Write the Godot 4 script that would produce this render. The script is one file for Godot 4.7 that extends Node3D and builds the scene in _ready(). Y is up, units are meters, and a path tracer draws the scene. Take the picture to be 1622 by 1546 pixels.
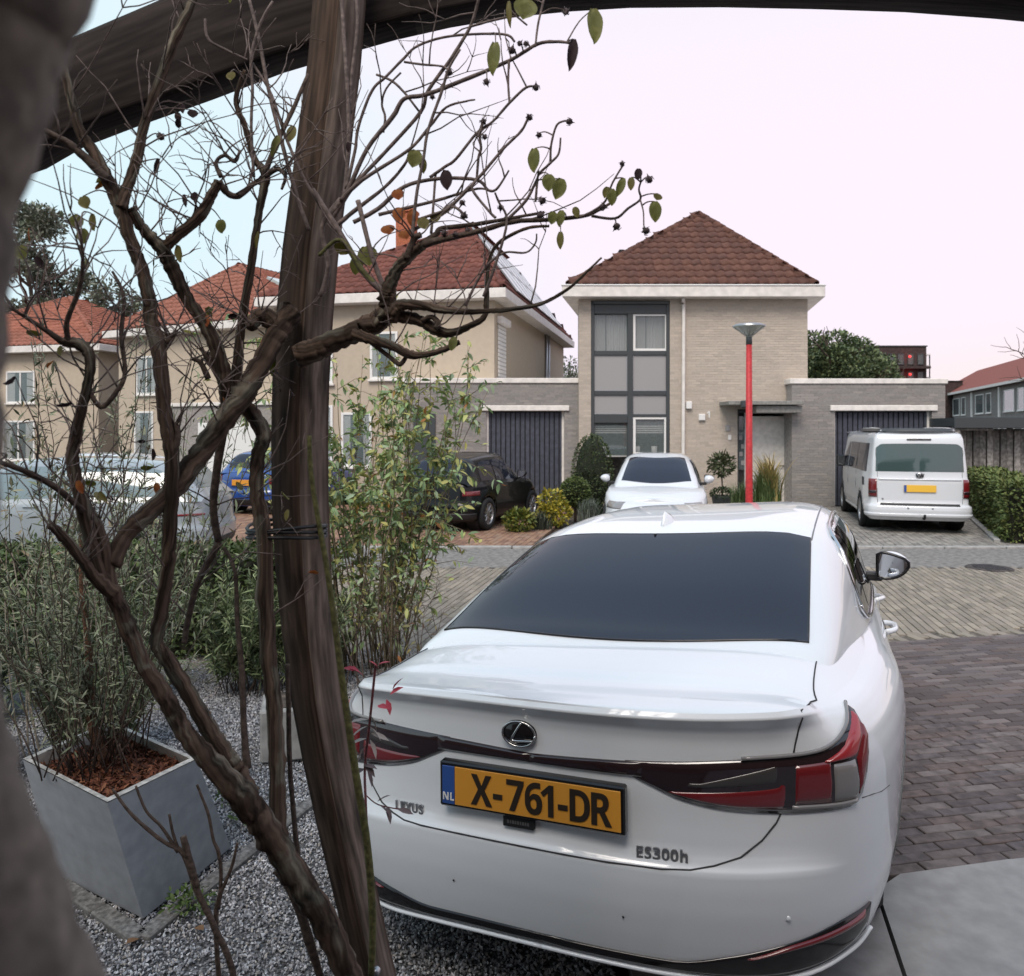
extends Node3D

# a lens that looks level along -z; its shift puts the horizon where the photograph has it
const F := 1250.0
const CX := 811.0
const HY := 682.0
const EYE := 1.9
var M := {}
var rng := RandomNumberGenerator.new()


func _ready() -> void:
	rng.seed = 7
	var cam := Camera3D.new()
	cam.name = "camera"
	add_child(cam)
	cam.position = Vector3(0, EYE, 0)
	cam.near = 0.05
	cam.far = 900.0
	cam.projection = Camera3D.PROJECTION_FRUSTUM
	cam.keep_aspect = Camera3D.KEEP_HEIGHT
	cam.size = 0.05 * 1546.0 / F
	cam.frustum_offset = Vector2(0, -(773.0 - HY) / F * 0.05)
	var attr := CameraAttributesPhysical.new()
	attr.frustum_focal_length = 8.0
	attr.frustum_focus_distance = 2.6
	attr.exposure_aperture = 2.3
	cam.attributes = attr
	cam.current = true
	var env := Environment.new()
	env.background_mode = Environment.BG_SKY
	var sky := Sky.new()
	var pan := PanoramaSkyMaterial.new()
	pan.panorama = ImageTexture.create_from_image(sky_image())
	sky.sky_material = pan
	env.sky = sky
	env.background_energy_multiplier = 1.0
	env.tonemap_mode = Environment.TONE_MAPPER_LINEAR
	env.tonemap_exposure = 1.35
	env.sdfgi_enabled = true
	env.ssao_enabled = true
	env.ssil_enabled = true
	var we := WorldEnvironment.new()
	we.name = "world_environment"
	we.environment = env
	add_child(we)
	var sun := DirectionalLight3D.new()
	sun.name = "sun"
	sun.light_color = Color(1.0, 0.95, 0.9)
	sun.light_energy = 0.68
	sun.light_angular_distance = 30.0
	sun.shadow_enabled = true
	add_child(sun)
	sun.look_at_from_position(Vector3.ZERO, Vector3(0.25, -0.95, -0.75), Vector3.UP)
	make_materials()
	ground_and_paving()
	house_behind()
	main_house()
	garages()
	neighbour_houses()
	far_buildings()
	trees()
	parked_cars()
	big_sedan()
	street_things()
	garden()
	pergola()
	vine()


func sky_image() -> Image:
	var w := 512
	var h := 256
	var im := Image.create(w, h, false, Image.FORMAT_RGBF)
	var n := FastNoiseLite.new()
	n.seed = 4
	n.frequency = 1.1
	n.fractal_octaves = 3
	for j in h:
		var el := PI / 2 - PI * (j + 0.5) / h
		for i in w:
			var az := TAU * (0.5 - (i + 0.5) / w)
			var d := Vector3(sin(az) * cos(el), sin(el), -cos(az) * cos(el))
			var up := clampf(d.y, 0.0, 1.0)
			# a thin bright overcast: rosy in the north east where the dawn is, pale blue to the west and overhead
			var east := clampf(0.5 + 0.9 * d.x + 0.25 * n.get_noise_3d(d.x, d.y * 2.0, d.z), 0.0, 1.0)
			east = smoothstep(0.05, 0.62, east)
			var pink := Vector3(0.742, 0.670, 0.750)
			var blue := Vector3(0.56, 0.70, 0.76)
			var c := blue.lerp(pink, east * (1.0 - 0.55 * smoothstep(0.30, 0.9, up)))
			c = c.lerp(Vector3(0.43, 0.58, 0.76), 0.9 * smoothstep(0.40, 0.9, up))
			var warm := (1.0 - smoothstep(0.0, 0.14, up)) * smoothstep(0.2, 0.7, d.x) * 0.85
			c = c.lerp(Vector3(0.80, 0.63, 0.52), warm)
			if d.y < 0.0:
				c = Vector3(0.16, 0.15, 0.14)
			im.set_pixel(i, j, Color(c.x, c.y, c.z))
	return im


# ---------------------------------------------------------------- helpers
func at(px: float, py: float, d: float) -> Vector3:
	return Vector3((px - CX) / F * d, EYE - (py - HY) / F * d, -d)


func on_ground(px: float, py: float, y := 0.0) -> Vector3:
	var d := F * (EYE - y) / (py - HY)
	return Vector3((px - CX) / F * d, y, -d)


func col(r: float, g: float, b: float) -> Color:
	return Color(r, g, b).linear_to_srgb()


func geo(smooth := false) -> SurfaceTool:
	var st := SurfaceTool.new()
	st.begin(Mesh.PRIMITIVE_TRIANGLES)
	st.set_smooth_group(0 if smooth else -1)
	return st


func done(st: SurfaceTool) -> ArrayMesh:
	st.generate_normals()
	return st.commit()


func obj(called: String, what, m: Material, parent: Node = self, kind := "") -> MeshInstance3D:
	var o := MeshInstance3D.new()
	o.name = called
	o.mesh = done(what) if what is SurfaceTool else what
	o.material_override = m
	parent.add_child(o, true)
	if kind != "":
		o.set_meta("kind", kind)
	return o


func thing(called: String, label: String, category: String, pos := Vector3.ZERO, turn := 0.0, group := "") -> Node3D:
	var o := Node3D.new()
	o.name = called
	add_child(o, true)
	o.position = pos
	o.rotation.y = turn
	tag(o, label, category, group)
	return o


func tag(o: Node, label: String, category: String, group := "") -> void:
	o.set_meta("label", label)
	o.set_meta("category", category)
	if group != "":
		o.set_meta("group", group)


func scatter(called: String, mesh: Mesh, m: Material, xf: Array, cols: Array, parent: Node) -> MultiMeshInstance3D:
	var mm := MultiMesh.new()
	mm.transform_format = MultiMesh.TRANSFORM_3D
	mm.use_colors = cols.size() > 0
	mm.mesh = mesh
	mm.instance_count = xf.size()
	for i in xf.size():
		mm.set_instance_transform(i, xf[i])
		if cols.size() > 0:
			mm.set_instance_color(i, cols[i])
	var o := MultiMeshInstance3D.new()
	o.name = called
	o.multimesh = mm
	o.material_override = m
	parent.add_child(o, true)
	o.set_meta("kind", "stuff")
	return o


func quad(st: SurfaceTool, a: Vector3, b: Vector3, c: Vector3, d: Vector3) -> void:
	for v in [[a, Vector2(0, 0)], [b, Vector2(1, 0)], [c, Vector2(1, 1)], [a, Vector2(0, 0)], [c, Vector2(1, 1)], [d, Vector2(0, 1)]]:
		st.set_uv(v[1])
		st.add_vertex(v[0])


func tri(st: SurfaceTool, a: Vector3, b: Vector3, c: Vector3) -> void:
	for v in [a, b, c]:
		st.set_uv(Vector2(v.x, v.y + v.z))
		st.add_vertex(v)


# a box whose edges are cut by bev; t turns and places it
func box(st: SurfaceTool, size: Vector3, t := Transform3D.IDENTITY, bev := 0.0) -> void:
	var h := size / 2
	if bev <= 0.0:
		var p := []
		for i in 8:
			p.append(t * Vector3(h.x * (1 if i & 1 else -1), h.y * (1 if i & 2 else -1), h.z * (1 if i & 4 else -1)))
		quad(st, p[4], p[6], p[7], p[5])
		quad(st, p[1], p[3], p[2], p[0])
		quad(st, p[5], p[7], p[3], p[1])
		quad(st, p[0], p[2], p[6], p[4])
		quad(st, p[6], p[2], p[3], p[7])
		quad(st, p[0], p[4], p[5], p[1])
		return
	bev = minf(bev, minf(h.x, minf(h.y, h.z)) * 0.9)
	var v := {}
	for sx in [-1, 1]:
		for sy in [-1, 1]:
			for sz in [-1, 1]:
				var c := Vector3(sx * h.x, sy * h.y, sz * h.z)
				v[[sx, sy, sz, 0]] = t * (c - Vector3(0, sy, sz) * bev)
				v[[sx, sy, sz, 1]] = t * (c - Vector3(sx, 0, sz) * bev)
				v[[sx, sy, sz, 2]] = t * (c - Vector3(sx, sy, 0) * bev)
	var mid := t.origin
	for s in [-1, 1]:
		face(st, mid, [v[[s, -1, -1, 0]], v[[s, 1, -1, 0]], v[[s, 1, 1, 0]], v[[s, -1, 1, 0]]])
		face(st, mid, [v[[-1, s, -1, 1]], v[[1, s, -1, 1]], v[[1, s, 1, 1]], v[[-1, s, 1, 1]]])
		face(st, mid, [v[[-1, -1, s, 2]], v[[1, -1, s, 2]], v[[1, 1, s, 2]], v[[-1, 1, s, 2]]])
		for r in [-1, 1]:
			face(st, mid, [v[[s, r, -1, 0]], v[[s, r, 1, 0]], v[[s, r, 1, 1]], v[[s, r, -1, 1]]])
			face(st, mid, [v[[s, -1, r, 0]], v[[s, 1, r, 0]], v[[s, 1, r, 2]], v[[s, -1, r, 2]]])
			face(st, mid, [v[[-1, s, r, 1]], v[[1, s, r, 1]], v[[1, s, r, 2]], v[[-1, s, r, 2]]])
			for q in [-1, 1]:
				face(st, mid, [v[[s, r, q, 0]], v[[s, r, q, 1]], v[[s, r, q, 2]]])


# a convex polygon turned so that it faces away from mid
func face(st: SurfaceTool, mid: Vector3, p: Array) -> void:
	var n := (p[1] - p[0] as Vector3).cross(p[2] - p[0])
	if n.dot((p[0] as Vector3) - mid) > 0:
		p.reverse()
	for i in range(1, p.size() - 1):
		tri(st, p[0], p[i], p[i + 1])


func bx(st: SurfaceTool, lo: Vector3, hi: Vector3, bev := 0.0) -> void:
	box(st, (hi - lo).abs(), Transform3D(Basis.IDENTITY, (lo + hi) / 2), bev)


# rows of points; smooth sheet between them. closed joins the last column to the first
func sheet(st: SurfaceTool, rows: Array, closed := false, flip := false, uv_scale := Vector2.ONE, skip = null) -> void:
	for r in rows.size() - 1:
		var a: PackedVector3Array = rows[r]
		var b: PackedVector3Array = rows[r + 1]
		var n := a.size()
		for i in (n if closed else n - 1):
			var j := (i + 1) % n
			if skip != null and skip.call((a[i] + b[j]) / 2):
				continue
			var u0 := Vector2(float(i) / n, float(r) / (rows.size() - 1)) * uv_scale
			var u1 := Vector2(float(i + 1) / n, float(r + 1) / (rows.size() - 1)) * uv_scale
			var q := [[a[i], u0], [a[j], Vector2(u1.x, u0.y)], [b[j], u1], [b[i], Vector2(u0.x, u1.y)]]
			for k in ([0, 1, 2, 0, 2, 3] if flip else [0, 2, 1, 0, 3, 2]):
				st.set_uv(q[k][1])
				st.add_vertex(q[k][0])


func ring_frames(pts: PackedVector3Array) -> Array:
	var fr := []
	var up := Vector3(0.13, 0.21, 0.97)
	for i in pts.size():
		var d := (pts[mini(i + 1, pts.size() - 1)] - pts[maxi(i - 1, 0)]).normalized()
		if d.length() < 0.5:
			d = Vector3.UP
		var s := up.cross(d)
		if s.length() < 0.05:
			s = Vector3.RIGHT.cross(d)
		s = s.normalized()
		up = d.cross(s).normalized()
		fr.append([s, up])
	return fr


# a round tube along points with a radius at each
func tube(st: SurfaceTool, pts: PackedVector3Array, rad, sides := 8, knobs := 0.0) -> void:
	var fr := ring_frames(pts)
	var rows := []
	for i in pts.size():
		var row := PackedVector3Array()
		var r: float = rad if rad is float else rad[i]
		for k in sides:
			var a := TAU * k / sides
			var rr := r * (1.0 + (rng.randf() - 0.5) * knobs)
			row.append(pts[i] + (fr[i][0] * cos(a) + fr[i][1] * sin(a)) * rr)
		rows.append(row)
	var length := 0.0
	for i in pts.size() - 1:
		length += pts[i].distance_to(pts[i + 1])
	sheet(st, rows, true, true, Vector2(1.0, length * 4.0))
	for e in [0, pts.size() - 1]:
		var c := PackedVector3Array()
		for k in sides:
			c.append(pts[e])
		sheet(st, [c, rows[e]] if e == 0 else [rows[e], c], true, true)


func curve(pts: Array, steps := 4) -> PackedVector3Array:
	var out := PackedVector3Array()
	for i in pts.size() - 1:
		var a: Vector3 = pts[maxi(i - 1, 0)]
		var b: Vector3 = pts[i]
		var c: Vector3 = pts[i + 1]
		var d: Vector3 = pts[mini(i + 2, pts.size() - 1)]
		for k in steps:
			out.append(b.cubic_interpolate(c, a, d, float(k) / steps))
	out.append(pts[-1])
	return out


# turned profile of [radius, height] round y
func lathe(st: SurfaceTool, prof: Array, n := 24, t := Transform3D.IDENTITY) -> void:
	var rows := []
	for p in prof:
		var row := PackedVector3Array()
		for k in n:
			var a := TAU * k / n
			row.append(t * Vector3(cos(a) * p[0], p[1], sin(a) * p[0]))
		rows.append(row)
	sheet(st, rows, true, false)


# an outline in the xy plane pushed out along z by depth, centred on z
func prism(st: SurfaceTool, poly: PackedVector2Array, depth: float, t := Transform3D.IDENTITY) -> void:
	var idx := Geometry2D.triangulate_polygon(poly)
	var mid := Vector2.ZERO
	for p in poly:
		mid += p / poly.size()
	for s in [-1.0, 1.0]:
		for i in range(0, idx.size(), 3):
			var q := []
			for k in 3:
				q.append(t * Vector3(poly[idx[i + k]].x, poly[idx[i + k]].y, s * depth / 2))
			face(st, t * Vector3(mid.x, mid.y, 0), q)
	var area := 0.0
	for i in poly.size():
		area += poly[i].cross(poly[(i + 1) % poly.size()])
	for i in poly.size():
		var a := poly[i]
		var b := poly[(i + 1) % poly.size()]
		if area < 0:
			var c := a
			a = b
			b = c
		quad(st, t * Vector3(a.x, a.y, -depth / 2), t * Vector3(a.x, a.y, depth / 2), t * Vector3(b.x, b.y, depth / 2), t * Vector3(b.x, b.y, -depth / 2))


# linear table [[x, y], ...] read at x with smooth joints
func tab(t: Array, x: float) -> float:
	if x <= t[0][0]:
		return t[0][1]
	for i in t.size() - 1:
		if x <= t[i + 1][0]:
			var k: float = (x - t[i][0]) / (t[i + 1][0] - t[i][0])
			var m0: float = slope(t, i)
			var m1: float = slope(t, i + 1)
			var w: float = t[i + 1][0] - t[i][0]
			var k2 := k * k
			var k3 := k2 * k
			return (2 * k3 - 3 * k2 + 1) * t[i][1] + (k3 - 2 * k2 + k) * m0 * w + (-2 * k3 + 3 * k2) * t[i + 1][1] + (k3 - k2) * m1 * w
	return t[-1][1]


func slope(t: Array, i: int) -> float:
	if i == 0 or i == t.size() - 1:
		var j := mini(i, t.size() - 2)
		return (t[j + 1][1] - t[j][1]) / (t[j + 1][0] - t[j][0])
	var a: float = (t[i][1] - t[i - 1][1]) / (t[i][0] - t[i - 1][0])
	var b: float = (t[i + 1][1] - t[i][1]) / (t[i + 1][0] - t[i][0])
	return 0.0 if a * b <= 0 else 2 * a * b / (a + b)


func letters(called: String, text: String, height: float, depth: float, m: Material, t: Transform3D, parent: Node, bold := true) -> MeshInstance3D:
	var tm := TextMesh.new()
	var f := SystemFont.new()
	f.font_names = PackedStringArray(["Droid Sans"])
	f.font_weight = 700 if bold else 400
	tm.font = f
	tm.text = text
	tm.font_size = 64
	tm.pixel_size = height / 46.0
	tm.depth = depth
	tm.curve_step = 1.0
	var o := MeshInstance3D.new()
	o.name = called
	o.mesh = tm
	o.material_override = m
	o.transform = t
	parent.add_child(o, true)
	return o


# ---------------------------------------------------------------- materials
func mat(c: Color, rough := 0.8, metal := 0.0, spec := 0.5) -> StandardMaterial3D:
	var m := StandardMaterial3D.new()
	m.albedo_color = c
	m.roughness = rough
	m.metallic = metal
	m.metallic_specular = spec
	return m


func noise_tex(freq: float, ramp: Array, size := 256, octaves := 4, sd := 1, cell := false) -> NoiseTexture2D:
	var n := FastNoiseLite.new()
	n.seed = sd
	n.frequency = freq
	n.fractal_octaves = octaves
	if cell:
		n.noise_type = FastNoiseLite.TYPE_CELLULAR
	else:
		n.noise_type = FastNoiseLite.TYPE_SIMPLEX_SMOOTH
	var t := NoiseTexture2D.new()
	t.width = size
	t.height = size
	t.noise = n
	t.seamless = true
	if ramp.size() > 0:
		var g := Gradient.new()
		var off := PackedFloat32Array()
		var cs := PackedColorArray()
		for r in ramp:
			off.append(r[0])
			cs.append(r[1])
		g.offsets = off
		g.colors = cs
		t.color_ramp = g
	return t


# a surface of one colour with mottling and fine relief, mapped in the world's own axes
func rough_mat(c: Color, spread: float, per_m: float, rough := 0.85, relief := 0.3, sd := 1, world := true) -> StandardMaterial3D:
	var m := mat(Color.WHITE, rough, 0.0, 0.4)
	var lo := Color(c.r * (1 - spread), c.g * (1 - spread), c.b * (1 - spread))
	var hi := Color(minf(1, c.r * (1 + spread)), minf(1, c.g * (1 + spread)), minf(1, c.b * (1 + spread)))
	m.albedo_texture = noise_tex(0.018, [[0.15, lo], [0.5, c], [0.85, hi]], 512, 6, sd)
	m.uv1_triplanar = true
	m.uv1_world_triplanar = world
	m.uv1_scale = Vector3.ONE * per_m
	if relief > 0:
		m.heightmap_enabled = true
		m.heightmap_texture = noise_tex(0.05, [], 256, 5, sd + 40)
		m.heightmap_scale = relief
	return m


func tinted(rough := 0.8, spec := 0.4) -> StandardMaterial3D:
	var m := mat(Color.WHITE, rough, 0.0, spec)
	m.vertex_color_use_as_albedo = true
	return m


func leafy(rough := 0.55, through := 0.35) -> StandardMaterial3D:
	var m := tinted(rough, 0.45)
	m.backlight_enabled = true
	m.backlight = Color(through, through, through * 0.7)
	return m


func wood_mat(c: Color, dark: float, sd: int, skylit := 0.0) -> StandardMaterial3D:
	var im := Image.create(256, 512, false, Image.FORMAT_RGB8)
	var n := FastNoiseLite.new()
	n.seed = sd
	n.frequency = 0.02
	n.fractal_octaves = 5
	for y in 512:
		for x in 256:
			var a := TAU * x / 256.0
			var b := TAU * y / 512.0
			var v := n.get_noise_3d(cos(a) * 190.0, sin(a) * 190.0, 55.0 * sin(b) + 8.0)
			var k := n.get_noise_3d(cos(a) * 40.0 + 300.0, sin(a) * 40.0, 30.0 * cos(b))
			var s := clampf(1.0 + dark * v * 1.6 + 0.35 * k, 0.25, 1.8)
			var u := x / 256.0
			var grey := skylit * (smoothstep(0.0, 0.02, u) - smoothstep(0.19, 0.215, u)) * (0.8 + 0.5 * k)  # paler band on the face turned to the sky: light painted into the wood
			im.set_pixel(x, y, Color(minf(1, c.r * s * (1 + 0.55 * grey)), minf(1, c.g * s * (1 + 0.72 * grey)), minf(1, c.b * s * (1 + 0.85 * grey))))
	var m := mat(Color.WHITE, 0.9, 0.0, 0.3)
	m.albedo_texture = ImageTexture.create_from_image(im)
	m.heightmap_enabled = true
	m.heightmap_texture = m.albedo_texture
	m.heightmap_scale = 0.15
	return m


func bark_mat() -> StandardMaterial3D:
	var c := col(0.068, 0.048, 0.037)
	var m := mat(Color.WHITE, 0.95, 0.0, 0.25)
	var im := Image.create(128, 512, false, Image.FORMAT_RGB8)
	var n := FastNoiseLite.new()
	n.seed = 33
	n.frequency = 0.02
	n.fractal_octaves = 5
	for y in 512:
		for x in 128:
			var a := TAU * x / 128.0
			var b := TAU * y / 512.0
			var v := n.get_noise_3d(cos(a) * 60.0, sin(a) * 60.0, 22.0 * sin(b) + 16.0 * cos(b * 2.0))
			var lich := smoothstep(0.12, 0.4, n.get_noise_3d(cos(a) * 25.0 + 500.0, sin(a) * 25.0, 30.0 * cos(b)))
			var s := clampf(1.0 + 0.95 * v, 0.35, 1.7)
			im.set_pixel(x, y, Color(c.r * s * (1 + 0.25 * lich), c.g * s * (1 + 0.42 * lich), c.b * s * (1 + 0.45 * lich)))
	m.albedo_texture = ImageTexture.create_from_image(im)
	m.heightmap_enabled = true
	m.heightmap_texture = m.albedo_texture
	m.heightmap_scale = 0.5
	return m


func glass(c: Color, a: float) -> StandardMaterial3D:
	var m := mat(Color(c.r, c.g, c.b, a), 0.03, 0.0, 0.5)
	m.transparency = BaseMaterial3D.TRANSPARENCY_ALPHA
	return m


func paint(c: Color, rough := 0.35) -> StandardMaterial3D:
	var m := mat(c, rough, 0.0, 0.5)
	m.clearcoat_enabled = true
	m.clearcoat = 1.0
	m.clearcoat_roughness = 0.04
	return m


func make_materials() -> void:
	M.soil = rough_mat(col(0.07, 0.055, 0.045), 0.4, 0.7, 0.95, 1.0, 2)
	M.joint = rough_mat(col(0.06, 0.052, 0.05), 0.3, 1.3, 0.95, 0.3, 3)
	M.joint_pale = rough_mat(col(0.115, 0.1, 0.085), 0.3, 1.3, 0.95, 0.3, 3)
	M.tint = tinted(0.85)
	M.brick_tint = tinted(0.9, 0.3)
	M.brick_tint.heightmap_enabled = true
	M.brick_tint.heightmap_texture = noise_tex(0.06, [], 256, 5, 77)
	M.brick_tint.heightmap_scale = 0.25
	M.brick_tint.uv1_triplanar = true
	M.brick_tint.uv1_world_triplanar = true
	M.brick_tint.uv1_scale = Vector3.ONE * 3.0
	M.paver_tint = M.brick_tint.duplicate()
	M.paver_tint.roughness = 0.74
	M.concrete = rough_mat(col(0.30, 0.295, 0.285), 0.13, 0.6, 0.8, 0.12, 5)
	M.slab = rough_mat(col(0.275, 0.275, 0.27), 0.06, 0.8, 0.62, 0.05, 9)
	M.slab_rosy = rough_mat(col(0.255, 0.245, 0.24), 0.07, 0.9, 0.6, 0.05, 8)
	M.edging = rough_mat(col(0.155, 0.15, 0.145), 0.25, 3.0, 0.9, 0.2, 7)
	M.asphalt = rough_mat(col(0.19, 0.18, 0.17), 0.15, 1.0, 0.9, 0.2, 6)
	M.gravel_bed = rough_mat(col(0.12, 0.12, 0.125), 0.5, 5.0, 0.9, 1.5, 10)
	M.render_wall = rough_mat(col(0.47, 0.395, 0.31), 0.02, 0.5, 0.9, 0.15, 12)
	M.mortar = rough_mat(col(0.47, 0.41, 0.35), 0.08, 1.0, 0.9, 0.15, 13)
	M.mortar_grey = rough_mat(col(0.30, 0.275, 0.26), 0.1, 1.0, 0.9, 0.15, 14)
	M.fascia = rough_mat(col(0.72, 0.68, 0.64), 0.05, 0.4, 0.5, 0.0, 15)
	M.white = mat(col(0.75, 0.74, 0.72), 0.45)
	M.anthracite = mat(col(0.045, 0.052, 0.055), 0.45)
	M.dark_door = rough_mat(col(0.06, 0.065, 0.085), 0.1, 0.7, 0.5, 0.0, 16)
	M.panel_grey = mat(col(0.31, 0.30, 0.30), 0.4)
	M.door_grey = rough_mat(col(0.66, 0.62, 0.58), 0.05, 0.6, 0.5, 0.0, 18)
	M.room = mat(col(0.03, 0.03, 0.032), 0.9)
	M.pane = glass(Color(0.5, 0.55, 0.55), 0.25)
	M.curtain = mat(col(0.62, 0.6, 0.58), 0.9)
	M.black = mat(col(0.012, 0.012, 0.013), 0.5)
	M.gloss_black = mat(col(0.01, 0.009, 0.01), 0.12)
	M.rubber = rough_mat(col(0.018, 0.018, 0.019), 0.3, 4.0, 0.85, 0.1, 19)
	M.chrome = mat(col(0.62, 0.62, 0.62), 0.16, 1.0)
	M.silver = mat(col(0.42, 0.42, 0.43), 0.35, 0.85)
	M.car_white = paint(col(0.62, 0.64, 0.67), 0.4)
	M.car_glass = glass(Color(0.02, 0.022, 0.026), 0.86)
	M.tint_glass = mat(col(0.012, 0.014, 0.026), 0.03, 0.0, 0.5)
	M.red_lens = paint(col(0.15, 0.008, 0.011), 0.25)
	M.red_bright = paint(col(0.34, 0.022, 0.028), 0.3)
	M.smoke_lens = paint(col(0.02, 0.009, 0.011), 0.12)
	M.clear_lens = paint(col(0.20, 0.19, 0.19), 0.2)
	M.plate_yellow = mat(col(0.66, 0.29, 0.035), 0.45)
	M.plate_blue = mat(col(0.03, 0.085, 0.30), 0.4)
	M.bark = bark_mat()
	M.cane = rough_mat(col(0.16, 0.125, 0.115), 0.25, 6.0, 0.85, 0.1, 28)
	M.twig = rough_mat(col(0.085, 0.062, 0.050), 0.3, 6.0, 0.9, 0.2, 22)
	M.green_stem = rough_mat(col(0.10, 0.098, 0.038), 0.3, 6.0, 0.8, 0.1, 23)
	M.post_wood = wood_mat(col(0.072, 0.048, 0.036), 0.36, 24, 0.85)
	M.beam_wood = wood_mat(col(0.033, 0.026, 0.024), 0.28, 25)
	M.leaf = leafy(0.55, 0.55)
	M.leaf_dull = leafy(0.65, 0.3)
	M.zinc = rough_mat(col(0.31, 0.325, 0.35), 0.07, 1.2, 0.5, 0.04, 26)
	M.zinc_rim = rough_mat(col(0.36, 0.355, 0.34), 0.16, 2.2, 0.6, 0.05, 27)


# ---------------------------------------------------------------- ground and paving
func flat(called: String, pts: Array, y: float, m: Material, kind := "structure") -> MeshInstance3D:
	var st := geo()
	var p2 := PackedVector2Array()
	for p in pts:
		p2.append(Vector2(p.x, p.z))
	var idx := Geometry2D.triangulate_polygon(p2)
	for i in range(0, idx.size(), 3):
		var q := [p2[idx[i]], p2[idx[i + 1]], p2[idx[i + 2]]]
		if (q[1] - q[0]).cross(q[2] - q[0]) < 0:
			q.reverse()
		for v in q:
			st.set_uv(v)
			st.add_vertex(Vector3(v.x, y, v.y))
	return obj(called, st, m, self, kind)


# a slab with thickness, its top at y
func plate(called: String, pts: Array, y: float, thick: float, m: Material, parent: Node = self, kind := "structure") -> MeshInstance3D:
	var st := geo()
	var p2 := PackedVector2Array()
	for p in pts:
		p2.append(Vector2(p.x, p.z))
	prism(st, p2, thick, Transform3D(Basis(Vector3.RIGHT, PI / 2), Vector3(0, y - thick / 2, 0)))
	return obj(called, st, m, parent, kind)


func ring(pts: Array) -> PackedVector2Array:
	var p := PackedVector2Array()
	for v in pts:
		p.append(Vector2(v.x, v.z))
	return p


func paver_mesh(l: float, w: float, h: float, bev: float) -> ArrayMesh:
	var st := geo()
	box(st, Vector3(l, h, w), Transform3D.IDENTITY, bev)
	return done(st)


func paving(called: String, area: PackedVector2Array, origin: Vector2, yaw: float, l: float, w: float, gap: float, top: float, m_bed: Material, tones: Array, singles: int, big_first: Vector2) -> void:
	var bed := flat(called, Array(area).map(func(v): return Vector3(v.x, 0, v.y)), top - 0.012, m_bed)
	var u := Vector2(cos(yaw), -sin(yaw))
	var v := Vector2(-sin(yaw), -cos(yaw))
	var mesh := paver_mesh(l - gap, w - gap * 0.8, 0.05, 0.004)
	var spots := []
	for r in range(-200, 200):
		var shift := (0.5 if r % 2 else 0.0) + rng.randf_range(-0.06, 0.06)
		for k in range(-70, 70):
			var p := origin + u * (k + shift) * l + v * (r + 0.5) * w
			if Geometry2D.is_point_in_polygon(p, area):
				spots.append(p)
	spots.sort_custom(func(a, b): return a.distance_squared_to(big_first) < b.distance_squared_to(big_first))
	var mats := []
	for t in (tones if singles > 0 else []):
		var m := mat(Color.WHITE, rng.randf_range(0.7, 0.78), 0.0, 0.4)
		var lo: Color = t.darkened(0.18)
		var hi: Color = Color(t.r * 1.1, t.g * 1.1, t.b * 1.1)
		m.albedo_texture = noise_tex(0.03, [[0.2, lo], [0.55, t], [0.85, hi]], 128, 5, rng.randi() % 999)
		m.uv1_triplanar = true
		m.uv1_world_triplanar = true
		m.uv1_scale = Vector3.ONE * 2.3
		m.heightmap_enabled = true
		m.heightmap_texture = M.brick_tint.heightmap_texture
		m.heightmap_scale = 0.18
		mats.append(m)
	var xf := []
	var cols := []
	for i in spots.size():
		var p: Vector2 = spots[i]
		var b := Basis(Vector3.UP, yaw + rng.randf_range(-0.012, 0.012)) * Basis(Vector3.RIGHT, rng.randf_range(-0.012, 0.012)) * Basis(Vector3.BACK, rng.randf_range(-0.008, 0.008))
		var t := Transform3D(b, Vector3(p.x, top - 0.025 + rng.randf_range(-0.0025, 0.0025), p.y))
		if i < singles:
			var o := obj("brick", mesh, mats[rng.randi() % mats.size()], bed)
			o.transform = t
		else:
			xf.append(t)
			var c: Color = tones[rng.randi() % tones.size()].srgb_to_linear()
			cols.append(Color(c.r, c.g, c.b) * rng.randf_range(0.82, 1.15))
	if xf.size() > 0:
		scatter("bricks", mesh, M.paver_tint, xf, cols, bed)


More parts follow.
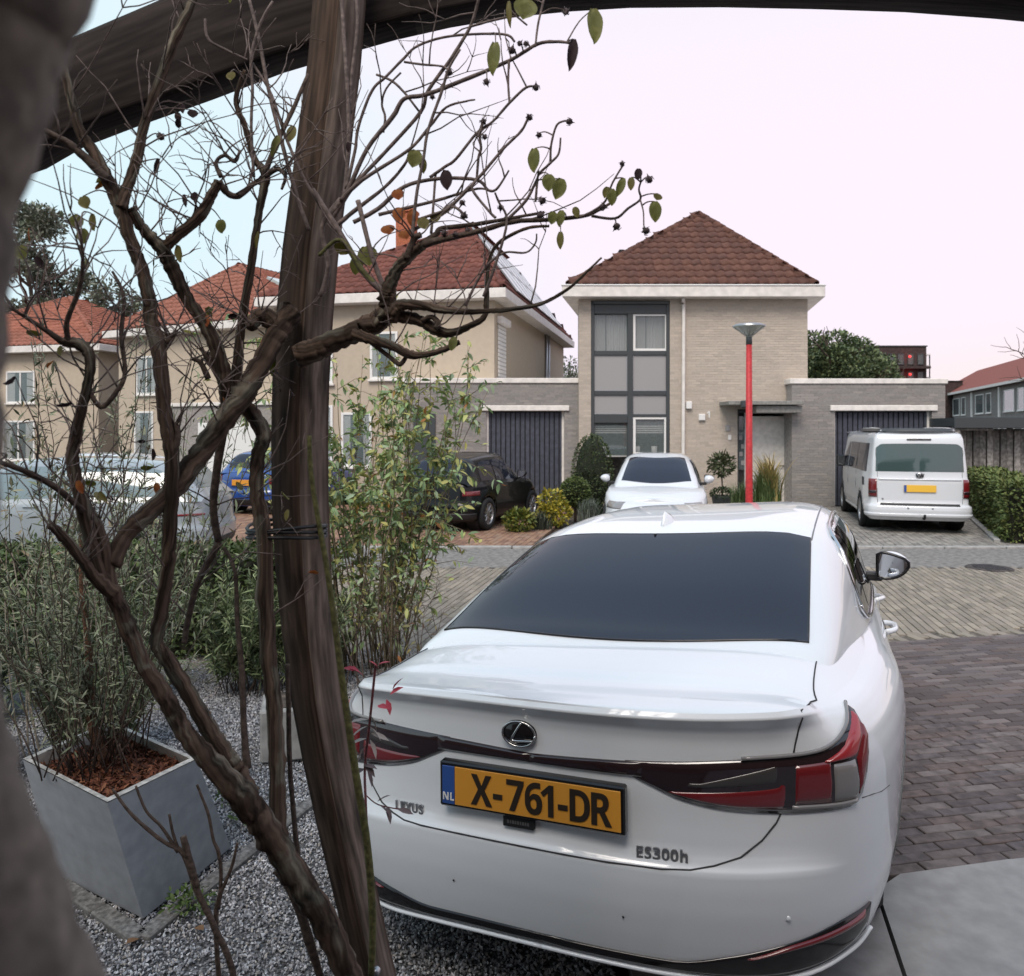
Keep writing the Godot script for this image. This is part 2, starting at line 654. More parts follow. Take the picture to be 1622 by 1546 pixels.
func ground_and_paving() -> void:
	flat("ground", [Vector3(-420, 0, 60), Vector3(420, 0, 60), Vector3(420, 0, -600), Vector3(-420, 0, -600)], -0.06, M.soil)
	# concrete slabs at the carport; a joint runs between them
	var a := on_ground(1426, 1384)
	var b := on_ground(1640, 1355)
	var j0 := on_ground(1386, 1408)
	var j1 := on_ground(1436, 1560)
	var j2 := j1 + (j1 - j0).normalized() * 2.6
	plate("concrete_slab", [j0 + Vector3(0.012, 0, 0), a, b, b + Vector3(6, 0, -1.3), b + Vector3(6, 0, 4.5), j2 + Vector3(0.012, 0, 0), j1 + Vector3(0.012, 0, 0)], 0.0, 0.08, M.slab)
	plate("concrete_slab", [j0 + Vector3(-0.004, 0, 0), j1 + Vector3(-0.004, 0, 0), j2 + Vector3(-0.004, 0, 0), Vector3(0.42, 0, j2.z), Vector3(0.42, 0, j0.z + 0.12)], 0.0, 0.08, M.slab_rosy)
	# dark brown clinker driveway with its courses across
	var yaw := deg_to_rad(11.0)
	var o := Vector2(1.68, -3.39)
	var u := Vector2(cos(yaw), -sin(yaw))
	var v := Vector2(-sin(yaw), -cos(yaw))
	var p := func(x: float, y: float) -> Vector2: return o + u * x + v * y
	var tones := [col(0.112, 0.092, 0.090), col(0.132, 0.110, 0.106), col(0.094, 0.078, 0.078), col(0.15, 0.128, 0.124), col(0.118, 0.092, 0.086), col(0.104, 0.09, 0.092)]
	paving("driveway", PackedVector2Array([p.call(-1.35, 0.0), p.call(5.6, 0.0), p.call(5.6, 3.3), p.call(-1.35, 3.3)]), o, yaw, 0.212, 0.068, 0.007, 0.0, M.joint, tones, 300, Vector2(2.3, -4.0))
	# a soldier course, then pale pavers of the street with their courses along the driveways
	var sold := deg_to_rad(11.0 + 90.0)
	var tones2 := [col(0.25, 0.22, 0.18), col(0.275, 0.24, 0.195), col(0.22, 0.195, 0.16), col(0.26, 0.225, 0.19)]
	paving("pavement", PackedVector2Array([p.call(-4.6, 3.32), p.call(5.9, 3.32), p.call(5.9, 3.50), p.call(-4.6, 3.50)]), p.call(0, 3.31), sold, 0.2, 0.09, 0.008, -0.004, M.joint_pale, tones2, 0, Vector2.ZERO)
	var far := 11.0
	paving("road", PackedVector2Array([p.call(-4.6, 3.51), p.call(5.95, 3.51), Vector2(9.4, -far), Vector2(-6.4, -far), Vector2(-5.2, -7.0)]), Vector2(4.5, -7.5), deg_to_rad(77.0), 0.205, 0.076, 0.012, -0.008, M.joint_pale, tones2, 0, Vector2.ZERO)
	# grey band with its gutter and the kerb on the far side
	flat("road", [Vector3(-26, 0, -far), Vector3(30, 0, -far), Vector3(30, 0, -12.75), Vector3(-26, 0, -12.75)], -0.012, M.asphalt)
	flat("road", [Vector3(-26, 0, -7.2), Vector3(-6.2, 0, -7.2), Vector3(-6.4, 0, -far), Vector3(-26, 0, -far)], -0.016, M.asphalt)
	for i in 60:
		var st := geo()
		box(st, Vector3(0.985, 0.12, 0.12), Transform3D(Basis.IDENTITY, Vector3(-14.5 + i * 1.0, -0.035 + rng.randf_range(-0.004, 0.004), -12.82)), 0.012)
		obj("kerb", st, M.concrete, self, "structure")
	# drives and front gardens across the street
	var t3 := [col(0.26, 0.155, 0.105), col(0.30, 0.185, 0.125), col(0.22, 0.13, 0.095), col(0.27, 0.18, 0.13)]
	paving("driveway", PackedVector2Array([Vector2(-11.5, -12.9), Vector2(0.35, -12.9), Vector2(1.6, -20.2), Vector2(-11.5, -20.2)]), Vector2(0, -13), deg_to_rad(78), 0.21, 0.1, 0.01, 0.0, M.joint_pale, t3, 0, Vector2.ZERO)
	var t4 := [col(0.24, 0.225, 0.205), col(0.28, 0.26, 0.235), col(0.21, 0.195, 0.18)]
	paving("driveway", PackedVector2Array([Vector2(1.3, -12.9), Vector2(9.2, -12.9), Vector2(12.2, -20.2), Vector2(2.4, -20.2)]), Vector2(2, -13), deg_to_rad(75), 0.21, 0.1, 0.012, 0.0, M.joint_pale, t4, 0, Vector2.ZERO)
	var dr := thing("drain_grate", "round dark drain cover let into the road in front of the camper van", "drain cover", on_ground(1567, 899))
	var dg := geo()
	lathe(dg, [[0.0, 0.012], [0.28, 0.012], [0.29, 0.006], [0.30, 0.0]], 24, Transform3D(Basis.IDENTITY, Vector3(0, -0.006, 0)))
	obj("frame", dg, M.joint, dr)
	for k in 5:
		var s := geo()
		box(s, Vector3(0.4 - absf(k - 2) * 0.05, 0.006, 0.045), Transform3D(Basis.IDENTITY, Vector3(0, 0.009, (k - 2) * 0.09)), 0.002)
		obj("bar", s, M.black, dr)


func house_behind() -> void:
	# the camera hangs on this house: its front stands behind the lens and shades the forecourt
	var t := thing("brick_house", "brown brick front of the house that the pergola stands against", "house", Vector3(0, 0, 0.45))
	var st := geo()
	bx(st, Vector3(-6.0, -0.05, 0.0), Vector3(6.0, 3.7, 0.3))
	obj("wall", st, rough_mat(col(0.14, 0.10, 0.085), 0.2, 2.0, 0.9, 0.4, 31), t)
	var e := geo()
	bx(e, Vector3(-6.3, 3.701, -0.2), Vector3(6.3, 3.9, 0.6))
	obj("eaves", e, M.fascia, t)


# ---------------------------------------------------------------- houses
# bricks of a wall in the plane z = 0 of parent, x from 0 to w, holes are Rect2 in that plane; the wall faces +z
func brickwork(parent: Node, w: float, y0: float, y1: float, holes: Array, tones: Array, t := Transform3D.IDENTITY) -> void:
	var bl := 0.22
	var bh := 0.0635
	var st := geo()
	box(st, Vector3(1, bh - 0.012, 0.02), Transform3D.IDENTITY)
	var mesh := done(st)
	var xf := []
	var cols := []
	var rows := int((y1 - y0) / bh)
	for r in rows:
		var y := y0 + (r + 0.5) * bh
		var spans := [[0.0, w]]
		for h: Rect2 in holes:
			if y > h.position.y and y < h.end.y:
				var nx := []
				for s in spans:
					if h.position.x > s[0]:
						nx.append([s[0], minf(s[1], h.position.x)])
					if h.end.x < s[1]:
						nx.append([maxf(s[0], h.end.x), s[1]])
				spans = nx
		for s in spans:
			var x := floorf(s[0] / bl) * bl - (bl / 2 if r % 2 else 0.0)
			while x < s[1]:
				var a := maxf(x + 0.005, s[0])
				var b := minf(x + bl - 0.006, s[1])
				if b - a > 0.03:
					xf.append(t * Transform3D(Basis.from_scale(Vector3(b - a, 1, 1)), Vector3((a + b) / 2, y, rng.randf_range(-0.0015, 0.0015))))
					var c: Color = tones[rng.randi() % tones.size()].srgb_to_linear()
					cols.append(c * rng.randf_range(0.93, 1.07))
				x += bl
	scatter("brickwork", mesh, M.brick_tint, xf, cols, parent)


# a wall slab with holes, in the xy plane of parent with its front at z = 0
func wall_slab(parent: Node, called: String, w: float, y0: float, y1: float, thick: float, holes: Array, m: Material, t := Transform3D.IDENTITY) -> void:
	var st := geo()
	var ys := [y0, y1]
	for h: Rect2 in holes:
		ys.append(clampf(h.position.y, y0, y1))
		ys.append(clampf(h.end.y, y0, y1))
	ys.sort()
	for i in ys.size() - 1:
		if ys[i + 1] - ys[i] < 0.001:
			continue
		var y: float = (ys[i] + ys[i + 1]) / 2
		var spans := [[0.0, w]]
		for h: Rect2 in holes:
			if y > h.position.y and y < h.end.y:
				var nx := []
				for s in spans:
					if h.position.x > s[0]:
						nx.append([s[0], minf(s[1], h.position.x)])
					if h.end.x < s[1]:
						nx.append([maxf(s[0], h.end.x), s[1]])
				spans = nx
		for s in spans:
			box(st, Vector3(s[1] - s[0], ys[i + 1] - ys[i], thick), t * Transform3D(Basis.IDENTITY, Vector3((s[0] + s[1]) / 2, y, -thick / 2)))
	obj(called, st, m, parent)


func tile_mesh(w: float, l: float) -> ArrayMesh:
	var st := geo(true)
	var rows := []
	for e in [[0.0, -0.01], [0.0, 0.038], [1.0, 0.0]]:
		var row := PackedVector3Array()
		for k in 9:
			var x := float(k) / 8.0
			var h := 0.022 * pow(sin(PI * clampf((x - 0.42) / 0.58, 0, 1)), 1.2) - 0.012 * sin(PI * clampf(x / 0.45, 0, 1))
			row.append(Vector3((x - 0.5) * w * 1.03, h + e[1], -e[0] * l * 1.12))
		rows.append(row)
	sheet(st, rows, false, false)
	return done(st)


# tiles on the face a b (eaves, left to right) c d (top right, top left), all in parent's axes. singles: how many are parts
func roof_face(parent: Node, a: Vector3, b: Vector3, c: Vector3, d: Vector3, tones: Array, mats: Array, singles: int, skip = null) -> int:
	var st := geo()
	tri(st, a, c, b)
	if c.distance_to(d) > 0.01:
		tri(st, a, d, c)
	obj("roof_deck", st, mats[0], parent)
	var ex := (b - a).normalized()
	var nn := ex.cross((c + d) / 2 - a).normalized()
	if nn.y < 0:
		nn = -nn
	var ey := nn.cross(ex).normalized()
	if ey.dot((c + d) / 2 - a) < 0:
		ey = -ey
	var to2 := func(v: Vector3) -> Vector2: return Vector2((v - a).dot(ex), (v - a).dot(ey))
	var poly := PackedVector2Array([to2.call(a), to2.call(b), to2.call(c)])
	if c.distance_to(d) > 0.01:
		poly.append(to2.call(d))
	var tw := 0.25
	var tl := 0.325
	var mesh := tile_mesh(tw, tl)
	var top: float = maxf(poly[2].y, poly[poly.size() - 1].y)
	var basis := Basis(ex, nn, -ey)
	var xf := []
	var cols := []
	var made := 0
	for r in int(top / tl) + 1:
		var y := r * tl
		for k in int((b - a).length() / tw) + 1:
			var x := (k + 0.5) * tw
			if not Geometry2D.is_point_in_polygon(Vector2(x, y + 0.12), poly):
				continue
			if skip != null and skip.call(x, y):
				continue
			var t := Transform3D(basis * Basis(Vector3.UP, rng.randf_range(-0.006, 0.006)), a + ex * x + ey * y + nn * (0.03 + rng.randf_range(0, 0.002)))
			if made < singles:
				var o := obj("roof_tile", mesh, mats[rng.randi() % mats.size()], parent)
				o.transform = t
				made += 1
			else:
				xf.append(t)
				var q: Color = tones[rng.randi() % tones.size()].srgb_to_linear()
				cols.append(q * rng.randf_range(0.85, 1.15))
	if xf.size() > 0:
		scatter("roof_tiles", mesh, M.brick_tint, xf, cols, parent)
	return made


# half round cap tiles along a hip or a ridge
func hip_caps(parent: Node, a: Vector3, b: Vector3, mats: Array, r := 0.11) -> void:
	var d := (b - a).normalized()
	var s := d.cross(Vector3.UP).normalized()
	var n := s.cross(d)
	var count := int(a.distance_to(b) / 0.36)
	for i in count:
		var st := geo(true)
		var rows := []
		for e in [[0.0, 0.86], [0.0, 1.06], [0.4, 0.9]]:
			var row := PackedVector3Array()
			for k in 9:
				var g := PI * (k / 8.0 * 1.16 - 0.08)
				row.append(a + d * (i * 0.36 + e[0]) + s * cos(g) * r * e[1] + n * (sin(g) * r * e[1] + 0.0))
			rows.append(row)
		sheet(st, rows, false, true)
		obj("ridge_tile", st, mats[rng.randi() % mats.size()], parent)


func tile_mats(tones: Array, sd: int) -> Array:
	var out := []
	for t in tones:
		var m := mat(Color.WHITE, 0.8, 0.0, 0.4)
		m.albedo_texture = noise_tex(0.03, [[0.2, t.darkened(0.16)], [0.55, t], [0.85, t.lightened(0.05)]], 128, 5, sd)
		m.uv1_triplanar = true
		m.uv1_world_triplanar = true
		m.uv1_scale = Vector3.ONE * 1.1
		sd += 1
		out.append(m)
	return out


# frame of bars round a w x h opening (lower left corner at p), facing +z
func frame(called: String, p: Vector3, w: float, h: float, bar: float, deep: float, m: Material, parent: Node) -> MeshInstance3D:
	var st := geo()
	bx(st, p, p + Vector3(bar, h, deep), 0.006)
	bx(st, p + Vector3(w - bar, 0, 0), p + Vector3(w, h, deep), 0.006)
	bx(st, p + Vector3(bar, 0, 0.001), p + Vector3(w - bar, bar, deep - 0.001), 0.006)
	bx(st, p + Vector3(bar, h - bar, 0.001), p + Vector3(w - bar, h, deep - 0.001), 0.006)
	return obj(called, st, m, parent)


func panel(called: String, lo: Vector3, hi: Vector3, m: Material, parent: Node, bev := 0.0) -> MeshInstance3D:
	var st := geo()
	bx(st, lo, hi, bev)
	return obj(called, st, m, parent)


# folds of a hung curtain between x0 and x1
func curtain(parent: Node, x0: float, x1: float, y0: float, y1: float, z: float, m: Material) -> void:
	var st := geo(true)
	var rows := []
	for y in [y0, y1]:
		var row := PackedVector3Array()
		var n := 40
		for k in n + 1:
			var f := float(k) / n
			row.append(Vector3(lerpf(x0, x1, f), y, z + 0.035 * sin(f * 44.0 + 1.5 * sin(f * 9.0))))
		rows.append(row)
	sheet(st, rows)
	obj("curtain", st, m, parent)


func main_house() -> void:
	var d := 20.0
	var k := d / F                      # metres per pixel at the front
	var x0 := (917.0 - CX) * k
	var w := (1279.0 - 917.0) * k
	var t := thing("house", "detached pale brick house with dark red hipped roof straight across the street", "house", Vector3(x0, 0, -d))
	var X := func(px: float) -> float: return (px - 917.0) * k
	var Y := func(py: float) -> float: return EYE - (py - HY) * k
	var ye: float = Y.call(474)
	var bay := Rect2(X.call(936), 0.55, X.call(1061) - X.call(936), Y.call(476) - 0.55)
	var door := Rect2(X.call(1168), -0.1, X.call(1252) - X.call(1168), Y.call(648) + 0.1)
	var tones := [col(0.475, 0.41, 0.35), col(0.495, 0.43, 0.365), col(0.455, 0.395, 0.34), col(0.48, 0.42, 0.355)]
	wall_slab(t, "wall", w, 0.0, ye, 0.3, [bay, door], M.mortar, Transform3D(Basis.IDENTITY, Vector3(0, 0, 0.004)))
	brickwork(t, w, 0.02, ye, [bay, door], tones)
	# the plot runs off square: side walls and ridge lean to the right as they go back
	var sk := Transform3D(Basis(Vector3(1, 0, 0), Vector3(0, 1, 0), Vector3(-0.2, 0, 1)), Vector3.ZERO)
	var side := geo()
	sbx(side, sk, Vector3(0.003, 0, -9.5), Vector3(0.3, ye, -0.31))
	sbx(side, sk, Vector3(w - 0.3, 0, -9.5), Vector3(w - 0.003, ye, -0.31))
	sbx(side, sk, Vector3(0.31, 0, -9.5), Vector3(w - 0.31, ye, -9.2))
	obj("side_wall", side, M.mortar, t)
	# roof: eaves box, hips, tiles
	var o := 0.38
	var e := geo()
	sbx(e, sk, Vector3(-o, ye, -9.9), Vector3(w + o, ye + 0.27, o), 0.012)
	obj("eaves", e, M.fascia, t)
	var gt := geo()
	sbx(gt, sk, Vector3(-o - 0.02, ye + 0.272, -9.92), Vector3(w + o + 0.02, ye + 0.31, o + 0.02), 0.008)
	obj("gutter", gt, M.white, t)
	var rt := [col(0.122, 0.056, 0.041), col(0.110, 0.050, 0.037), col(0.134, 0.061, 0.044), col(0.106, 0.050, 0.039)]
	var rm := tile_mats(rt, 50)
	var yr := ye + 0.32
	var a := sk * Vector3(-o + 0.16, yr, o - 0.1)
	var b := sk * Vector3(w + o - 0.22, yr, o - 0.1)
	var top1 := Vector3((1107.0 - CX) / F * (d + 2.95) - x0, 0, -2.95)
	top1.y = EYE - (340.0 - HY) / F * (d + 2.95)
	var top2 := top1 + Vector3(0.68, 0, -3.4)
	var c := sk * Vector3(w + o - 0.22, yr, -9.7)
	var g := sk * Vector3(-o + 0.16, yr, -9.7)
	roof_face(t, a, b, top1, top1, rt, rm, 290)
	roof_face(t, b, c, top2, top1, rt, rm, 0)
	roof_face(t, g, a, top1, top2, rt, rm, 0)
	hip_caps(t, a, top1, rm)
	hip_caps(t, b, top1, rm)
	hip_caps(t, top1, top2, rm)
	panel("roof_vent", Vector3(X.call(1003), Y.call(398) + 0.4, -2.9), Vector3(X.call(1012), Y.call(386) + 0.45, -2.6), M.rubber, t)
	# two storey window bay
	var bw := bay.size.x
	var bay_n := thing_part("window_bay", t, Vector3(bay.position.x, 0, -0.06))
	var bX := func(px: float) -> float: return (px - 936.0) * k
	var fr := geo()
	bx(fr, Vector3(0, 0.55, -0.12), Vector3(0.09, bay.end.y, 0.05), 0.008)
	bx(fr, Vector3(bw - 0.09, 0.55, -0.12), Vector3(bw, bay.end.y, 0.05), 0.008)
	bx(fr, Vector3(bw / 2 - 0.07, 0.55, -0.12), Vector3(bw / 2 + 0.07, bay.end.y - 0.32, 0.052), 0.008)
	for py in [559.0, 622.5]:
		bx(fr, Vector3(0.09, Y.call(py + 3.5), -0.12), Vector3(bw - 0.09, Y.call(py - 3.5), 0.045), 0.008)
	bx(fr, Vector3(0.09, Y.call(670), -0.12), Vector3(bw / 2 - 0.07, Y.call(657), 0.046), 0.008)
	bx(fr, Vector3(0.09, Y.call(660.5), -0.12), Vector3(bw - 0.09, Y.call(656), 0.047), 0.008)
	bx(fr, Vector3(0.09, bay.end.y - 0.34, -0.12), Vector3(bw - 0.09, bay.end.y, 0.06), 0.01)
	bx(fr, Vector3(0.05, bay.end.y - 0.10, 0.06), Vector3(bw - 0.05, bay.end.y - 0.02, 0.13), 0.01)
	bx(fr, Vector3(0, 0.45, -0.12), Vector3(bw, 0.55, 0.1), 0.01)
	obj("frame", fr, M.anthracite, bay_n)
	for q in [[940, 994, 561, 619], [1003, 1057, 561, 619], [940, 994, 625, 656], [1003, 1057, 625, 656]]:
		panel("panel", Vector3(bX.call(q[0]), Y.call(q[3]), -0.06), Vector3(bX.call(q[1]), Y.call(q[2]), 0.005), M.panel_grey, bay_n, 0.006)
		frame("trim", Vector3(bX.call(q[0]) - 0.012, Y.call(q[3]) - 0.012, -0.05), (q[1] - q[0]) * k + 0.024, (q[3] - q[2]) * k + 0.024, 0.03, 0.064, M.silver, bay_n)
	var room := geo()
	bx(room, Vector3(0.1, 0.5, -1.3), Vector3(bw - 0.05, bay.end.y, -1.24))
	bx(room, Vector3(0.03, 0.3, -1.24), Vector3(0.08, bay.end.y, -0.26))
	bx(room, Vector3(bw + 0.35, 0.3, -1.24), Vector3(bw + 0.4, bay.end.y, -0.26))
	bx(room, Vector3(0.08, Y.call(600), -1.24), Vector3(bw + 0.35, Y.call(598), -0.26))
	obj("room", room, rough_mat(col(0.16, 0.15, 0.14), 0.2, 0.5), bay_n)
	frame("window_frame", Vector3(bX.call(1003), Y.call(556), -0.05), 55 * k, 60 * k, 0.065, 0.075, M.white, bay_n)
	frame("window_frame", Vector3(bX.call(1002), Y.call(722), -0.05), 56 * k, 63 * k, 0.085, 0.08, M.white, bay_n)
	for q in [[939, 995, 497, 556, 1], [1006, 1055, 499, 553, 1], [939, 995, 669, 722, 0], [1006, 1054, 664, 718, 0]]:
		panel("pane", Vector3(bX.call(q[0]), Y.call(q[3]), -0.03), Vector3(bX.call(q[1]), Y.call(q[2]), -0.024), M.pane, bay_n)
		if q[4]:
			curtain(bay_n, bX.call(q[0]) + 0.04, bX.call(lerpf(q[0], q[1], 0.38)), Y.call(q[3]), Y.call(q[2]), -0.17, M.curtain)
			curtain(bay_n, bX.call(lerpf(q[0], q[1], 0.42)), bX.call(q[1]), Y.call(q[3]), Y.call(q[2]), -0.20, M.curtain)
		else:
			for r in 4:
				panel("blind_slat", Vector3(bX.call(q[0]) + 0.03, Y.call(676 + r * 3.4), -0.11), Vector3(bX.call(q[1]) - 0.03, Y.call(674 + r * 3.4), -0.08), M.curtain, bay_n)
	# pots on the sill behind the lower panes
	for q in [[957, 0.10], [1012, 0.09], [1040, 0.08]]:
		var st := geo(true)
		lathe(st, [[0.0, 0.0], [q[1] * 0.8, 0.0], [q[1], 0.22], [q[1] * 0.9, 0.22], [0.0, 0.2]], 14, Transform3D(Basis.IDENTITY, Vector3(bX.call(q[0]), Y.call(722) + 0.02, -0.28)))
		obj("window_pot", st, M.white, bay_n)
		sprout(bay_n, "window_plant", Vector3(bX.call(q[0]), Y.call(722) + 0.22, -0.28), 0.22, 60, 0.09)
	panel("sill", Vector3(0.05, Y.call(724), -0.5), Vector3(bw - 0.05, Y.call(722), -0.13), M.white, bay_n)
	# downpipe, boxes, number, lamp, bell
	var dp := geo(true)
	tube(dp, curve([Vector3(X.call(1080), ye + 0.02, 0.18), Vector3(X.call(1080), ye - 0.12, 0.16), Vector3(X.call(1082), ye - 0.25, 0.07), Vector3(X.call(1081), 0.1, 0.07)], 4), 0.045, 12)
	obj("downpipe", dp, M.fascia, t)
	panel("meter_box", Vector3(X.call(1086), Y.call(648), 0.0), Vector3(X.call(1095), Y.call(636), 0.10), M.white, t, 0.015)
	panel("letter_box", Vector3(X.call(1106), Y.call(666), 0.0), Vector3(X.call(1116), Y.call(656), 0.09), M.white, t, 0.012)
	letters("house_number", "1", 0.16, 0.01, M.white, Transform3D(Basis.IDENTITY, Vector3(X.call(1122.5), Y.call(656.5), 0.012)), t)
	panel("door_bell", Vector3(X.call(1149), Y.call(683), 0.0), Vector3(X.call(1156), Y.call(673), 0.04), M.panel_grey, t, 0.01)
	panel("door_bell", Vector3(X.call(1153), Y.call(697), 0.0), Vector3(X.call(1158), Y.call(689), 0.04), M.white, t, 0.01)
	var cn := geo()
	bx(cn, Vector3(X.call(1139), Y.call(643), 0.0), Vector3(X.call(1253), Y.call(637), 0.9), 0.01)
	bx(cn, Vector3(X.call(1183), Y.call(655), 0.0), Vector3(X.call(1253), Y.call(644), 0.78), 0.01)
	obj("canopy", cn, rough_mat(col(0.24, 0.235, 0.22), 0.1, 1.0, 0.7, 0.0, 61), t)
	var lp := geo()
	box(lp, Vector3(0.13, 0.17, 0.13), Transform3D(Basis.IDENTITY, Vector3(X.call(1160), Y.call(642), 0.98)), 0.02)
	obj("porch_lamp", lp, M.anthracite, t)
	# front door in its recess
	var dn := thing_part("front_door", t, Vector3(door.position.x, 0, -0.2))
	var dw := door.size.x
	var dx := func(px: float) -> float: return (px - 1168.0) * k
	frame("frame", Vector3(0, -0.02, 0), dw, door.end.y, 0.07, 0.1, M.anthracite, dn)
	panel("door_leaf", Vector3(dx.call(1192), 0.03, 0.0), Vector3(dx.call(1246), Y.call(659), 0.05), M.door_grey, dn, 0.01)
	panel("post", Vector3(dx.call(1182), 0.0, 0.0), Vector3(dx.call(1191), door.end.y - 0.07, 0.09), M.white, dn, 0.008)
	panel("pane", Vector3(dx.call(1171), 0.9, 0.02), Vector3(dx.call(1182), Y.call(659), 0.03), M.pane, dn)
	panel("hall", Vector3(dx.call(1168), 0.0, -0.05), Vector3(dx.call(1192), door.end.y, -0.04), M.room, dn)
	for q in [[1173, 690], [1177, 704], [1174, 716], [1177, 730]]:
		panel("sticker", Vector3(dx.call(q[0]), Y.call(q[1] + 7), 0.031), Vector3(dx.call(q[0]) + 0.09, Y.call(q[1]), 0.034), M.panel_grey, dn)
	var hd := geo(true)
	tube(hd, curve([Vector3(dx.call(1243), 1.0, 0.05), Vector3(dx.call(1243), 1.0, 0.11), Vector3(dx.call(1236), 1.0, 0.11)], 3), 0.012, 8)
	obj("door_handle", hd, M.black, dn)


func sbx(st: SurfaceTool, sk: Transform3D, lo: Vector3, hi: Vector3, bev := 0.0) -> void:
	box(st, (hi - lo).abs(), Transform3D(sk.basis, sk * ((lo + hi) / 2)), bev)


func thing_part(called: String, parent: Node, pos: Vector3) -> Node3D:
	var o := Node3D.new()
	o.name = called
	parent.add_child(o, true)
	o.position = pos
	return o


# a garage box whose front is in the plane z = 0: x from 0 to w; one door of upright slats
func garage(label: String, pos: Vector3, w: float, h: float, deep: float, dx0: float, dx1: float, dh: float, slat: float, tones: Array) -> Node3D:
	var t := thing("garage", label, "garage", pos)
	var hole := Rect2(dx0, -0.1, dx1 - dx0, dh + 0.1)
	wall_slab(t, "wall", w, 0.0, h, 0.25, [hole], M.mortar_grey, Transform3D(Basis.IDENTITY, Vector3(0, 0, 0.003)))
	brickwork(t, w, 0.02, h, [Rect2(dx0, -0.1, dx1 - dx0, dh + 0.23)], tones)
	var s := geo()
	bx(s, Vector3(0.003, 0, -deep), Vector3(0.25, h - 0.02, -0.26))
	bx(s, Vector3(w - 0.25, 0, -deep), Vector3(w - 0.003, h - 0.02, -0.26))
	bx(s, Vector3(0.26, h - 0.3, -deep), Vector3(w - 0.26, h - 0.04, -0.27))
	obj("side_wall", s, M.mortar_grey, t)
	var c := geo()
	bx(c, Vector3(-0.05, h, -deep), Vector3(w + 0.05, h + 0.13, 0.05), 0.012)
	obj("coping", c, M.fascia, t)
	var l := geo()
	bx(l, Vector3(dx0 - 0.12, dh, -0.1), Vector3(dx1 + 0.12, dh + 0.14, 0.07), 0.015)
	obj("lintel", l, M.fascia, t)
	var n := thing_part("garage_door", t, Vector3(dx0, 0, -0.14))
	var dw := dx1 - dx0
	panel("backing", Vector3(0, 0, -0.06), Vector3(dw, dh, -0.03), M.black, n)
	var k := int(dw / slat)
	for i in k:
		panel("slat", Vector3(i * dw / k + 0.012, 0.02, -0.03), Vector3((i + 1) * dw / k - 0.012, dh - 0.03, 0.012), M.dark_door, n, 0.01)
	var fr := geo()
	bx(fr, Vector3(-0.001, 0, -0.03), Vector3(0.06, dh, 0.03), 0.006)
	bx(fr, Vector3(dw - 0.06, 0, -0.03), Vector3(dw + 0.001, dh, 0.03), 0.006)
	obj("door_frame", fr, M.fascia, n)
	return t


func garages() -> void:
	var k := 20.2 / F
	var g := [col(0.275, 0.255, 0.24), col(0.30, 0.275, 0.255), col(0.25, 0.235, 0.225), col(0.265, 0.25, 0.24)]
	var k2 := 19.6 / F
	garage("flat roofed grey brick garage right of the hipped house, behind the camper van", Vector3((1254 - CX) * k2, 0, -19.6), 243 * k2, EYE - (608 - HY) * k2, 6.5, (1322 - 1254) * k2, (1476 - 1254) * k2, EYE - (651 - HY) * k2, 0.125, g)
	var x0 := (640 - CX) * k
	var t := garage("flat roofed grey brick garage left of the hipped house, behind the black hatchback", Vector3(x0, 0, -20.2), (934 - 640) * k, EYE - (607 - HY) * k, 6.5, (770 - 640) * k, (894 - 640) * k, EYE - (651 - HY) * k, 0.125, g)
	panel("side_door", Vector3((655 - 640) * k, 0.03, 0.012), Vector3((690 - 640) * k, EYE - (655 - HY) * k, 0.05), M.anthracite, t, 0.01)


# a plain rendered house: front in z = 0 facing +z, hipped roof with its ridge along z
func render_house(label: String, pos: Vector3, turn: float, w: float, deep: float, ye: float, yr: float, hip: float, rt: Array, singles: int, wall_m: Material, skip = null, apex := 0.5) -> Node3D:
	var t := thing("house", label, "house", pos, turn)
	var st := geo()
	bx(st, Vector3(0, 0, -deep), Vector3(w, ye, 0))
	obj("wall", st, wall_m, t)
	var o := 0.4
	var e := geo()
	bx(e, Vector3(-o, ye + 0.002, -deep - o), Vector3(w + o, ye + 0.26, o), 0.012)
	obj("eaves", e, M.fascia, t)
	var rm := tile_mats(rt, 70 + int(w * 7))
	var y := ye + 0.28
	var a := Vector3(-o + 0.1, y, o - 0.1)
	var b := Vector3(w + o - 0.1, y, o - 0.1)
	var c := Vector3(w + o - 0.1, y, -deep - o + 0.1)
	var g := Vector3(-o + 0.1, y, -deep - o + 0.1)
	var t1 := Vector3(w * apex, yr, -hip)
	var t2 := Vector3(w * apex, yr, -deep + hip)
	var left := singles - roof_face(t, a, b, t1, t1, rt, rm, singles)
	roof_face(t, b, c, t2, t1, rt, rm, maxi(0, left), skip)
	roof_face(t, g, a, t1, t2, rt, rm, 0)
	roof_face(t, c, g, t2, t2, rt, rm, 0)
	hip_caps(t, a, t1, rm)
	hip_caps(t, b, t1, rm)
	hip_caps(t, t1, t2, rm)
	return t


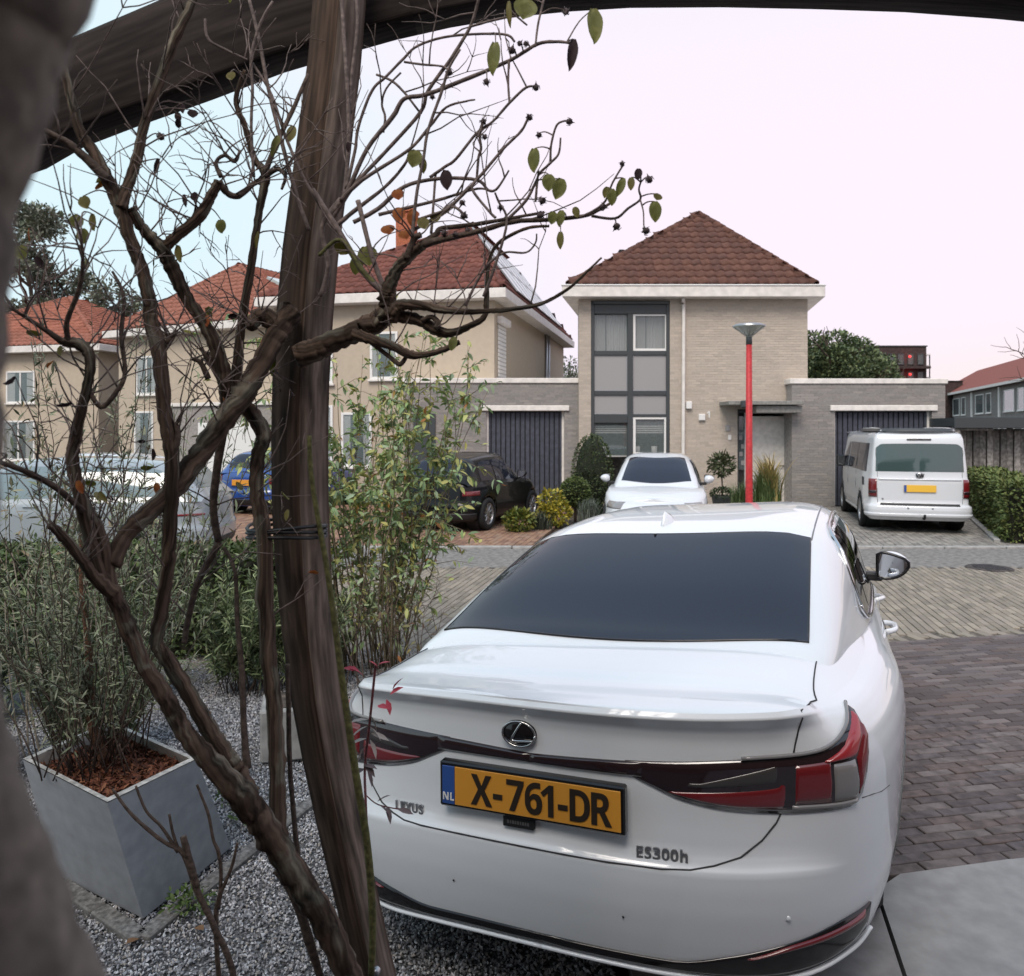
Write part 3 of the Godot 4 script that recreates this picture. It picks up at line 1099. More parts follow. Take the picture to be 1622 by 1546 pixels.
func house_window(parent: Node, x: float, y: float, w: float, h: float, dark := false) -> void:
	var n := thing_part("window", parent, Vector3(x, y, 0))
	panel("backing", Vector3(0.02, 0.02, 0.004), Vector3(w - 0.02, h - 0.02, 0.012), M.room if not dark else M.black, n)
	panel("pane", Vector3(0.03, 0.03, 0.02), Vector3(w - 0.03, h - 0.03, 0.026), M.pane, n)
	frame("frame", Vector3(0, 0, 0.0), w, h, 0.07, 0.05, M.white, n)
	if not dark:
		panel("curtain", Vector3(0.06, 0.06, 0.0125), Vector3(w * 0.30, h - 0.06, 0.018), M.curtain, n)
		panel("curtain", Vector3(w * 0.72, 0.06, 0.0125), Vector3(w - 0.06, h - 0.06, 0.018), M.curtain, n)
		if w > 1.0:
			panel("mullion", Vector3(w * 0.5 - 0.03, 0.07, 0.002), Vector3(w * 0.5 + 0.03, h - 0.07, 0.046), M.white, n)
	panel("sill", Vector3(-0.05, -0.06, 0.0), Vector3(w + 0.05, -0.001, 0.1), M.fascia, n, 0.01)


func neighbour_houses() -> void:
	var rt := [col(0.165, 0.060, 0.046), col(0.14, 0.050, 0.040), col(0.19, 0.07, 0.052)]
	var yaw := deg_to_rad(-12.5)
	var fr := at(783, 0, 20.9)
	var w := 6.4
	var pos := Vector3(fr.x, 0, fr.z) - Vector3(cos(yaw), 0, -sin(yaw)) * w
	var h2 := render_house("rendered beige house with solar panels on its roof and an orange chimney", pos, yaw, w, 12.0, 5.35, 8.25, 3.4, rt, 280, M.render_wall, func(x, y): return x > 2.0 + (1.3 if y > 1.75 else 0.0) and x < 11.0 and y > 0.5 and y < 3.0, 0.74)
	# solar panels in two rows on the right hand slope
	var o := 0.4
	var b := Vector3(w + o - 0.1, 5.63, o - 0.1)
	var ex := Vector3(0, 0, -1)
	var n := Vector3(2.62, 0, 0).normalized()
	var up := Vector3(w * 0.74, 8.25, 0) - Vector3(w + o - 0.1, 5.63, 0)
	up = up.normalized()
	n = ex.cross(up).normalized()
	if n.y < 0:
		n = -n
	var pm := mat(col(0.42, 0.49, 0.49), 0.15, 0.0, 0.9)
	for r in 2:
		for i in 8:
			var p := b + ex * (2.55 + i * 1.18) + up * (0.9 + r * 1.4) + n * 0.11
			if r == 1 and (i == 0 or i == 7) or i == 7:
				continue
			var pn := thing_part("solar_panel", h2, Vector3.ZERO)
			pn.transform = Transform3D(Basis(ex, up, n), p)
			var st := geo()
			box(st, Vector3(1.12, 1.36, 0.035), Transform3D.IDENTITY, 0.005)
			obj("glass_face", st, pm, pn)
			frame("frame", Vector3(-0.565, -0.685, -0.02), 1.13, 1.37, 0.03, 0.05, M.silver, pn)
	var ch := geo()
	bx(ch, Vector3(2.45, 7.0, -3.6), Vector3(3.0, 8.75, -3.1), 0.01)
	bx(ch, Vector3(2.4, 8.751, -3.65), Vector3(3.05, 8.85, -3.05), 0.01)
	obj("chimney", ch, rough_mat(col(0.40, 0.13, 0.07), 0.2, 2.0, 0.9, 0.3, 81), h2)
	# shutter, downpipe on the side wall; windows in front
	var sw := thing_part("side_window", h2, Vector3(w, 0, 0))
	panel("shutter_box", Vector3(0.0, 4.78, -1.35), Vector3(0.16, 4.98, -0.28), M.fascia, sw, 0.02)
	for i in 13:
		panel("shutter_slat", Vector3(0.0, 3.35 + i * 0.11, -1.25), Vector3(0.04, 3.445 + i * 0.11, -0.38), M.white, sw, 0.012)
	panel("sill", Vector3(0.0, 3.26, -1.35), Vector3(0.1, 3.34, -0.28), M.panel_grey, sw, 0.01)
	var dp := geo(true)
	tube(dp, PackedVector3Array([Vector3(w + 0.06, 5.34, -7.6), Vector3(w + 0.06, 0.1, -7.6)]), 0.05, 10)
	tube(dp, PackedVector3Array([Vector3(w + 0.06, 5.34, -8.1), Vector3(w + 0.06, 0.1, -8.1)]), 0.05, 10)
	obj("downpipe", dp, M.silver, h2)
	for q in [[0.6, 0.7, 1.2, 1.9], [2.05, 0.9, 0.9, 1.5], [0.6, 3.2, 1.2, 1.4], [2.9, 3.3, 0.8, 1.3]]:
		house_window(h2, q[0], q[1], q[2], q[3])
	# the house beyond, turned towards the street
	var rt3 := [col(0.29, 0.115, 0.08), col(0.265, 0.105, 0.072), col(0.315, 0.128, 0.09)]
	var p3 := Vector3(-14.6, 0, -29.3)
	var yaw3 := deg_to_rad(-27.0)
	var h3 := render_house("rendered house with orange tiled hipped roof and a roof light, left of the timber post", p3, yaw3, 8.4, 9.0, 5.3, 8.35, 3.2, rt3, 290, M.render_wall, null, 0.33)
	for q in [[0.9, 0.6, 1.0, 2.0], [4.4, 0.2, 2.4, 2.1], [1.0, 3.2, 1.1, 1.4]]:
		house_window(h3, q[0], q[1], q[2], q[3])
	panel("door", Vector3(2.6, 0.0, 0.0), Vector3(3.5, 2.1, 0.06), M.white, h3, 0.01)
	panel("garage_front", Vector3(3.9, 0.0, 0.0), Vector3(8.6, 2.7, 0.9), M.mortar_grey, h3, 0.01)
	panel("garage_door", Vector3(5.2, 0.0, 0.9), Vector3(7.9, 2.15, 0.94), M.white, h3, 0.01)
	panel("coping", Vector3(3.8, 2.702, 0.0), Vector3(8.7, 2.82, 0.98), M.fascia, h3, 0.01)
	var rl := geo()
	var rup := (Vector3(8.4 * 0.33, 8.35, 0) - Vector3(8.7, 5.58, 0)).normalized()
	var rn := Vector3(0, 0, -1).cross(rup).normalized()
	rn = rn if rn.y > 0 else -rn
	box(rl, Vector3(0.8, 1.2, 0.14), Transform3D(Basis(rn.cross(rup).abs() * -1.0, rup, rn), Vector3(8.7, 5.58, -3.4) + rup * 4.2 + rn * 0.1), 0.01)
	obj("roof_light", rl, pm, h3)
	# a third roof at the left edge
	var h4 := render_house("rendered house with orange tiled roof at the far left behind the shrubs", Vector3(-26.5, 0, -33.5), deg_to_rad(-14.0), 10.6, 9.0, 5.0, 8.0, 4.2, rt3, 150, M.render_wall)
	for q in [[1.4, 0.7, 1.4, 1.6], [6.0, 0.7, 1.6, 1.6], [6.2, 3.0, 1.4, 1.3], [1.6, 3.0, 1.2, 1.3]]:
		house_window(h4, q[0], q[1], q[2], q[3])


func far_buildings() -> void:
	# dark brick flats with galleries
	var d := 90.0
	var k := d / F
	var t := thing("apartment_building", "dark brown flat roofed apartment block with two red lamps, behind the trees", "apartment building", at(1366, 0, d) * Vector3(1, 0, 1))
	var Y := func(py: float) -> float: return EYE - (py - HY) * k
	var brown := rough_mat(col(0.055, 0.038, 0.036), 0.15, 0.3, 0.9, 0.0, 91)
	panel("wall", Vector3(0, 0, -12), Vector3(7.3, Y.call(549), 0), brown, t)
	panel("coping", Vector3(-0.1, Y.call(549) + 0.002, -12), Vector3(7.4, Y.call(548) + 0.05, 0.1), M.anthracite, t)
	var red := mat(col(0.8, 0.05, 0.04), 0.5)
	red.emission_enabled = true
	red.emission = Color(1.0, 0.25, 0.25)
	red.emission_energy_multiplier = 1.2
	for fl in 3:
		var y: float = Y.call(577) - fl * 2.05
		for i in 6:
			var x := 0.7 + i * 1.12
			var wn := thing_part("window", t, Vector3(x, y, 0.0))
			panel("pane", Vector3(0, 0, 0.0), Vector3(0.6, 1.15, 0.06), M.pane, wn)
			frame("frame", Vector3(-0.05, -0.05, 0.0), 0.7, 1.25, 0.06, 0.1, M.anthracite, wn)
		panel("gallery", Vector3(-0.05, y - 0.55, 0.002), Vector3(7.35, y - 0.3, 0.9), brown, t)
	for q in [[1437, 565.5], [1437.5, 593.5]]:
		var s := geo(true)
		var p := Vector3((q[0] - 1366) * k, Y.call(q[1]), 0.6)
		lathe(s, [[0.0, -0.15], [0.11, -0.11], [0.15, 0.0], [0.11, 0.11], [0.0, 0.15]], 12, Transform3D(Basis.IDENTITY, p))
		obj("signal_lamp", s, red, t)
		var li := OmniLight3D.new()
		li.name = "lamp_glow"
		li.light_color = Color(1.0, 0.3, 0.3)
		li.light_energy = 0.25
		li.light_size = 0.15
		li.omni_range = 8.0
		li.shadow_enabled = true
		t.add_child(li)
		li.position = p
	var bal := thing_part("balcony_tower", t, Vector3(7.45, 0, -2.0))
	for i in 4:
		panel("balcony_post", Vector3(i * 0.4, 0, 0), Vector3(i * 0.4 + 0.09, Y.call(558), 0.12), M.white if i < 3 else M.anthracite, bal)
	for i in 6:
		panel("balcony_floor", Vector3(-0.05, Y.call(560) - i * 1.35, -1.5), Vector3(1.3, Y.call(558) - i * 1.35, 0.2), M.panel_grey if i else M.white, bal)
	# low dark block beside it
	var d2 := 75.0
	var k2 := d2 / F
	var t2 := thing("apartment_building", "low dark flat roofed block beyond the garage, right of the apartment block", "building", at(1488, 0, d2) * Vector3(1, 0, 1))
	panel("wall", Vector3(0, 0, -8), Vector3(37 * k2, EYE + (682 - 604) * k2, 0), brown, t2)
	panel("coping", Vector3(-0.1, EYE + (682 - 604) * k2 + 0.002, -8), Vector3(37 * k2 + 0.1, EYE + (682 - 603) * k2, 0.1), M.anthracite, t2)
	panel("window", Vector3(1.2, 3.9, 0), Vector3(1.7, 5.0, 0.05), M.room, t2)
	# terrace of row houses running away to the left
	var p0 := Vector3(44.8, 0, -84.0)
	var p1 := Vector3(34.5, 0, -52.0)
	var dir := (p1 - p0)
	var n := 4
	var grey := rough_mat(col(0.20, 0.18, 0.17), 0.1, 0.4, 0.9, 0.0, 95)
	var red_roof := rough_mat(col(0.21, 0.065, 0.05), 0.25, 0.9, 0.85, 1.0, 96)
	for i in n:
		var a := p0 + dir * (float(i) / n)
		var wlen := dir.length() / n
		var yaw := atan2(-dir.z, dir.x)
		var labels := ["farthest row house with red brown roof, beside the low dark block", "second farthest row house of the terrace with a wide window band", "row house of the terrace with white trim right of the wide window band", "nearest row house of the terrace at the right edge of the photo"]
		var r := thing("row_house", labels[i], "row house", a, yaw, "terrace of row houses")
		panel("wall", Vector3(0, 0, -8), Vector3(wlen - 0.02, 5.3, 0), grey, r)
		var rf := geo()
		quad(rf, Vector3(-0.02, 5.45, 0.4), Vector3(-0.02, 8.2, -4.2), Vector3(wlen, 8.2, -4.2), Vector3(wlen, 5.45, 0.4))
		quad(rf, Vector3(-0.02, 8.2, -4.2), Vector3(-0.02, 5.45, -8.6), Vector3(wlen, 5.45, -8.6), Vector3(wlen, 8.2, -4.2))
		tri(rf, Vector3(-0.02, 5.45, 0.4), Vector3(-0.02, 5.45, -8.6), Vector3(-0.02, 8.2, -4.2))
		tri(rf, Vector3(wlen, 5.45, 0.4), Vector3(wlen, 8.2, -4.2), Vector3(wlen, 5.45, -8.6))
		obj("roof", rf, red_roof, r)
		panel("gutter", Vector3(-0.02, 5.25, 0.3), Vector3(wlen, 5.45, 0.5), M.fascia, r)
		panel("party_trim", Vector3(0.0, 0, 0.0), Vector3(0.22, 5.2, 0.12), M.white, r)
		for q in [[1.2, 3.3, 2.6, 1.6], [4.6, 3.3, 1.5, 1.6], [1.2, 0.8, 2.6, 1.6], [5.6, 0.6, 1.4, 2.0]]:
			if q[0] + q[2] < wlen:
				house_window(r, q[0], q[1], q[2], q[3], true)


# ---------------------------------------------------------------- cars
# A body is described in its own axes: x to the right, y up, z forward from the rear bumper.
class Shape:
	var outline: Array            # [x, z] from the rear centre round the right side to the front centre
	var rows: Array               # [height fraction, inset at the rear, at the side, at the front]
	var ybot: float
	var ytop: Array               # [z, y] of the body's upper edge
	var crown: Array = [[0, 0.03]]
	var h: Array                  # greenhouse: [z, y] on the centre line
	var belt: float
	var flat_top := 2.4
	var blend := Vector2(0.25, 0.75)
	var xb: Array
	var xr: Array
	var n := 5.0
	var length: float
	var wheels: Array             # z of the axles
	var wheel_r := 0.335
	var half: float
	var warp = null
	var owner: Node

	func w(x: float, y: float, z: float) -> Vector3:
		var p := Vector3(x, y, z)
		if warp != null:
			p = warp.call(p)
		return Vector3(p.x, p.y, -p.z)

	# point of the outline at c in 0..1 with its outward direction
	func edge(c: float) -> Array:
		var m := outline.size() - 1
		var f := clampf(c, 0, 1) * m
		var i := mini(int(f), m - 1)
		var k := f - i
		var a: Vector2 = pt(i - 1)
		var b: Vector2 = pt(i)
		var d: Vector2 = pt(i + 1)
		var e: Vector2 = pt(i + 2)
		var p := b.cubic_interpolate(d, a, e, k)
		var q := b.cubic_interpolate(d, a, e, k + 0.02)
		var t := (q - p).normalized()
		return [p, Vector2(t.y, -t.x)]

	func pt(i: int) -> Vector2:
		var m := outline.size() - 1
		if i < 0:
			return Vector2(-outline[-i][0], outline[-i][1])
		if i > m:
			return Vector2(-outline[2 * m - i][0], outline[2 * m - i][1])
		return Vector2(outline[i][0], outline[i][1])

	# c of the outline where x (while it runs round the rear corner) is reached
	func c_at_x(x: float) -> float:
		var m := outline.size() - 1
		for i in 200:
			var c := i / 200.0 * 0.6
			if edge(c)[0].x >= x:
				return c
		return 0.5

	func c_at_z(z: float) -> float:
		for i in 400:
			var c := i / 400.0
			if edge(c)[0].y >= z:
				return c
		return 1.0

	func inset(v: float, z: float) -> float:
		var r: Array = rows
		var i := 0
		while i < r.size() - 2 and r[i + 1][0] < v:
			i += 1
		var k: float = clampf((v - r[i][0]) / (r[i + 1][0] - r[i][0]), 0, 1)
		var rear := 1.0 - smoothstep(blend.x, blend.y, z)
		var front := smoothstep(length - 0.9, length - 0.3, z)
		var a: float = lerpf(r[i][1], r[i + 1][1], k)
		var b: float = lerpf(r[i][2], r[i + 1][2], k)
		var d: float = lerpf(r[i][3], r[i + 1][3], k)
		return a * rear + d * front + b * (1.0 - rear - front)

	# point on the body at outline place c (side 1 or -1) and height y, pushed out by o
	func body(c: float, y: float, side := 1.0, o := 0.0) -> Vector3:
		var e := edge(c)
		var p: Vector2 = e[0]
		var top: float = owner.tab(ytop, p.y)
		var v := (y - ybot) / (top - ybot)
		p += e[1] * (o - inset(v, p.y))
		return w(p.x * side, y, p.y)

	func gy(x: float, z: float) -> float:
		var half_r: float = owner.tab(xr, z)
		var lean: float = owner.tab(xb, z) - half_r
		var r := clampf(absf(x) / half_r, 0, 1)
		for i in 8:
			r = clampf((absf(x) - lean * (1 - pow(maxf(0, 1 - pow(r, n)), 1 / n))) / half_r, 0, 1)
		return belt + (owner.tab(h, z) - belt) * pow(maxf(0, 1 - pow(r, n)), 1 / n)

	func gx(y: float, z: float) -> float:
		var t: float = clampf((y - belt) / (owner.tab(h, z) - belt), 0, 1)
		return owner.tab(xr, z) * pow(maxf(0, 1 - pow(t, n)), 1 / n) + (owner.tab(xb, z) - owner.tab(xr, z)) * (1 - t)


func car_shell(s: Shape, parent: Node, m: Material, cols := 130) -> void:
	var all := []
	var ring_c := []
	for i in cols + 1:
		ring_c.append(float(i) / cols)
	for r in s.rows.size():
		var v: float = s.rows[r][0]
		var steps := 1 if r == s.rows.size() - 1 else 3
		for q in steps:
			var vv := v if steps == 1 else lerpf(v, s.rows[r + 1][0], q / 3.0)
			var row := PackedVector3Array()
			for side in [1, -1]:
				for i in ring_c.size():
					if side == -1 and (i == 0 or i == ring_c.size() - 1):
						continue
					var c: float = ring_c[i] if side == 1 else ring_c[ring_c.size() - 1 - i]
					var top := tab(s.ytop, s.edge(c)[0].y)
					row.append(s.body(c, lerpf(s.ybot, top, vv), side))
			all.append(row)
	var arches := []
	for z in s.wheels:
		arches.append(s.w(s.half, s.wheel_r, z))
		arches.append(s.w(-s.half, s.wheel_r, z))
	var r_arch := s.wheel_r + 0.045
	var skip := func(p: Vector3) -> bool:
		for a: Vector3 in arches:
			if absf(p.x - a.x) < 0.4 and Vector2(p.y - a.y, p.z - a.z).length() < r_arch:
				return true
		return false
	var st := geo(true)
	sheet(st, all, true, true, Vector2.ONE, skip)
	obj("body", st, m, parent)
	# bonnet and boot: sheets from edge to edge
	var lid := []
	for i in ring_c.size():
		var a := s.body(ring_c[i], tab(s.ytop, s.edge(ring_c[i])[0].y), 1.0)
		var b := s.body(ring_c[i], tab(s.ytop, s.edge(ring_c[i])[0].y), -1.0)
		var row := PackedVector3Array()
		var cr := tab(s.crown, s.edge(ring_c[i])[0].y)
		for k in 33:
			var f := k / 32.0
			var g := 1.0 - pow(absf(2 * f - 1), s.flat_top)
			row.append(a.lerp(b, f) + Vector3(0, cr * g, 0))
		lid.append(row)
	var st2 := geo(true)
	sheet(st2, lid, false, false)
	obj("upper_panel", st2, m, parent)
	var ub := geo()
	box(ub, Vector3(s.half * 1.6, 0.1, s.length * 0.8), Transform3D(Basis.IDENTITY, s.w(0, s.ybot + 0.06, s.length * 0.5)))
	obj("underbody", ub, M.black, parent)
	for z in s.wheels:
		for side in [-1, 1]:
			wheel(s, parent, z, side)


func wheel(s: Shape, parent: Node, z: float, side: int) -> void:
	var r := s.wheel_r
	var wn := thing_part("wheel", parent, s.w((s.half - 0.095) * side, r, z))
	wn.position.y = r
	wn.rotation.z = -PI / 2 * side
	var t := geo(true)
	lathe(t, [[r * 0.64, -0.10], [r * 0.9, -0.108], [r, -0.085], [r, 0.085], [r * 0.93, 0.106], [r * 0.68, 0.108], [r * 0.64, 0.09]], 36)
	obj("tyre", t, M.rubber, wn)
	var rim := geo(true)
	lathe(rim, [[r * 0.66, 0.098], [r * 0.62, 0.103], [r * 0.59, 0.085], [r * 0.58, 0.0]], 36)
	rim.set_smooth_group(-1)
	lathe(rim, [[0.0, 0.09], [r * 0.2, 0.085], [r * 0.22, 0.04]], 18)
	for k in 10:
		var a := TAU * k / 10
		box(rim, Vector3(r * 0.46, 0.03, r * 0.12), Transform3D(Basis(Vector3.UP, a), Vector3(cos(a), 0, -sin(a)) * r * 0.4 + Vector3(0, 0.068, 0)), 0.008)
	obj("rim", rim, M.silver, wn)
	var b := geo()
	lathe(b, [[0.0, 0.02], [r * 0.6, 0.02], [r * 0.6, 0.0]], 24)
	obj("brake", b, M.black, wn)
	# lip of the arch and the dark well behind it
	var ra := r + 0.045
	var lip := geo(true)
	var rows := [PackedVector3Array(), PackedVector3Array(), PackedVector3Array()]
	for k in 25:
		var a := PI * (k / 24.0 * 1.3 - 0.15)
		var yy := r + sin(a) * ra * 0.995
		var zz := z + cos(a) * ra * 0.995
		var c := s.c_at_z(zz)
		yy = maxf(yy, s.ybot)
		var q := s.body(c, yy, side, 0.004)
		var big := s.body(s.c_at_z(z + cos(a) * ra * 1.09), maxf(r + sin(a) * ra * 1.09, s.ybot), side, 0.004)
		rows[0].append(big)
		rows[1].append(q)
		rows[2].append(q - Vector3(side * 0.16, 0, 0))
	sheet(lip, rows, false, side < 0)
	obj("arch_lip", lip, parent.get_child(0).material_override, parent)
	var well := geo()
	lathe(well, [[ra, 0.02], [ra, 0.26], [0.0, 0.262]], 20, Transform3D(Basis(Vector3.BACK, PI / 2 * side), s.w((s.half - 0.06) * side, r, z)))
	obj("wheel_well", well, M.black, parent)


# greenhouse as one skin from z0 to z1
func car_roof(s: Shape, parent: Node, m: Material, z0: float, z1: float, nz := 60, nk := 61) -> void:
	var rows := []
	for i in nz + 1:
		var z := lerpf(z0, z1, float(i) / nz)
		var row := PackedVector3Array()
		var hh := tab(s.h, z)
		var r := tab(s.xr, z)
		var b := tab(s.xb, z)
		for k in nk:
			var a := PI * k / (nk - 1.0)
			a = lerpf(a, PI / 2 - PI / 2 * signf(cos(a)) * pow(absf(cos(a)), 0.7), 0.5)
			var cx := cos(a)
			var sx := sin(a)
			var x := signf(cx) * pow(absf(cx), 2 / s.n) * r
			var yy := pow(absf(sx), 2 / s.n)
			row.append(s.w(x + signf(cx) * (b - r) * (1 - yy), s.belt + (hh - s.belt) * yy, z))
		rows.append(row)
	var st := geo(true)
	sheet(st, rows, false, false)
	obj("roof", st, m, parent)


# a pane lying on the greenhouse from above: half width over z, bottom edge bent by bow
func top_pane(s: Shape, called: String, parent: Node, m: Material, z0: float, z1: float, w0: float, w1: float, bow0: float, bow1: float, lift: float) -> void:
	var rows := []
	for i in 25:
		var f := i / 24.0
		var row := PackedVector3Array()
		for k in 33:
			var g := k / 16.0 - 1.0
			var x := g * lerpf(w0, w1, f)
			var z := lerpf(z0 + bow0 * g * g, z1 + bow1 * g * g, f)
			row.append(s.w(x, s.gy(x, z) + lift, z))
		rows.append(row)
	var st := geo(true)
	sheet(st, rows, false, false)
	obj(called, st, m, parent)


# a pane on the side of the greenhouse: lower and upper edge given as [z, y] tables
func side_pane(s: Shape, called: String, parent: Node, m: Material, side: int, z0: float, z1: float, lo: Array, hi: Array, out: float) -> MeshInstance3D:
	var rows := []
	for i in 25:
		var z := lerpf(z0, z1, i / 24.0)
		var row := PackedVector3Array()
		var a := tab(lo, z)
		var b := maxf(a + 0.002, tab(hi, z))
		for k in 9:
			var y := lerpf(a, b, k / 8.0)
			row.append(s.w(side * (s.gx(y, z) + out), y, z))
		rows.append(row)
	var st := geo(true)
	sheet(st, rows, false, side < 0)
	return obj(called, st, m, parent)


# a sheet on the lower body between two curves over c; lo and hi are [c, y]
func strip(s: Shape, called: String, parent: Node, m: Material, side: int, c0: float, c1: float, lo: Array, hi: Array, out: float, thick := true) -> MeshInstance3D:
	var rows := []
	var n := 28
	for i in n + 1:
		var c := lerpf(c0, c1, float(i) / n)
		var a := tab(lo, c)
		var b := maxf(a + 0.001, tab(hi, c))
		var row := PackedVector3Array()
		if thick:
			row.append(s.body(c, a, side, -0.012))
		for k in 7:
			var f := k / 6.0
			var edge_f := minf(f, 1 - f) * minf(1.0, minf(i, n - i) / 2.0)
			row.append(s.body(c, lerpf(a, b, f), side, out * (0.55 + 0.45 * minf(1.0, edge_f * 5.0))))
		if thick:
			row.append(s.body(c, b, side, -0.012))
		rows.append(row)
	var st := geo(true)
	sheet(st, rows, false, side < 0)
	return obj(called, st, m, parent)


func line_on(s: Shape, called: String, parent: Node, m: Material, side: int, pts: Array, r: float, out := 0.0) -> void:
	var v := PackedVector3Array()
	for p in pts:
		v.append(s.body(p[0], p[1], side, out))
	var st := geo(true)
	tube(st, v, r, 6)
	obj(called, st, m, parent)


func mirror(s: Shape, parent: Node, m: Material, side: int, z: float, y: float) -> void:
	var n := thing_part("door_mirror", parent, Vector3.ZERO)
	var base := s.w(side * (s.gx(y, z) + 0.0), y, z)
	var st := geo(true)
	var rows := []
	for i in 9:
		var f := i / 8.0
		var row := PackedVector3Array()
		var r := sin(PI * clampf(f * 0.92 + 0.06, 0, 1))
		for k in 16:
			var a := TAU * k / 16.0
			row.append(base + Vector3(side * (0.075 + f * 0.17), 0.055 + f * 0.012 + sin(a) * 0.082 * pow(r, 0.45) * (1.0 - 0.25 * f), -cos(a) * 0.075 * pow(r, 0.5) - 0.02))
		rows.append(row)
	sheet(st, rows, true, side < 0)
	obj("housing", st, m, n)
	var arm := geo()
	box(arm, Vector3(0.12, 0.05, 0.07), Transform3D(Basis.IDENTITY, base + Vector3(side * 0.05, -0.02, -0.02)), 0.012)
	obj("arm", arm, M.black, n)
	# the glass looks back
	var g := geo(true)
	var rg := []
	var rim_g := geo(true)
	for i in 9:
		var f := i / 8.0
		var hi: float = [0.075, 0.085, 0.085, 0.082, 0.077, 0.071, 0.064, 0.055, 0.035][i]
		var lo: float = [-0.045, -0.062, -0.064, -0.062, -0.058, -0.05, -0.038, -0.02, 0.012][i]
		rg.append(PackedVector3Array([base + Vector3(side * (0.08 + f * 0.165), 0.048 + lo, 0.064), base + Vector3(side * (0.08 + f * 0.165), 0.048 + hi, 0.064)]))
	sheet(g, rg, false, side > 0)
	obj("mirror_glass", g, mat(col(0.75, 0.77, 0.78), 0.02, 1.0), n)
	var loop := PackedVector3Array()
	for i in 9:
		loop.append(rg[i][0])
	for i in 9:
		loop.append(rg[8 - i][1])
	loop.append(rg[0][0])
	tube(rim_g, loop, 0.009, 6)
	obj("mirror_rim", rim_g, M.gloss_black, n)


# hatchback or estate in its own axes; returns its shape for the fittings
func simple_shape(l: float, half: float, tall: float, boot: bool) -> Shape:
	var s := Shape.new()
	s.owner = self
	s.length = l
	s.half = half
	var q := half
	s.outline = [[0, 0], [0.25 * q, 0.0], [0.5 * q, 0.015], [0.7 * q, 0.05], [0.84 * q, 0.12], [0.93 * q, 0.24], [0.98 * q, 0.45], [q, 0.8], [q, 1.4], [q, 2.2], [q, l - 1.3], [q, l - 0.9], [0.98 * q, l - 0.6], [0.92 * q, l - 0.36], [0.8 * q, l - 0.18], [0.6 * q, l - 0.07], [0.3 * q, l - 0.01], [0, l]]
	s.rows = [[0.0, 0.08, 0.08, 0.09], [0.08, 0.03, 0.03, 0.03], [0.25, 0.0, 0.012, 0.0], [0.42, 0.0, 0.0, 0.005], [0.5, 0.03, 0.0, 0.03], [0.75, 0.045, 0.0, 0.08], [0.9, 0.06, 0.015, 0.17], [1.0, 0.10, 0.06, 0.32]]
	s.ybot = 0.2
	s.ytop = [[0, tall * 0.64], [l * 0.3, tall * 0.645], [l * 0.62, tall * 0.62], [l - 1.0, tall * 0.6], [l - 0.45, tall * 0.53], [l, tall * 0.48]]
	s.belt = tall * 0.60
	s.crown = [[0, 0.04]]
	if boot:
		s.h = [[0.08, tall * 0.62], [0.25, tall * 0.74], [0.55, tall * 0.93], [0.8, tall * 0.965], [1.6, tall * 0.995], [2.3, tall], [l - 1.95, tall * 0.965], [l - 1.6, tall * 0.85], [l - 1.1, tall * 0.64], [l - 1.0, tall * 0.59]]
	else:
		s.h = [[0.08, tall * 0.62], [0.2, tall * 0.74], [0.42, tall * 0.92], [0.6, tall * 0.96], [1.4, tall * 0.998], [1.9, tall], [l - 1.95, tall * 0.96], [l - 1.6, tall * 0.85], [l - 1.1, tall * 0.64], [l - 1.0, tall * 0.59]]
	s.xb = [[0.08, 0.84 * q], [0.5, 0.92 * q], [1.5, 0.95 * q], [l - 1.6, 0.93 * q], [l - 1.0, 0.82 * q]]
	s.xr = [[0.08, 0.74 * q], [0.5, 0.71 * q], [1.5, 0.72 * q], [l - 2.0, 0.70 * q], [l - 1.0, 0.80 * q]]
	s.wheels = [0.72, l - 0.86]
	s.wheel_r = 0.31
	return s


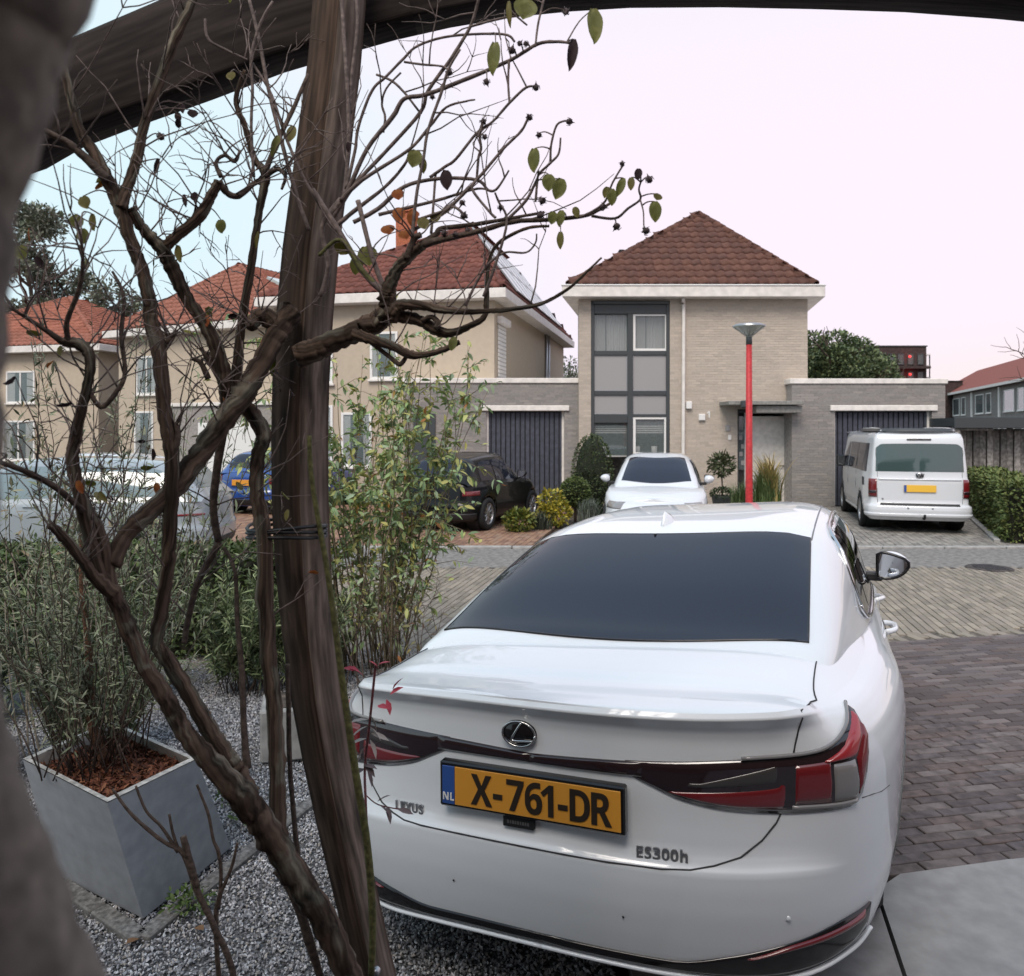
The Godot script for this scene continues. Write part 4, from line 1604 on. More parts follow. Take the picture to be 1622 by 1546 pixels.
func simple_car(label: String, pos: Vector3, turn: float, l: float, half: float, tall: float, m: Material, boot: bool, group := "", pane: Material = null, lamp := 0.61) -> Array:
	var gl: Material = pane if pane else M.tint_glass
	var t := thing("parked_car", label, "car", pos, turn, group)
	var s := simple_shape(l, half, tall, boot)
	car_shell(s, t, m, 90)
	car_roof(s, t, m, 0.1, l - 1.02, 50)
	top_pane(s, "rear_window", t, gl, 0.17 if not boot else 0.2, 0.40 if not boot else 0.5, half * 0.60, half * 0.56, 0.02, 0.02, 0.006)
	top_pane(s, "windscreen", t, gl, l - 1.88, l - 1.13, half * 0.57, half * 0.70, -0.10, -0.09, 0.006)
	var zb := l - 1.34
	for side in [-1, 1]:
		var lo := [[0.4, tall * 0.655], [l - 1.2, tall * 0.625]]
		var hi := [[0.5, tall * 0.70], [0.7, tall * 0.88], [1.0, tall * 0.91], [l - 2.1, tall * 0.92], [l - 1.75, tall * 0.82], [zb, tall * 0.66]]
		side_pane(s, "side_window", t, gl, side, 0.56, 1.15, lo, hi, 0.006)
		side_pane(s, "side_window", t, gl, side, 1.2, 2.05, lo, hi, 0.006)
		side_pane(s, "side_window", t, gl, side, 2.12, zb, lo, hi, 0.006)
		mirror(s, t, m, side, l - 1.55, tall * 0.655)
		var ch := s.c_at_z(l - 2.1)
		for zz in [2.0, l - 1.5]:
			line_on(s, "door_seam", t, M.black, side, [[s.c_at_z(zz), 0.3], [s.c_at_z(zz), 0.6], [s.c_at_z(zz), tall * 0.62]], 0.004)
		for zz in [1.35, 2.25]:
			strip(s, "door_handle", t, m, side, s.c_at_z(zz), s.c_at_z(zz + 0.18), [[0, tall * 0.56]], [[0, tall * 0.575]], 0.03)
		# lamps
		strip(s, "rear_light", t, M.red_lens, side, s.c_at_x(half * 0.72), s.c_at_z(0.42), [[0, tall * 0.47]], [[0, tall * lamp]], 0.012)
		strip(s, "headlight", t, M.clear_lens, side, s.c_at_z(l - 0.55), s.c_at_z(l - 0.1), [[0, tall * 0.40]], [[0, tall * 0.475]], 0.012)
		strip(s, "bumper_strip", t, M.black, side, 0.0, s.c_at_z(0.3), [[0, 0.22]], [[0, 0.36]], 0.008)
		strip(s, "grille", t, M.black, side, s.c_at_z(l - 0.1), 1.0, [[0, 0.3]], [[0, 0.42]], 0.006)
		strip(s, "sill_strip", t, M.black, side, s.c_at_z(1.15), s.c_at_z(l - 1.3), [[0, 0.21]], [[0, 0.27]], 0.006)
	return [t, s]


func number_plate(parent: Node, p: Vector3, w: float, h: float, basis := Basis.IDENTITY) -> Node3D:
	var n := thing_part("number_plate", parent, p)
	n.basis = basis
	panel("plate", Vector3(-w / 2, -h / 2, 0), Vector3(w / 2, h / 2, 0.012), M.plate_yellow, n, 0.003)
	panel("country_band", Vector3(-w / 2 + 0.002, -h / 2 + 0.002, 0.0121), Vector3(-w / 2 + 0.045, h / 2 - 0.002, 0.015), M.plate_blue, n)
	return n


func parked_cars() -> void:
	var yaw := deg_to_rad(-13.0)
	var fwd := Vector3(-sin(yaw), 0, -cos(yaw))
	# white hatchback nosed towards the camera
	var front := Vector3(2.32, 0, -12.9)
	var wt := deg_to_rad(-12.0) + PI
	var c := simple_car("white hatchback parked nose out in front of the hipped house's window", front + Vector3(sin(deg_to_rad(12)), 0, -cos(deg_to_rad(12))) * 4.2, wt, 4.2, 0.88, 1.47, M.car_white, false)
	var st := geo()
	box(st, Vector3(0.5, 0.11, 0.012), Transform3D(Basis(Vector3.UP, PI), Vector3(0, 0.42, -4.23)))
	obj("number_plate", st, M.plate_yellow, c[0])
	# black hatchback before the left garage, seen from its right rear
	var by := deg_to_rad(-24.0)
	var rear := Vector3(-1.50, 0, -14.75)
	var bp := paint(col(0.006, 0.006, 0.007), 0.3)
	bp.clearcoat = 0.35
	bp.metallic_specular = 0.25
	simple_car("black hatchback parked on the brick drive before the dark garage door", rear, by, 3.75, 0.84, 1.45, bp, false, "", null, 0.53)
	# blue estate seen from behind, left of the timber post
	var bl := paint(col(0.012, 0.055, 0.24), 0.3)
	var bc := simple_car("blue estate car with yellow plate, its tail seen left of the timber post", Vector3(-6.05, 0, -17.7), deg_to_rad(-17.0), 4.3, 0.87, 1.48, bl, true)
	number_plate(bc[0], Vector3(-0.05, 0.73, 0.0), 0.52, 0.13)
	# silver estate along the street and a white roof behind it
	var sv := paint(col(0.27, 0.31, 0.335), 0.3)
	simple_car("large silver estate parked along the street behind the clipped hedge, facing left", Vector3(-4.25, 0, -11.75), PI / 2 + 0.04, 4.75, 0.9, 1.52, sv, true, "", mat(col(0.16, 0.21, 0.225), 0.06, 0.0, 0.9), 0.49)  # panes paler than the tinted glass: sky reflection put into their colour
	simple_car("white car parked beyond the silver estate, only its roof and windows showing", Vector3(-6.6, 0, -15.4), PI / 2 - 0.25, 4.2, 0.87, 1.46, M.car_white, false)
	camper_van()


func camper_van() -> void:
	var turn := deg_to_rad(-16.5)
	var t := thing("camper_van", "white camper van with dark pop up roof parked before the right hand garage", "van", Vector3(7.50, 0, -14.5), turn)
	var s := Shape.new()
	s.owner = self
	s.length = 4.9
	s.half = 0.895
	s.outline = [[0, 0], [0.28, 0.0], [0.52, 0.01], [0.70, 0.03], [0.81, 0.075], [0.86, 0.15], [0.885, 0.3], [0.895, 0.6], [0.895, 1.4], [0.895, 2.4], [0.895, 3.4], [0.885, 4.0], [0.85, 4.4], [0.76, 4.7], [0.57, 4.83], [0.28, 4.88], [0, 4.9]]
	s.ybot = 0.24
	s.ytop = [[0, 1.86], [4.9, 1.86]]
	var f := func(y: float) -> float: return (y - 0.24) / 1.62
	s.rows = [[0.0, 0.06, 0.07, 0.05], [f.call(0.3), 0.0, 0.03, 0.0], [f.call(0.42), -0.03, 0.01, 0.0], [f.call(0.50), -0.02, 0.0, 0.0], [f.call(0.54), 0.03, 0.0, 0.02], [f.call(0.8), 0.035, 0.0, 0.08], [f.call(0.98), 0.035, 0.0, 0.2], [f.call(1.05), 0.05, 0.005, 0.4], [f.call(1.2), 0.06, 0.015, 0.7], [f.call(1.45), 0.085, 0.055, 1.0], [f.call(1.75), 0.12, 0.10, 1.4], [f.call(1.83), 0.16, 0.14, 1.6], [1.0, 0.24, 0.20, 1.7]]
	s.crown = [[0, 0.05]]
	s.wheels = [1.0, 4.0]
	s.wheel_r = 0.345
	car_shell(s, t, M.car_white, 120)
	# rear window, lights, plate, bumper trim
	var glass_m := mat(col(0.045, 0.075, 0.075), 0.05, 0.0, 0.9)
	for side in [-1, 1]:
		strip(s, "rear_window", t, glass_m, side, 0.0, s.c_at_x(0.755), [[0, 1.14]], [[0, 1.66], [s.c_at_x(0.62), 1.65], [s.c_at_x(0.755), 1.58]], 0.008, false)
		strip(s, "rear_light", t, M.red_lens, side, s.c_at_x(0.725), s.c_at_z(0.19), [[0, 0.66]], [[0, 1.0]], 0.02)
		strip(s, "light_band", t, M.smoke_lens, side, s.c_at_x(0.735), s.c_at_z(0.17), [[0, 0.72]], [[0, 0.79]], 0.026)
		strip(s, "bumper_slot", t, M.black, side, 0.0, s.c_at_x(0.66), [[0, 0.515]], [[0, 0.555]], 0.012)
		strip(s, "tailgate_crease", t, M.car_white, side, 0.0, s.c_at_x(0.70), [[0, 0.985]], [[0, 1.01]], 0.02)
		line_on(s, "tailgate_seam", t, M.black, side, [[s.c_at_x(0.715), 0.56], [s.c_at_x(0.72), 0.75], [s.c_at_x(0.72), 1.1], [s.c_at_x(0.77), 1.5], [s.c_at_x(0.735), 1.78]], 0.004)
		for z in [[0.42, 1.55], [1.62, 2.85], [2.95, 3.75]]:
			strip(s, "side_window", t, M.tint_glass, side, s.c_at_z(z[0]), s.c_at_z(z[1]), [[0, 1.12]], [[s.c_at_z(3.1), 1.66], [s.c_at_z(3.75), 1.28]], 0.008, false)
		line_on(s, "door_seam", t, M.black, side, [[s.c_at_z(1.6), 0.35], [s.c_at_z(1.6), 0.8], [s.c_at_z(1.6), 1.1]], 0.005)
		line_on(s, "door_seam", t, M.black, side, [[s.c_at_z(2.9), 0.35], [s.c_at_z(2.9), 0.8], [s.c_at_z(2.9), 1.1]], 0.005)
		strip(s, "side_skirt", t, M.car_white, side, s.c_at_z(1.5), s.c_at_z(3.5), [[0, 0.24]], [[0, 0.33]], 0.02)
		strip(s, "bumper_lip", t, M.car_white, side, 0.0, s.c_at_z(0.3), [[0, 0.30]], [[0, 0.37]], 0.03)
		s.xr = [[0, 0.8]]
		s.xb = [[0, 0.93]]
		s.h = [[0, 1.9]]
		s.belt = 1.05
		var mn := thing_part("door_mirror", t, s.w(side * 0.97, 1.22, 3.55))
		var g := geo()
		box(g, Vector3(0.2, 0.26, 0.12), Transform3D.IDENTITY, 0.03)
		obj("housing", g, M.gloss_black, mn)
		var g2 := geo()
		box(g2, Vector3(0.16, 0.2, 0.006), Transform3D(Basis.IDENTITY, Vector3(0, 0, 0.063)))
		obj("mirror_glass", g2, mat(col(0.16, 0.17, 0.175), 0.2, 0.9), mn)
	# pop up roof with its dark skirt
	var pr := geo(true)
	var rows := []
	for q in [[0.0, 0.0], [0.02, 0.02], [0.055, 0.035]]:
		var row := PackedVector3Array()
		for v in [[-0.67, 0.34], [-0.56, 0.2], [-0.3, 0.15], [0.0, 0.14], [0.3, 0.15], [0.56, 0.2], [0.67, 0.34], [0.69, 1.2], [0.69, 2.6], [0.56, 3.1], [0.0, 3.2], [-0.56, 3.1], [-0.69, 2.6], [-0.69, 1.2]]:
			row.append(s.w(v[0] * (1 - q[1]), 1.885 + q[0] * 1.0, v[1] + q[1] * signf(1.6 - v[1])))
		rows.append(row)
	sheet(pr, rows, true, true)
	var cap := PackedVector3Array()
	for i in rows[2].size():
		cap.append(s.w(0, 1.95, 1.7))
	sheet(pr, [rows[2], cap], true, true)
	obj("pop_up_roof", pr, mat(col(0.05, 0.052, 0.055), 0.35), t)
	for x in [-0.61, 0.61]:
		var rail := geo(true)
		tube(rail, curve([s.w(x, 1.89, 0.3), s.w(x * 0.99, 1.925, 0.5), s.w(x * 0.98, 1.945, 1.4), s.w(x * 0.98, 1.94, 2.8)], 5), 0.022, 8)
		obj("roof_rail", rail, M.car_white, t)
	strip(s, "brake_light", t, M.smoke_lens, 1, 0.0, s.c_at_x(0.2), [[0, 1.72]], [[0, 1.75]], 0.02)
	strip(s, "brake_light", t, M.smoke_lens, -1, 0.0, s.c_at_x(0.2), [[0, 1.72]], [[0, 1.75]], 0.02)
	var vp := number_plate(t, s.body(0.0, 0.83, 1.0, 0.016), 0.54, 0.13)
	(vp.get_child(0) as MeshInstance3D).material_override = mat(col(0.78, 0.46, 0.05), 0.45)
	var em := geo(true)
	lathe(em, [[0.0, 0.012], [0.055, 0.012], [0.062, 0.0]], 20, Transform3D(Basis(Vector3.RIGHT, PI / 2), s.body(0.0, 1.07, 1.0, 0.012)))
	obj("badge", em, M.silver, t)
	letters("badge_letters", "VW", 0.07, 0.006, M.black, Transform3D(Basis.IDENTITY, s.body(0.0, 1.07, 1.0, 0.028)), t)
	var tow := geo(true)
	tube(tow, curve([s.w(0.06, 0.3, 0.1), s.w(0.06, 0.28, -0.05), s.w(0.06, 0.36, -0.1)], 3), 0.022, 8)
	obj("tow_bar", tow, M.black, t)
	for p in [[-0.62, 0.63], [-0.2, 0.47], [0.2, 0.47]]:
		var d := geo()
		var q := s.body(s.c_at_x(absf(p[0])), p[1], signf(p[0]), 0.0)
		box(d, Vector3(0.035, 0.035, 0.03), Transform3D(Basis.IDENTITY, q), 0.01)
		obj("parking_sensor", d, M.silver, t)
	var fl := geo()
	box(fl, Vector3(0.012, 0.16, 0.15), Transform3D(Basis.IDENTITY, s.body(s.c_at_z(0.62), 0.93, -1.0, 0.002)), 0.004)
	obj("fuel_flap", fl, M.black, t)


# ---------------------------------------------------------------- the white saloon in the foreground
const BEND_X := [-0.0301, -0.0685, 0.0264, 0.0014, 0.0693, 0.0756, -0.0379, 0.0905, 0.0313, -0.0049, 0.1299, 0.035]
const BEND_Y := [-0.0355, 0.0179, 0.0461, 0.014, -0.03, 0.0755, -0.0027, 0.2274, -0.0158, -0.0147, 0.0637, 0.1012]
const BEND_Z := [0.0048, 0.083, -0.0619, -0.0674, 0.0395, -0.0992, 0.017, 0.0733, -0.0238, -0.0303, 0.0562, -0.0373]


# the exact stance and curvature of this body
func sedan_bend(p: Vector3) -> Vector3:
	var x := p.x
	var y := p.y - 0.9
	var z := minf(p.z, 3.3) - 1.2
	var b := [1.0, x, y, z, x * x, x * y, x * z, y * y, y * z, z * z, x * x * x, x * x * y]
	var q := p
	for i in 12:
		q.x += BEND_X[i] * b[i]
		q.y += BEND_Y[i] * b[i]
		q.z += BEND_Z[i] * b[i]
	return q


func big_sedan() -> void:
	var t := thing("saloon_car", "large white saloon with red rear lights and orange plate parked in the foreground", "car", Vector3(0.05, 0, -2.4), -0.46)
	var s := sedan_shape()
	s.warp = sedan_bend
	var white := paint(col(0.75, 0.78, 0.815), 0.42)
	car_shell(s, t, white, 190)
	car_roof(s, t, white, 0.5, 3.72, 110, 141)
	top_pane(s, "rear_window", t, M.tint_glass, 0.615, 1.385, 0.689, 0.622, 0.065, 0.025, 0.004)
	top_pane(s, "windscreen", t, M.tint_glass, 2.98, 3.62, 0.58, 0.66, -0.1, -0.1, 0.004)
	# black rim round the rear window
	var loop := PackedVector3Array()
	for k in 17:
		var g := k / 8.0 - 1.0
		var z := 0.613 + 0.065 * g * g
		loop.append(s.w(g * 0.690, s.gy(g * 0.690, z) + 0.002, z))
	for k in range(1, 13):
		var q := k / 12.0
		var z := lerpf(0.678, 1.412, q)
		loop.append(s.w(lerpf(0.690, 0.623, q), s.gy(lerpf(0.690, 0.623, q), z) + 0.002, z))
	for k in range(1, 17):
		var g := 1.0 - k / 8.0
		var z := 1.387 + 0.025 * g * g
		loop.append(s.w(g * 0.623, s.gy(g * 0.623, z) + 0.002, z))
	for k in range(1, 13):
		var q := 1.0 - k / 12.0
		var z := lerpf(0.678, 1.412, q)
		loop.append(s.w(-lerpf(0.690, 0.623, q), s.gy(lerpf(0.690, 0.623, q), z) + 0.002, z))
	var seal := geo(true)
	tube(seal, loop, 0.0045, 6)
	obj("window_seal", seal, M.gloss_black, t)
	# roof joints, aerial fin
	for side in [-1, 1]:
		var v := PackedVector3Array()
		for k in 14:
			var z := lerpf(1.40, 2.86, k / 13.0)
			var x := lerpf(0.628, 0.585, k / 13.0)
			v.append(s.w(side * x, s.gy(x, z) + 0.0005, z))
		var st := geo(true)
		tube(st, v, 0.0035, 6)
		obj("roof_seam", st, mat(col(0.20, 0.2, 0.21), 0.6), t)
	var fin := geo(true)
	var fr := []
	for k in 9:
		var q := k / 8.0
		var z := lerpf(1.50, 1.68, q)
		var base := s.w(0, s.gy(0, z), z)
		var hh := 0.068 * pow(1.0 - q, 0.8) * smoothstep(-0.02, 0.10, q) + 0.004
		var ww := 0.030 * pow(sin(PI * clampf(0.1 + q * 0.88, 0, 1)), 0.7)
		fr.append(PackedVector3Array([base + Vector3(-ww, -0.01, 0), base + Vector3(-ww * 0.45, hh * 0.6, 0), base + Vector3(0, hh, 0), base + Vector3(ww * 0.45, hh * 0.6, 0), base + Vector3(ww, -0.01, 0)]))
	sheet(fin, fr)
	fin.set_smooth_group(-1)
	for k in 3:
		tri(fin, fr[0][0], fr[0][k + 1], fr[0][k + 2])
	obj("aerial_fin", fin, white, t)
	var wj := geo()
	box(wj, Vector3(0.008, 0.006, 0.02), Transform3D(Basis.IDENTITY, s.w(0, s.gy(0, 1.372) + 0.006, 1.372)))
	obj("brake_light_clip", wj, M.black, t)
	# side windows in a chrome frame
	for side in [-1, 1]:
		var lo := [[1.42, 1.10], [1.55, 1.05], [1.68, 1.035], [2.6, 1.03], [3.5, 0.995]]
		var hi := [[1.42, 1.115], [1.48, 1.24], [1.58, 1.335], [1.85, 1.372], [2.4, 1.385], [2.8, 1.362], [3.05, 1.29], [3.45, 1.03]]
		side_pane(s, "window_surround", t, M.gloss_black, side, 1.42, 3.42, lo, hi, 0.003)
		var inner := func(a: Array, dy: float) -> Array: return a.map(func(v): return [v[0], v[1] + dy])
		side_pane(s, "side_window", t, M.car_glass, side, 1.50, 1.72, inner.call(lo, 0.022), inner.call(hi, -0.028), 0.006)
		side_pane(s, "side_window", t, M.car_glass, side, 1.76, 2.40, inner.call(lo, 0.018), inner.call(hi, -0.022), 0.006)
		side_pane(s, "side_window", t, M.car_glass, side, 2.48, 3.36, inner.call(lo, 0.018), inner.call(hi, -0.022), 0.006)
		var rim := PackedVector3Array()
		for k in 21:
			var z := lerpf(1.42, 3.42, k / 20.0)
			var y := tab(hi, z)
			rim.append(s.w(side * (s.gx(y, z) + 0.007), y, z))
		for k in 21:
			var z := lerpf(3.42, 1.42, k / 20.0)
			var y := tab(lo, z)
			rim.append(s.w(side * (s.gx(y, z) + 0.007), y, z))
		rim.append(rim[0])
		var rg := geo(true)
		tube(rg, rim, 0.009, 8)
		obj("window_chrome", rg, M.chrome, t)
		mirror(s, t, white, side, 3.1, 1.06)
		for z in [1.88, 2.92]:
			var hp := []
			for k in 5:
				var p := s.body(s.c_at_z(z + k * 0.055), 0.93, side, [0.004, 0.03, 0.036, 0.03, 0.004][k])
				hp.append(p)
			var hg := geo(true)
			tube(hg, curve(hp, 4), 0.013, 10)
			obj("door_handle", hg, white, t)
			strip(s, "handle_recess", t, M.black, side, s.c_at_z(z + 0.04), s.c_at_z(z + 0.18), [[0, 0.912]], [[0, 0.948]], 0.004)
		line_on(s, "door_seam", t, M.black, side, [[s.c_at_z(1.62), 0.42], [s.c_at_z(1.58), 0.62], [s.c_at_z(1.60), 0.8], [s.c_at_z(1.68), 0.95], [s.c_at_z(1.68), 1.025]], 0.0025)
		line_on(s, "door_seam", t, M.black, side, [[s.c_at_z(2.6), 0.32], [s.c_at_z(2.6), 0.7], [s.c_at_z(2.55), 1.015]], 0.0025)
		line_on(s, "door_seam", t, M.black, side, [[s.c_at_z(3.55), 0.32], [s.c_at_z(3.58), 0.7], [s.c_at_z(3.5), 0.95]], 0.0025)
		strip(s, "sill_trim", t, white, side, s.c_at_z(1.55), s.c_at_z(3.5), [[0, 0.24]], [[0, 0.34]], 0.014)
	tail(s, t, white)


func tail(s: Shape, t: Node3D, white: Material) -> void:
	var seam := mat(col(0.03, 0.03, 0.033), 0.7)
	for side in [-1, 1]:
		# joint of the boot lid: window corner, over the shoulder, down past the lamp, along the bumper
		var v := PackedVector3Array()
		for k in 13:
			var q := k / 12.0
			var x := lerpf(0.70, 0.733, q * q)
			var z := lerpf(0.66, 0.155, q)
			var c := s.c_at_z(z)
			var e: Vector2 = s.edge(c)[0]
			var top := tab(s.ytop, e.y)
			var f := clampf(0.5 - 0.5 * x / (e.x - s.inset(1.0, z)), 0.0, 0.5)
			var p := s.body(c, top, side).lerp(s.body(c, top, -side), f)
			v.append(p + Vector3(0, tab(s.crown, e.y) * (1.0 - pow(absf(2 * f - 1), s.flat_top)) + 0.001, 0))
		for q in [[0.735, 1.087], [0.735, 1.07], [0.734, 1.04], [0.732, 1.0], [0.725, 0.955], [0.718, 0.90], [0.712, 0.85], [0.695, 0.80], [0.655, 0.755], [0.60, 0.71], [0.54, 0.689], [0.48, 0.678], [0.40, 0.674], [0.25, 0.672], [0.12, 0.672], [0.0, 0.672]]:
			v.append(s.body(s.c_at_x(q[0]), q[1], side, 0.0005))
		var st := geo(true)
		tube(st, v, 0.0026, 6)
		obj("boot_lid_seam", st, seam, t)
		# lamps
		var cx := func(x: float) -> float: return s.c_at_x(x)
		strip(s, "lamp_housing", t, M.smoke_lens, side, cx.call(0.30), cx.call(0.885), [[cx.call(0.30), 0.925], [cx.call(0.36), 0.900], [cx.call(0.46), 0.860], [cx.call(0.60), 0.834], [cx.call(0.74), 0.824], [cx.call(0.83), 0.828], [cx.call(0.848), 0.85], [cx.call(0.864), 0.92], [cx.call(0.885), 1.035]], [[cx.call(0.30), 0.958], [cx.call(0.60), 0.972], [cx.call(0.74), 0.975], [cx.call(0.80), 0.988], [cx.call(0.85), 1.018], [cx.call(0.885), 1.045]], 0.007)
		strip(s, "lid_lamp", t, M.red_lens, side, cx.call(0.42), cx.call(0.712), [[cx.call(0.42), 0.882], [cx.call(0.5), 0.862], [cx.call(0.60), 0.846], [cx.call(0.712), 0.838]], [[cx.call(0.42), 0.886], [cx.call(0.5), 0.888], [cx.call(0.6), 0.893], [cx.call(0.69), 0.900], [cx.call(0.712), 0.925]], 0.010)
		strip(s, "reversing_lamp", t, mat(col(0.05, 0.046, 0.046), 0.12), side, cx.call(0.47), cx.call(0.695), [[cx.call(0.50), 0.900], [cx.call(0.695), 0.906]], [[cx.call(0.50), 0.912], [cx.call(0.6), 0.935], [cx.call(0.695), 0.955]], 0.010)
		strip(s, "rear_lamp", t, M.red_lens, side, cx.call(0.728), cx.call(0.795), [[cx.call(0.728), 0.850], [cx.call(0.795), 0.850]], [[cx.call(0.728), 0.95], [cx.call(0.795), 0.955]], 0.012)
		strip(s, "lamp_chrome", t, M.clear_lens, side, cx.call(0.725), cx.call(0.838), [[0, 0.836]], [[0, 0.847]], 0.012)
		strip(s, "indicator_lens", t, M.clear_lens, side, cx.call(0.80), cx.call(0.836), [[0, 0.850]], [[0, 0.946]], 0.013)
		strip(s, "lamp_blade", t, M.red_bright, side, cx.call(0.785), cx.call(0.878), [[cx.call(0.785), 0.953], [cx.call(0.836), 0.953], [cx.call(0.855), 0.985], [cx.call(0.878), 1.032]], [[cx.call(0.785), 0.956], [cx.call(0.82), 0.980], [cx.call(0.85), 1.008], [cx.call(0.878), 1.037]], 0.014)
		strip(s, "lamp_side", t, M.red_lens, side, cx.call(0.840), cx.call(0.874), [[cx.call(0.840), 0.856], [cx.call(0.852), 0.90], [cx.call(0.874), 1.005]], [[cx.call(0.840), 0.947], [cx.call(0.855), 0.978], [cx.call(0.874), 1.02]], 0.013)
		var tl := []
		for q in [[0.60, 0.977], [0.74, 0.980], [0.80, 0.994], [0.85, 1.025], [0.887, 1.052]]:
			tl.append(s.body(cx.call(q[0]), q[1], side, 0.008))
		var tg := geo(true)
		tube(tg, curve(tl, 5), 0.006, 6)
		obj("lamp_trim", tg, M.clear_lens, t)
		# dark bar with its bright lower edge
		strip(s, "light_bar", t, M.smoke_lens, side, 0.0, cx.call(0.34), [[0, 0.920], [cx.call(0.34), 0.918]], [[0, 0.945], [cx.call(0.34), 0.958]], 0.012)
		# bumper: dark valance, reflector, bright trim
		strip(s, "valance", t, M.gloss_black, side, 0.0, cx.call(0.876), [[0, 0.318], [cx.call(0.6), 0.32], [cx.call(0.8), 0.34], [cx.call(0.876), 0.39]], [[0, 0.358], [cx.call(0.40), 0.360], [cx.call(0.56), 0.40], [cx.call(0.72), 0.452], [cx.call(0.84), 0.492], [cx.call(0.876), 0.492]], 0.010)
		strip(s, "reflector", t, M.red_lens, side, cx.call(0.60), cx.call(0.862), [[cx.call(0.60), 0.395], [cx.call(0.72), 0.432], [cx.call(0.862), 0.462]], [[cx.call(0.60), 0.400], [cx.call(0.72), 0.448], [cx.call(0.862), 0.486]], 0.016)
		var bt := []
		for q in [[0.0, 0.305], [0.2, 0.305], [0.4, 0.306], [0.6, 0.309], [0.75, 0.322], [0.85, 0.352], [0.880, 0.39]]:
			bt.append(s.body(cx.call(q[0]), q[1], side, 0.012))
		var bg := geo(true)
		tube(bg, curve(bt, 5), 0.0065, 8)
		obj("bumper_trim", bg, white, t)
		line_on(s, "bumper_seam", t, seam, side, [[cx.call(0.853), 0.836], [cx.call(0.872), 0.828], [cx.call(0.892), 0.812], [s.c_at_z(0.42), 0.80]], 0.0016)
		var ps := geo(true)
		lathe(ps, [[0.0, 0.0006], [0.009, 0.0006], [0.0095, -0.002]], 14, Transform3D(Basis(Vector3.RIGHT, PI / 2), s.body(cx.call(0.70), 0.535, side, 0.001)))
		obj("parking_sensor", ps, white, t)
		var pd := geo(true)
		lathe(pd, [[0.0, 0.0015], [0.003, 0.0015], [0.0036, 0.0]], 10, Transform3D(Basis(Vector3.RIGHT, PI / 2), s.body(cx.call(0.28), 0.50, side, 0.002)))
		obj("parking_sensor", pd, M.black, t)
		# the tail pipe finish stays hidden; a dark apron closes the underside
	# number plate on its dark holder
	var bl := s.body(s.c_at_x(0.312), 0.763, -1.0, 0.02)
	var br := s.body(s.c_at_x(0.312), 0.763, 1.0, 0.02)
	var tr := s.body(s.c_at_x(0.312), 0.901, 1.0, 0.02)
	var tl2 := s.body(s.c_at_x(0.312), 0.901, -1.0, 0.02)
	var ex := ((br - bl) + (tr - tl2)) / 2
	var ey := ((tl2 - bl) + (tr - br)) / 2
	var mid := (bl + br + tr + tl2) / 4 + Vector3(0, 0, 0.022)
	var w := ex.length()
	var h := ey.length()
	var bx_ := ex.normalized()
	var bz := bx_.cross(ey).normalized()
	var by := bz.cross(bx_)
	var pn := thing_part("number_plate", t, mid)
	pn.basis = Basis(bx_, by, bz)
	panel("plate_holder", Vector3(-w / 2, -h / 2, -0.03), Vector3(w / 2, h / 2, 0.006), M.gloss_black, pn, 0.005)
	var i := 0.012
	panel("country_band", Vector3(-w / 2 + i, -h / 2 + i, 0.0065), Vector3(-w / 2 + 0.056, h / 2 - i, 0.011), M.plate_blue, pn, 0.001)
	panel("plate_face", Vector3(-w / 2 + 0.057, -h / 2 + i, 0.0065), Vector3(w / 2 - i, h / 2 - i, 0.011), M.plate_yellow, pn, 0.001)
	var ink := mat(col(0.022, 0.014, 0.008), 0.5)
	var cxp := 0.022
	var xs := [-0.172, -0.118, -0.062, -0.004, 0.046, 0.089, 0.139, 0.200]
	var chars := "X-761-DR"
	var sc := w / 0.59
	for k in 8:
		var hh := 0.086
		var l := letters("letter", chars[k], hh * h / 0.13, 0.003, ink, Transform3D(Basis.from_scale(Vector3(0.88, 1.0, 1)), Vector3((xs[k] + cxp) * sc, 0.0, 0.0125)), pn)
		l.position.y = -0.002
	letters("letter", "NL", 0.024, 0.002, M.white, Transform3D(Basis.IDENTITY, Vector3(-w / 2 + 0.034, -h / 2 + 0.036, 0.012)), pn)
	# holder strip with the dealer's print below the plate
	var dp := s.body(s.c_at_x(0.03), 0.738, -1.0, 0.012)
	var dn := thing_part("dealer_strip", t, dp)
	dn.basis = Basis(bx_, by, bz)
	panel("strip", Vector3(-0.052, -0.017, -0.012), Vector3(0.052, 0.017, 0.006), M.black, dn, 0.002)
	var pr := geo()
	for k in 9:
		box(pr, Vector3([0.006, 0.004, 0.007, 0.005][k % 4], 0.010, 0.001), Transform3D(Basis.IDENTITY, Vector3(-0.034 + k * 0.0085, 0, 0.0068)))
	obj("print", pr, mat(col(0.10, 0.10, 0.105), 0.5), dn)
	# badges
	badge(s, t, bx_, by, "model_letters", "ES300h", 0.40, 0.708, 0.034, 1.0, M.silver)
	badge(s, t, bx_, by, "maker_letters", "LEXUS", -0.47, 0.715, 0.030, -1.0, M.silver)
	# oval emblem
	var ep := s.body(s.c_at_x(0.035), 1.0, -1.0, 0.006)
	var en := thing_part("emblem", t, ep)
	en.basis = Basis(bx_, by, bz)
	var disc := geo(true)
	var rows := []
	for q in [[1.0, -0.008], [1.0, 0.004], [0.93, 0.008], [0.0, 0.008]]:
		var row := PackedVector3Array()
		for k in 32:
			var a := TAU * k / 32
			row.append(Vector3(cos(a) * 0.058 * q[0], sin(a) * 0.042 * q[0], q[1]))
		rows.append(row)
	sheet(disc, rows, true, true)
	obj("disc", disc, M.gloss_black, en)
	var el := geo(true)
	var pts := PackedVector3Array()
	for k in 33:
		var a := TAU * k / 32
		pts.append(Vector3(cos(a) * 0.055, sin(a) * 0.039, 0.008))
	tube(el, pts, 0.0036, 6)
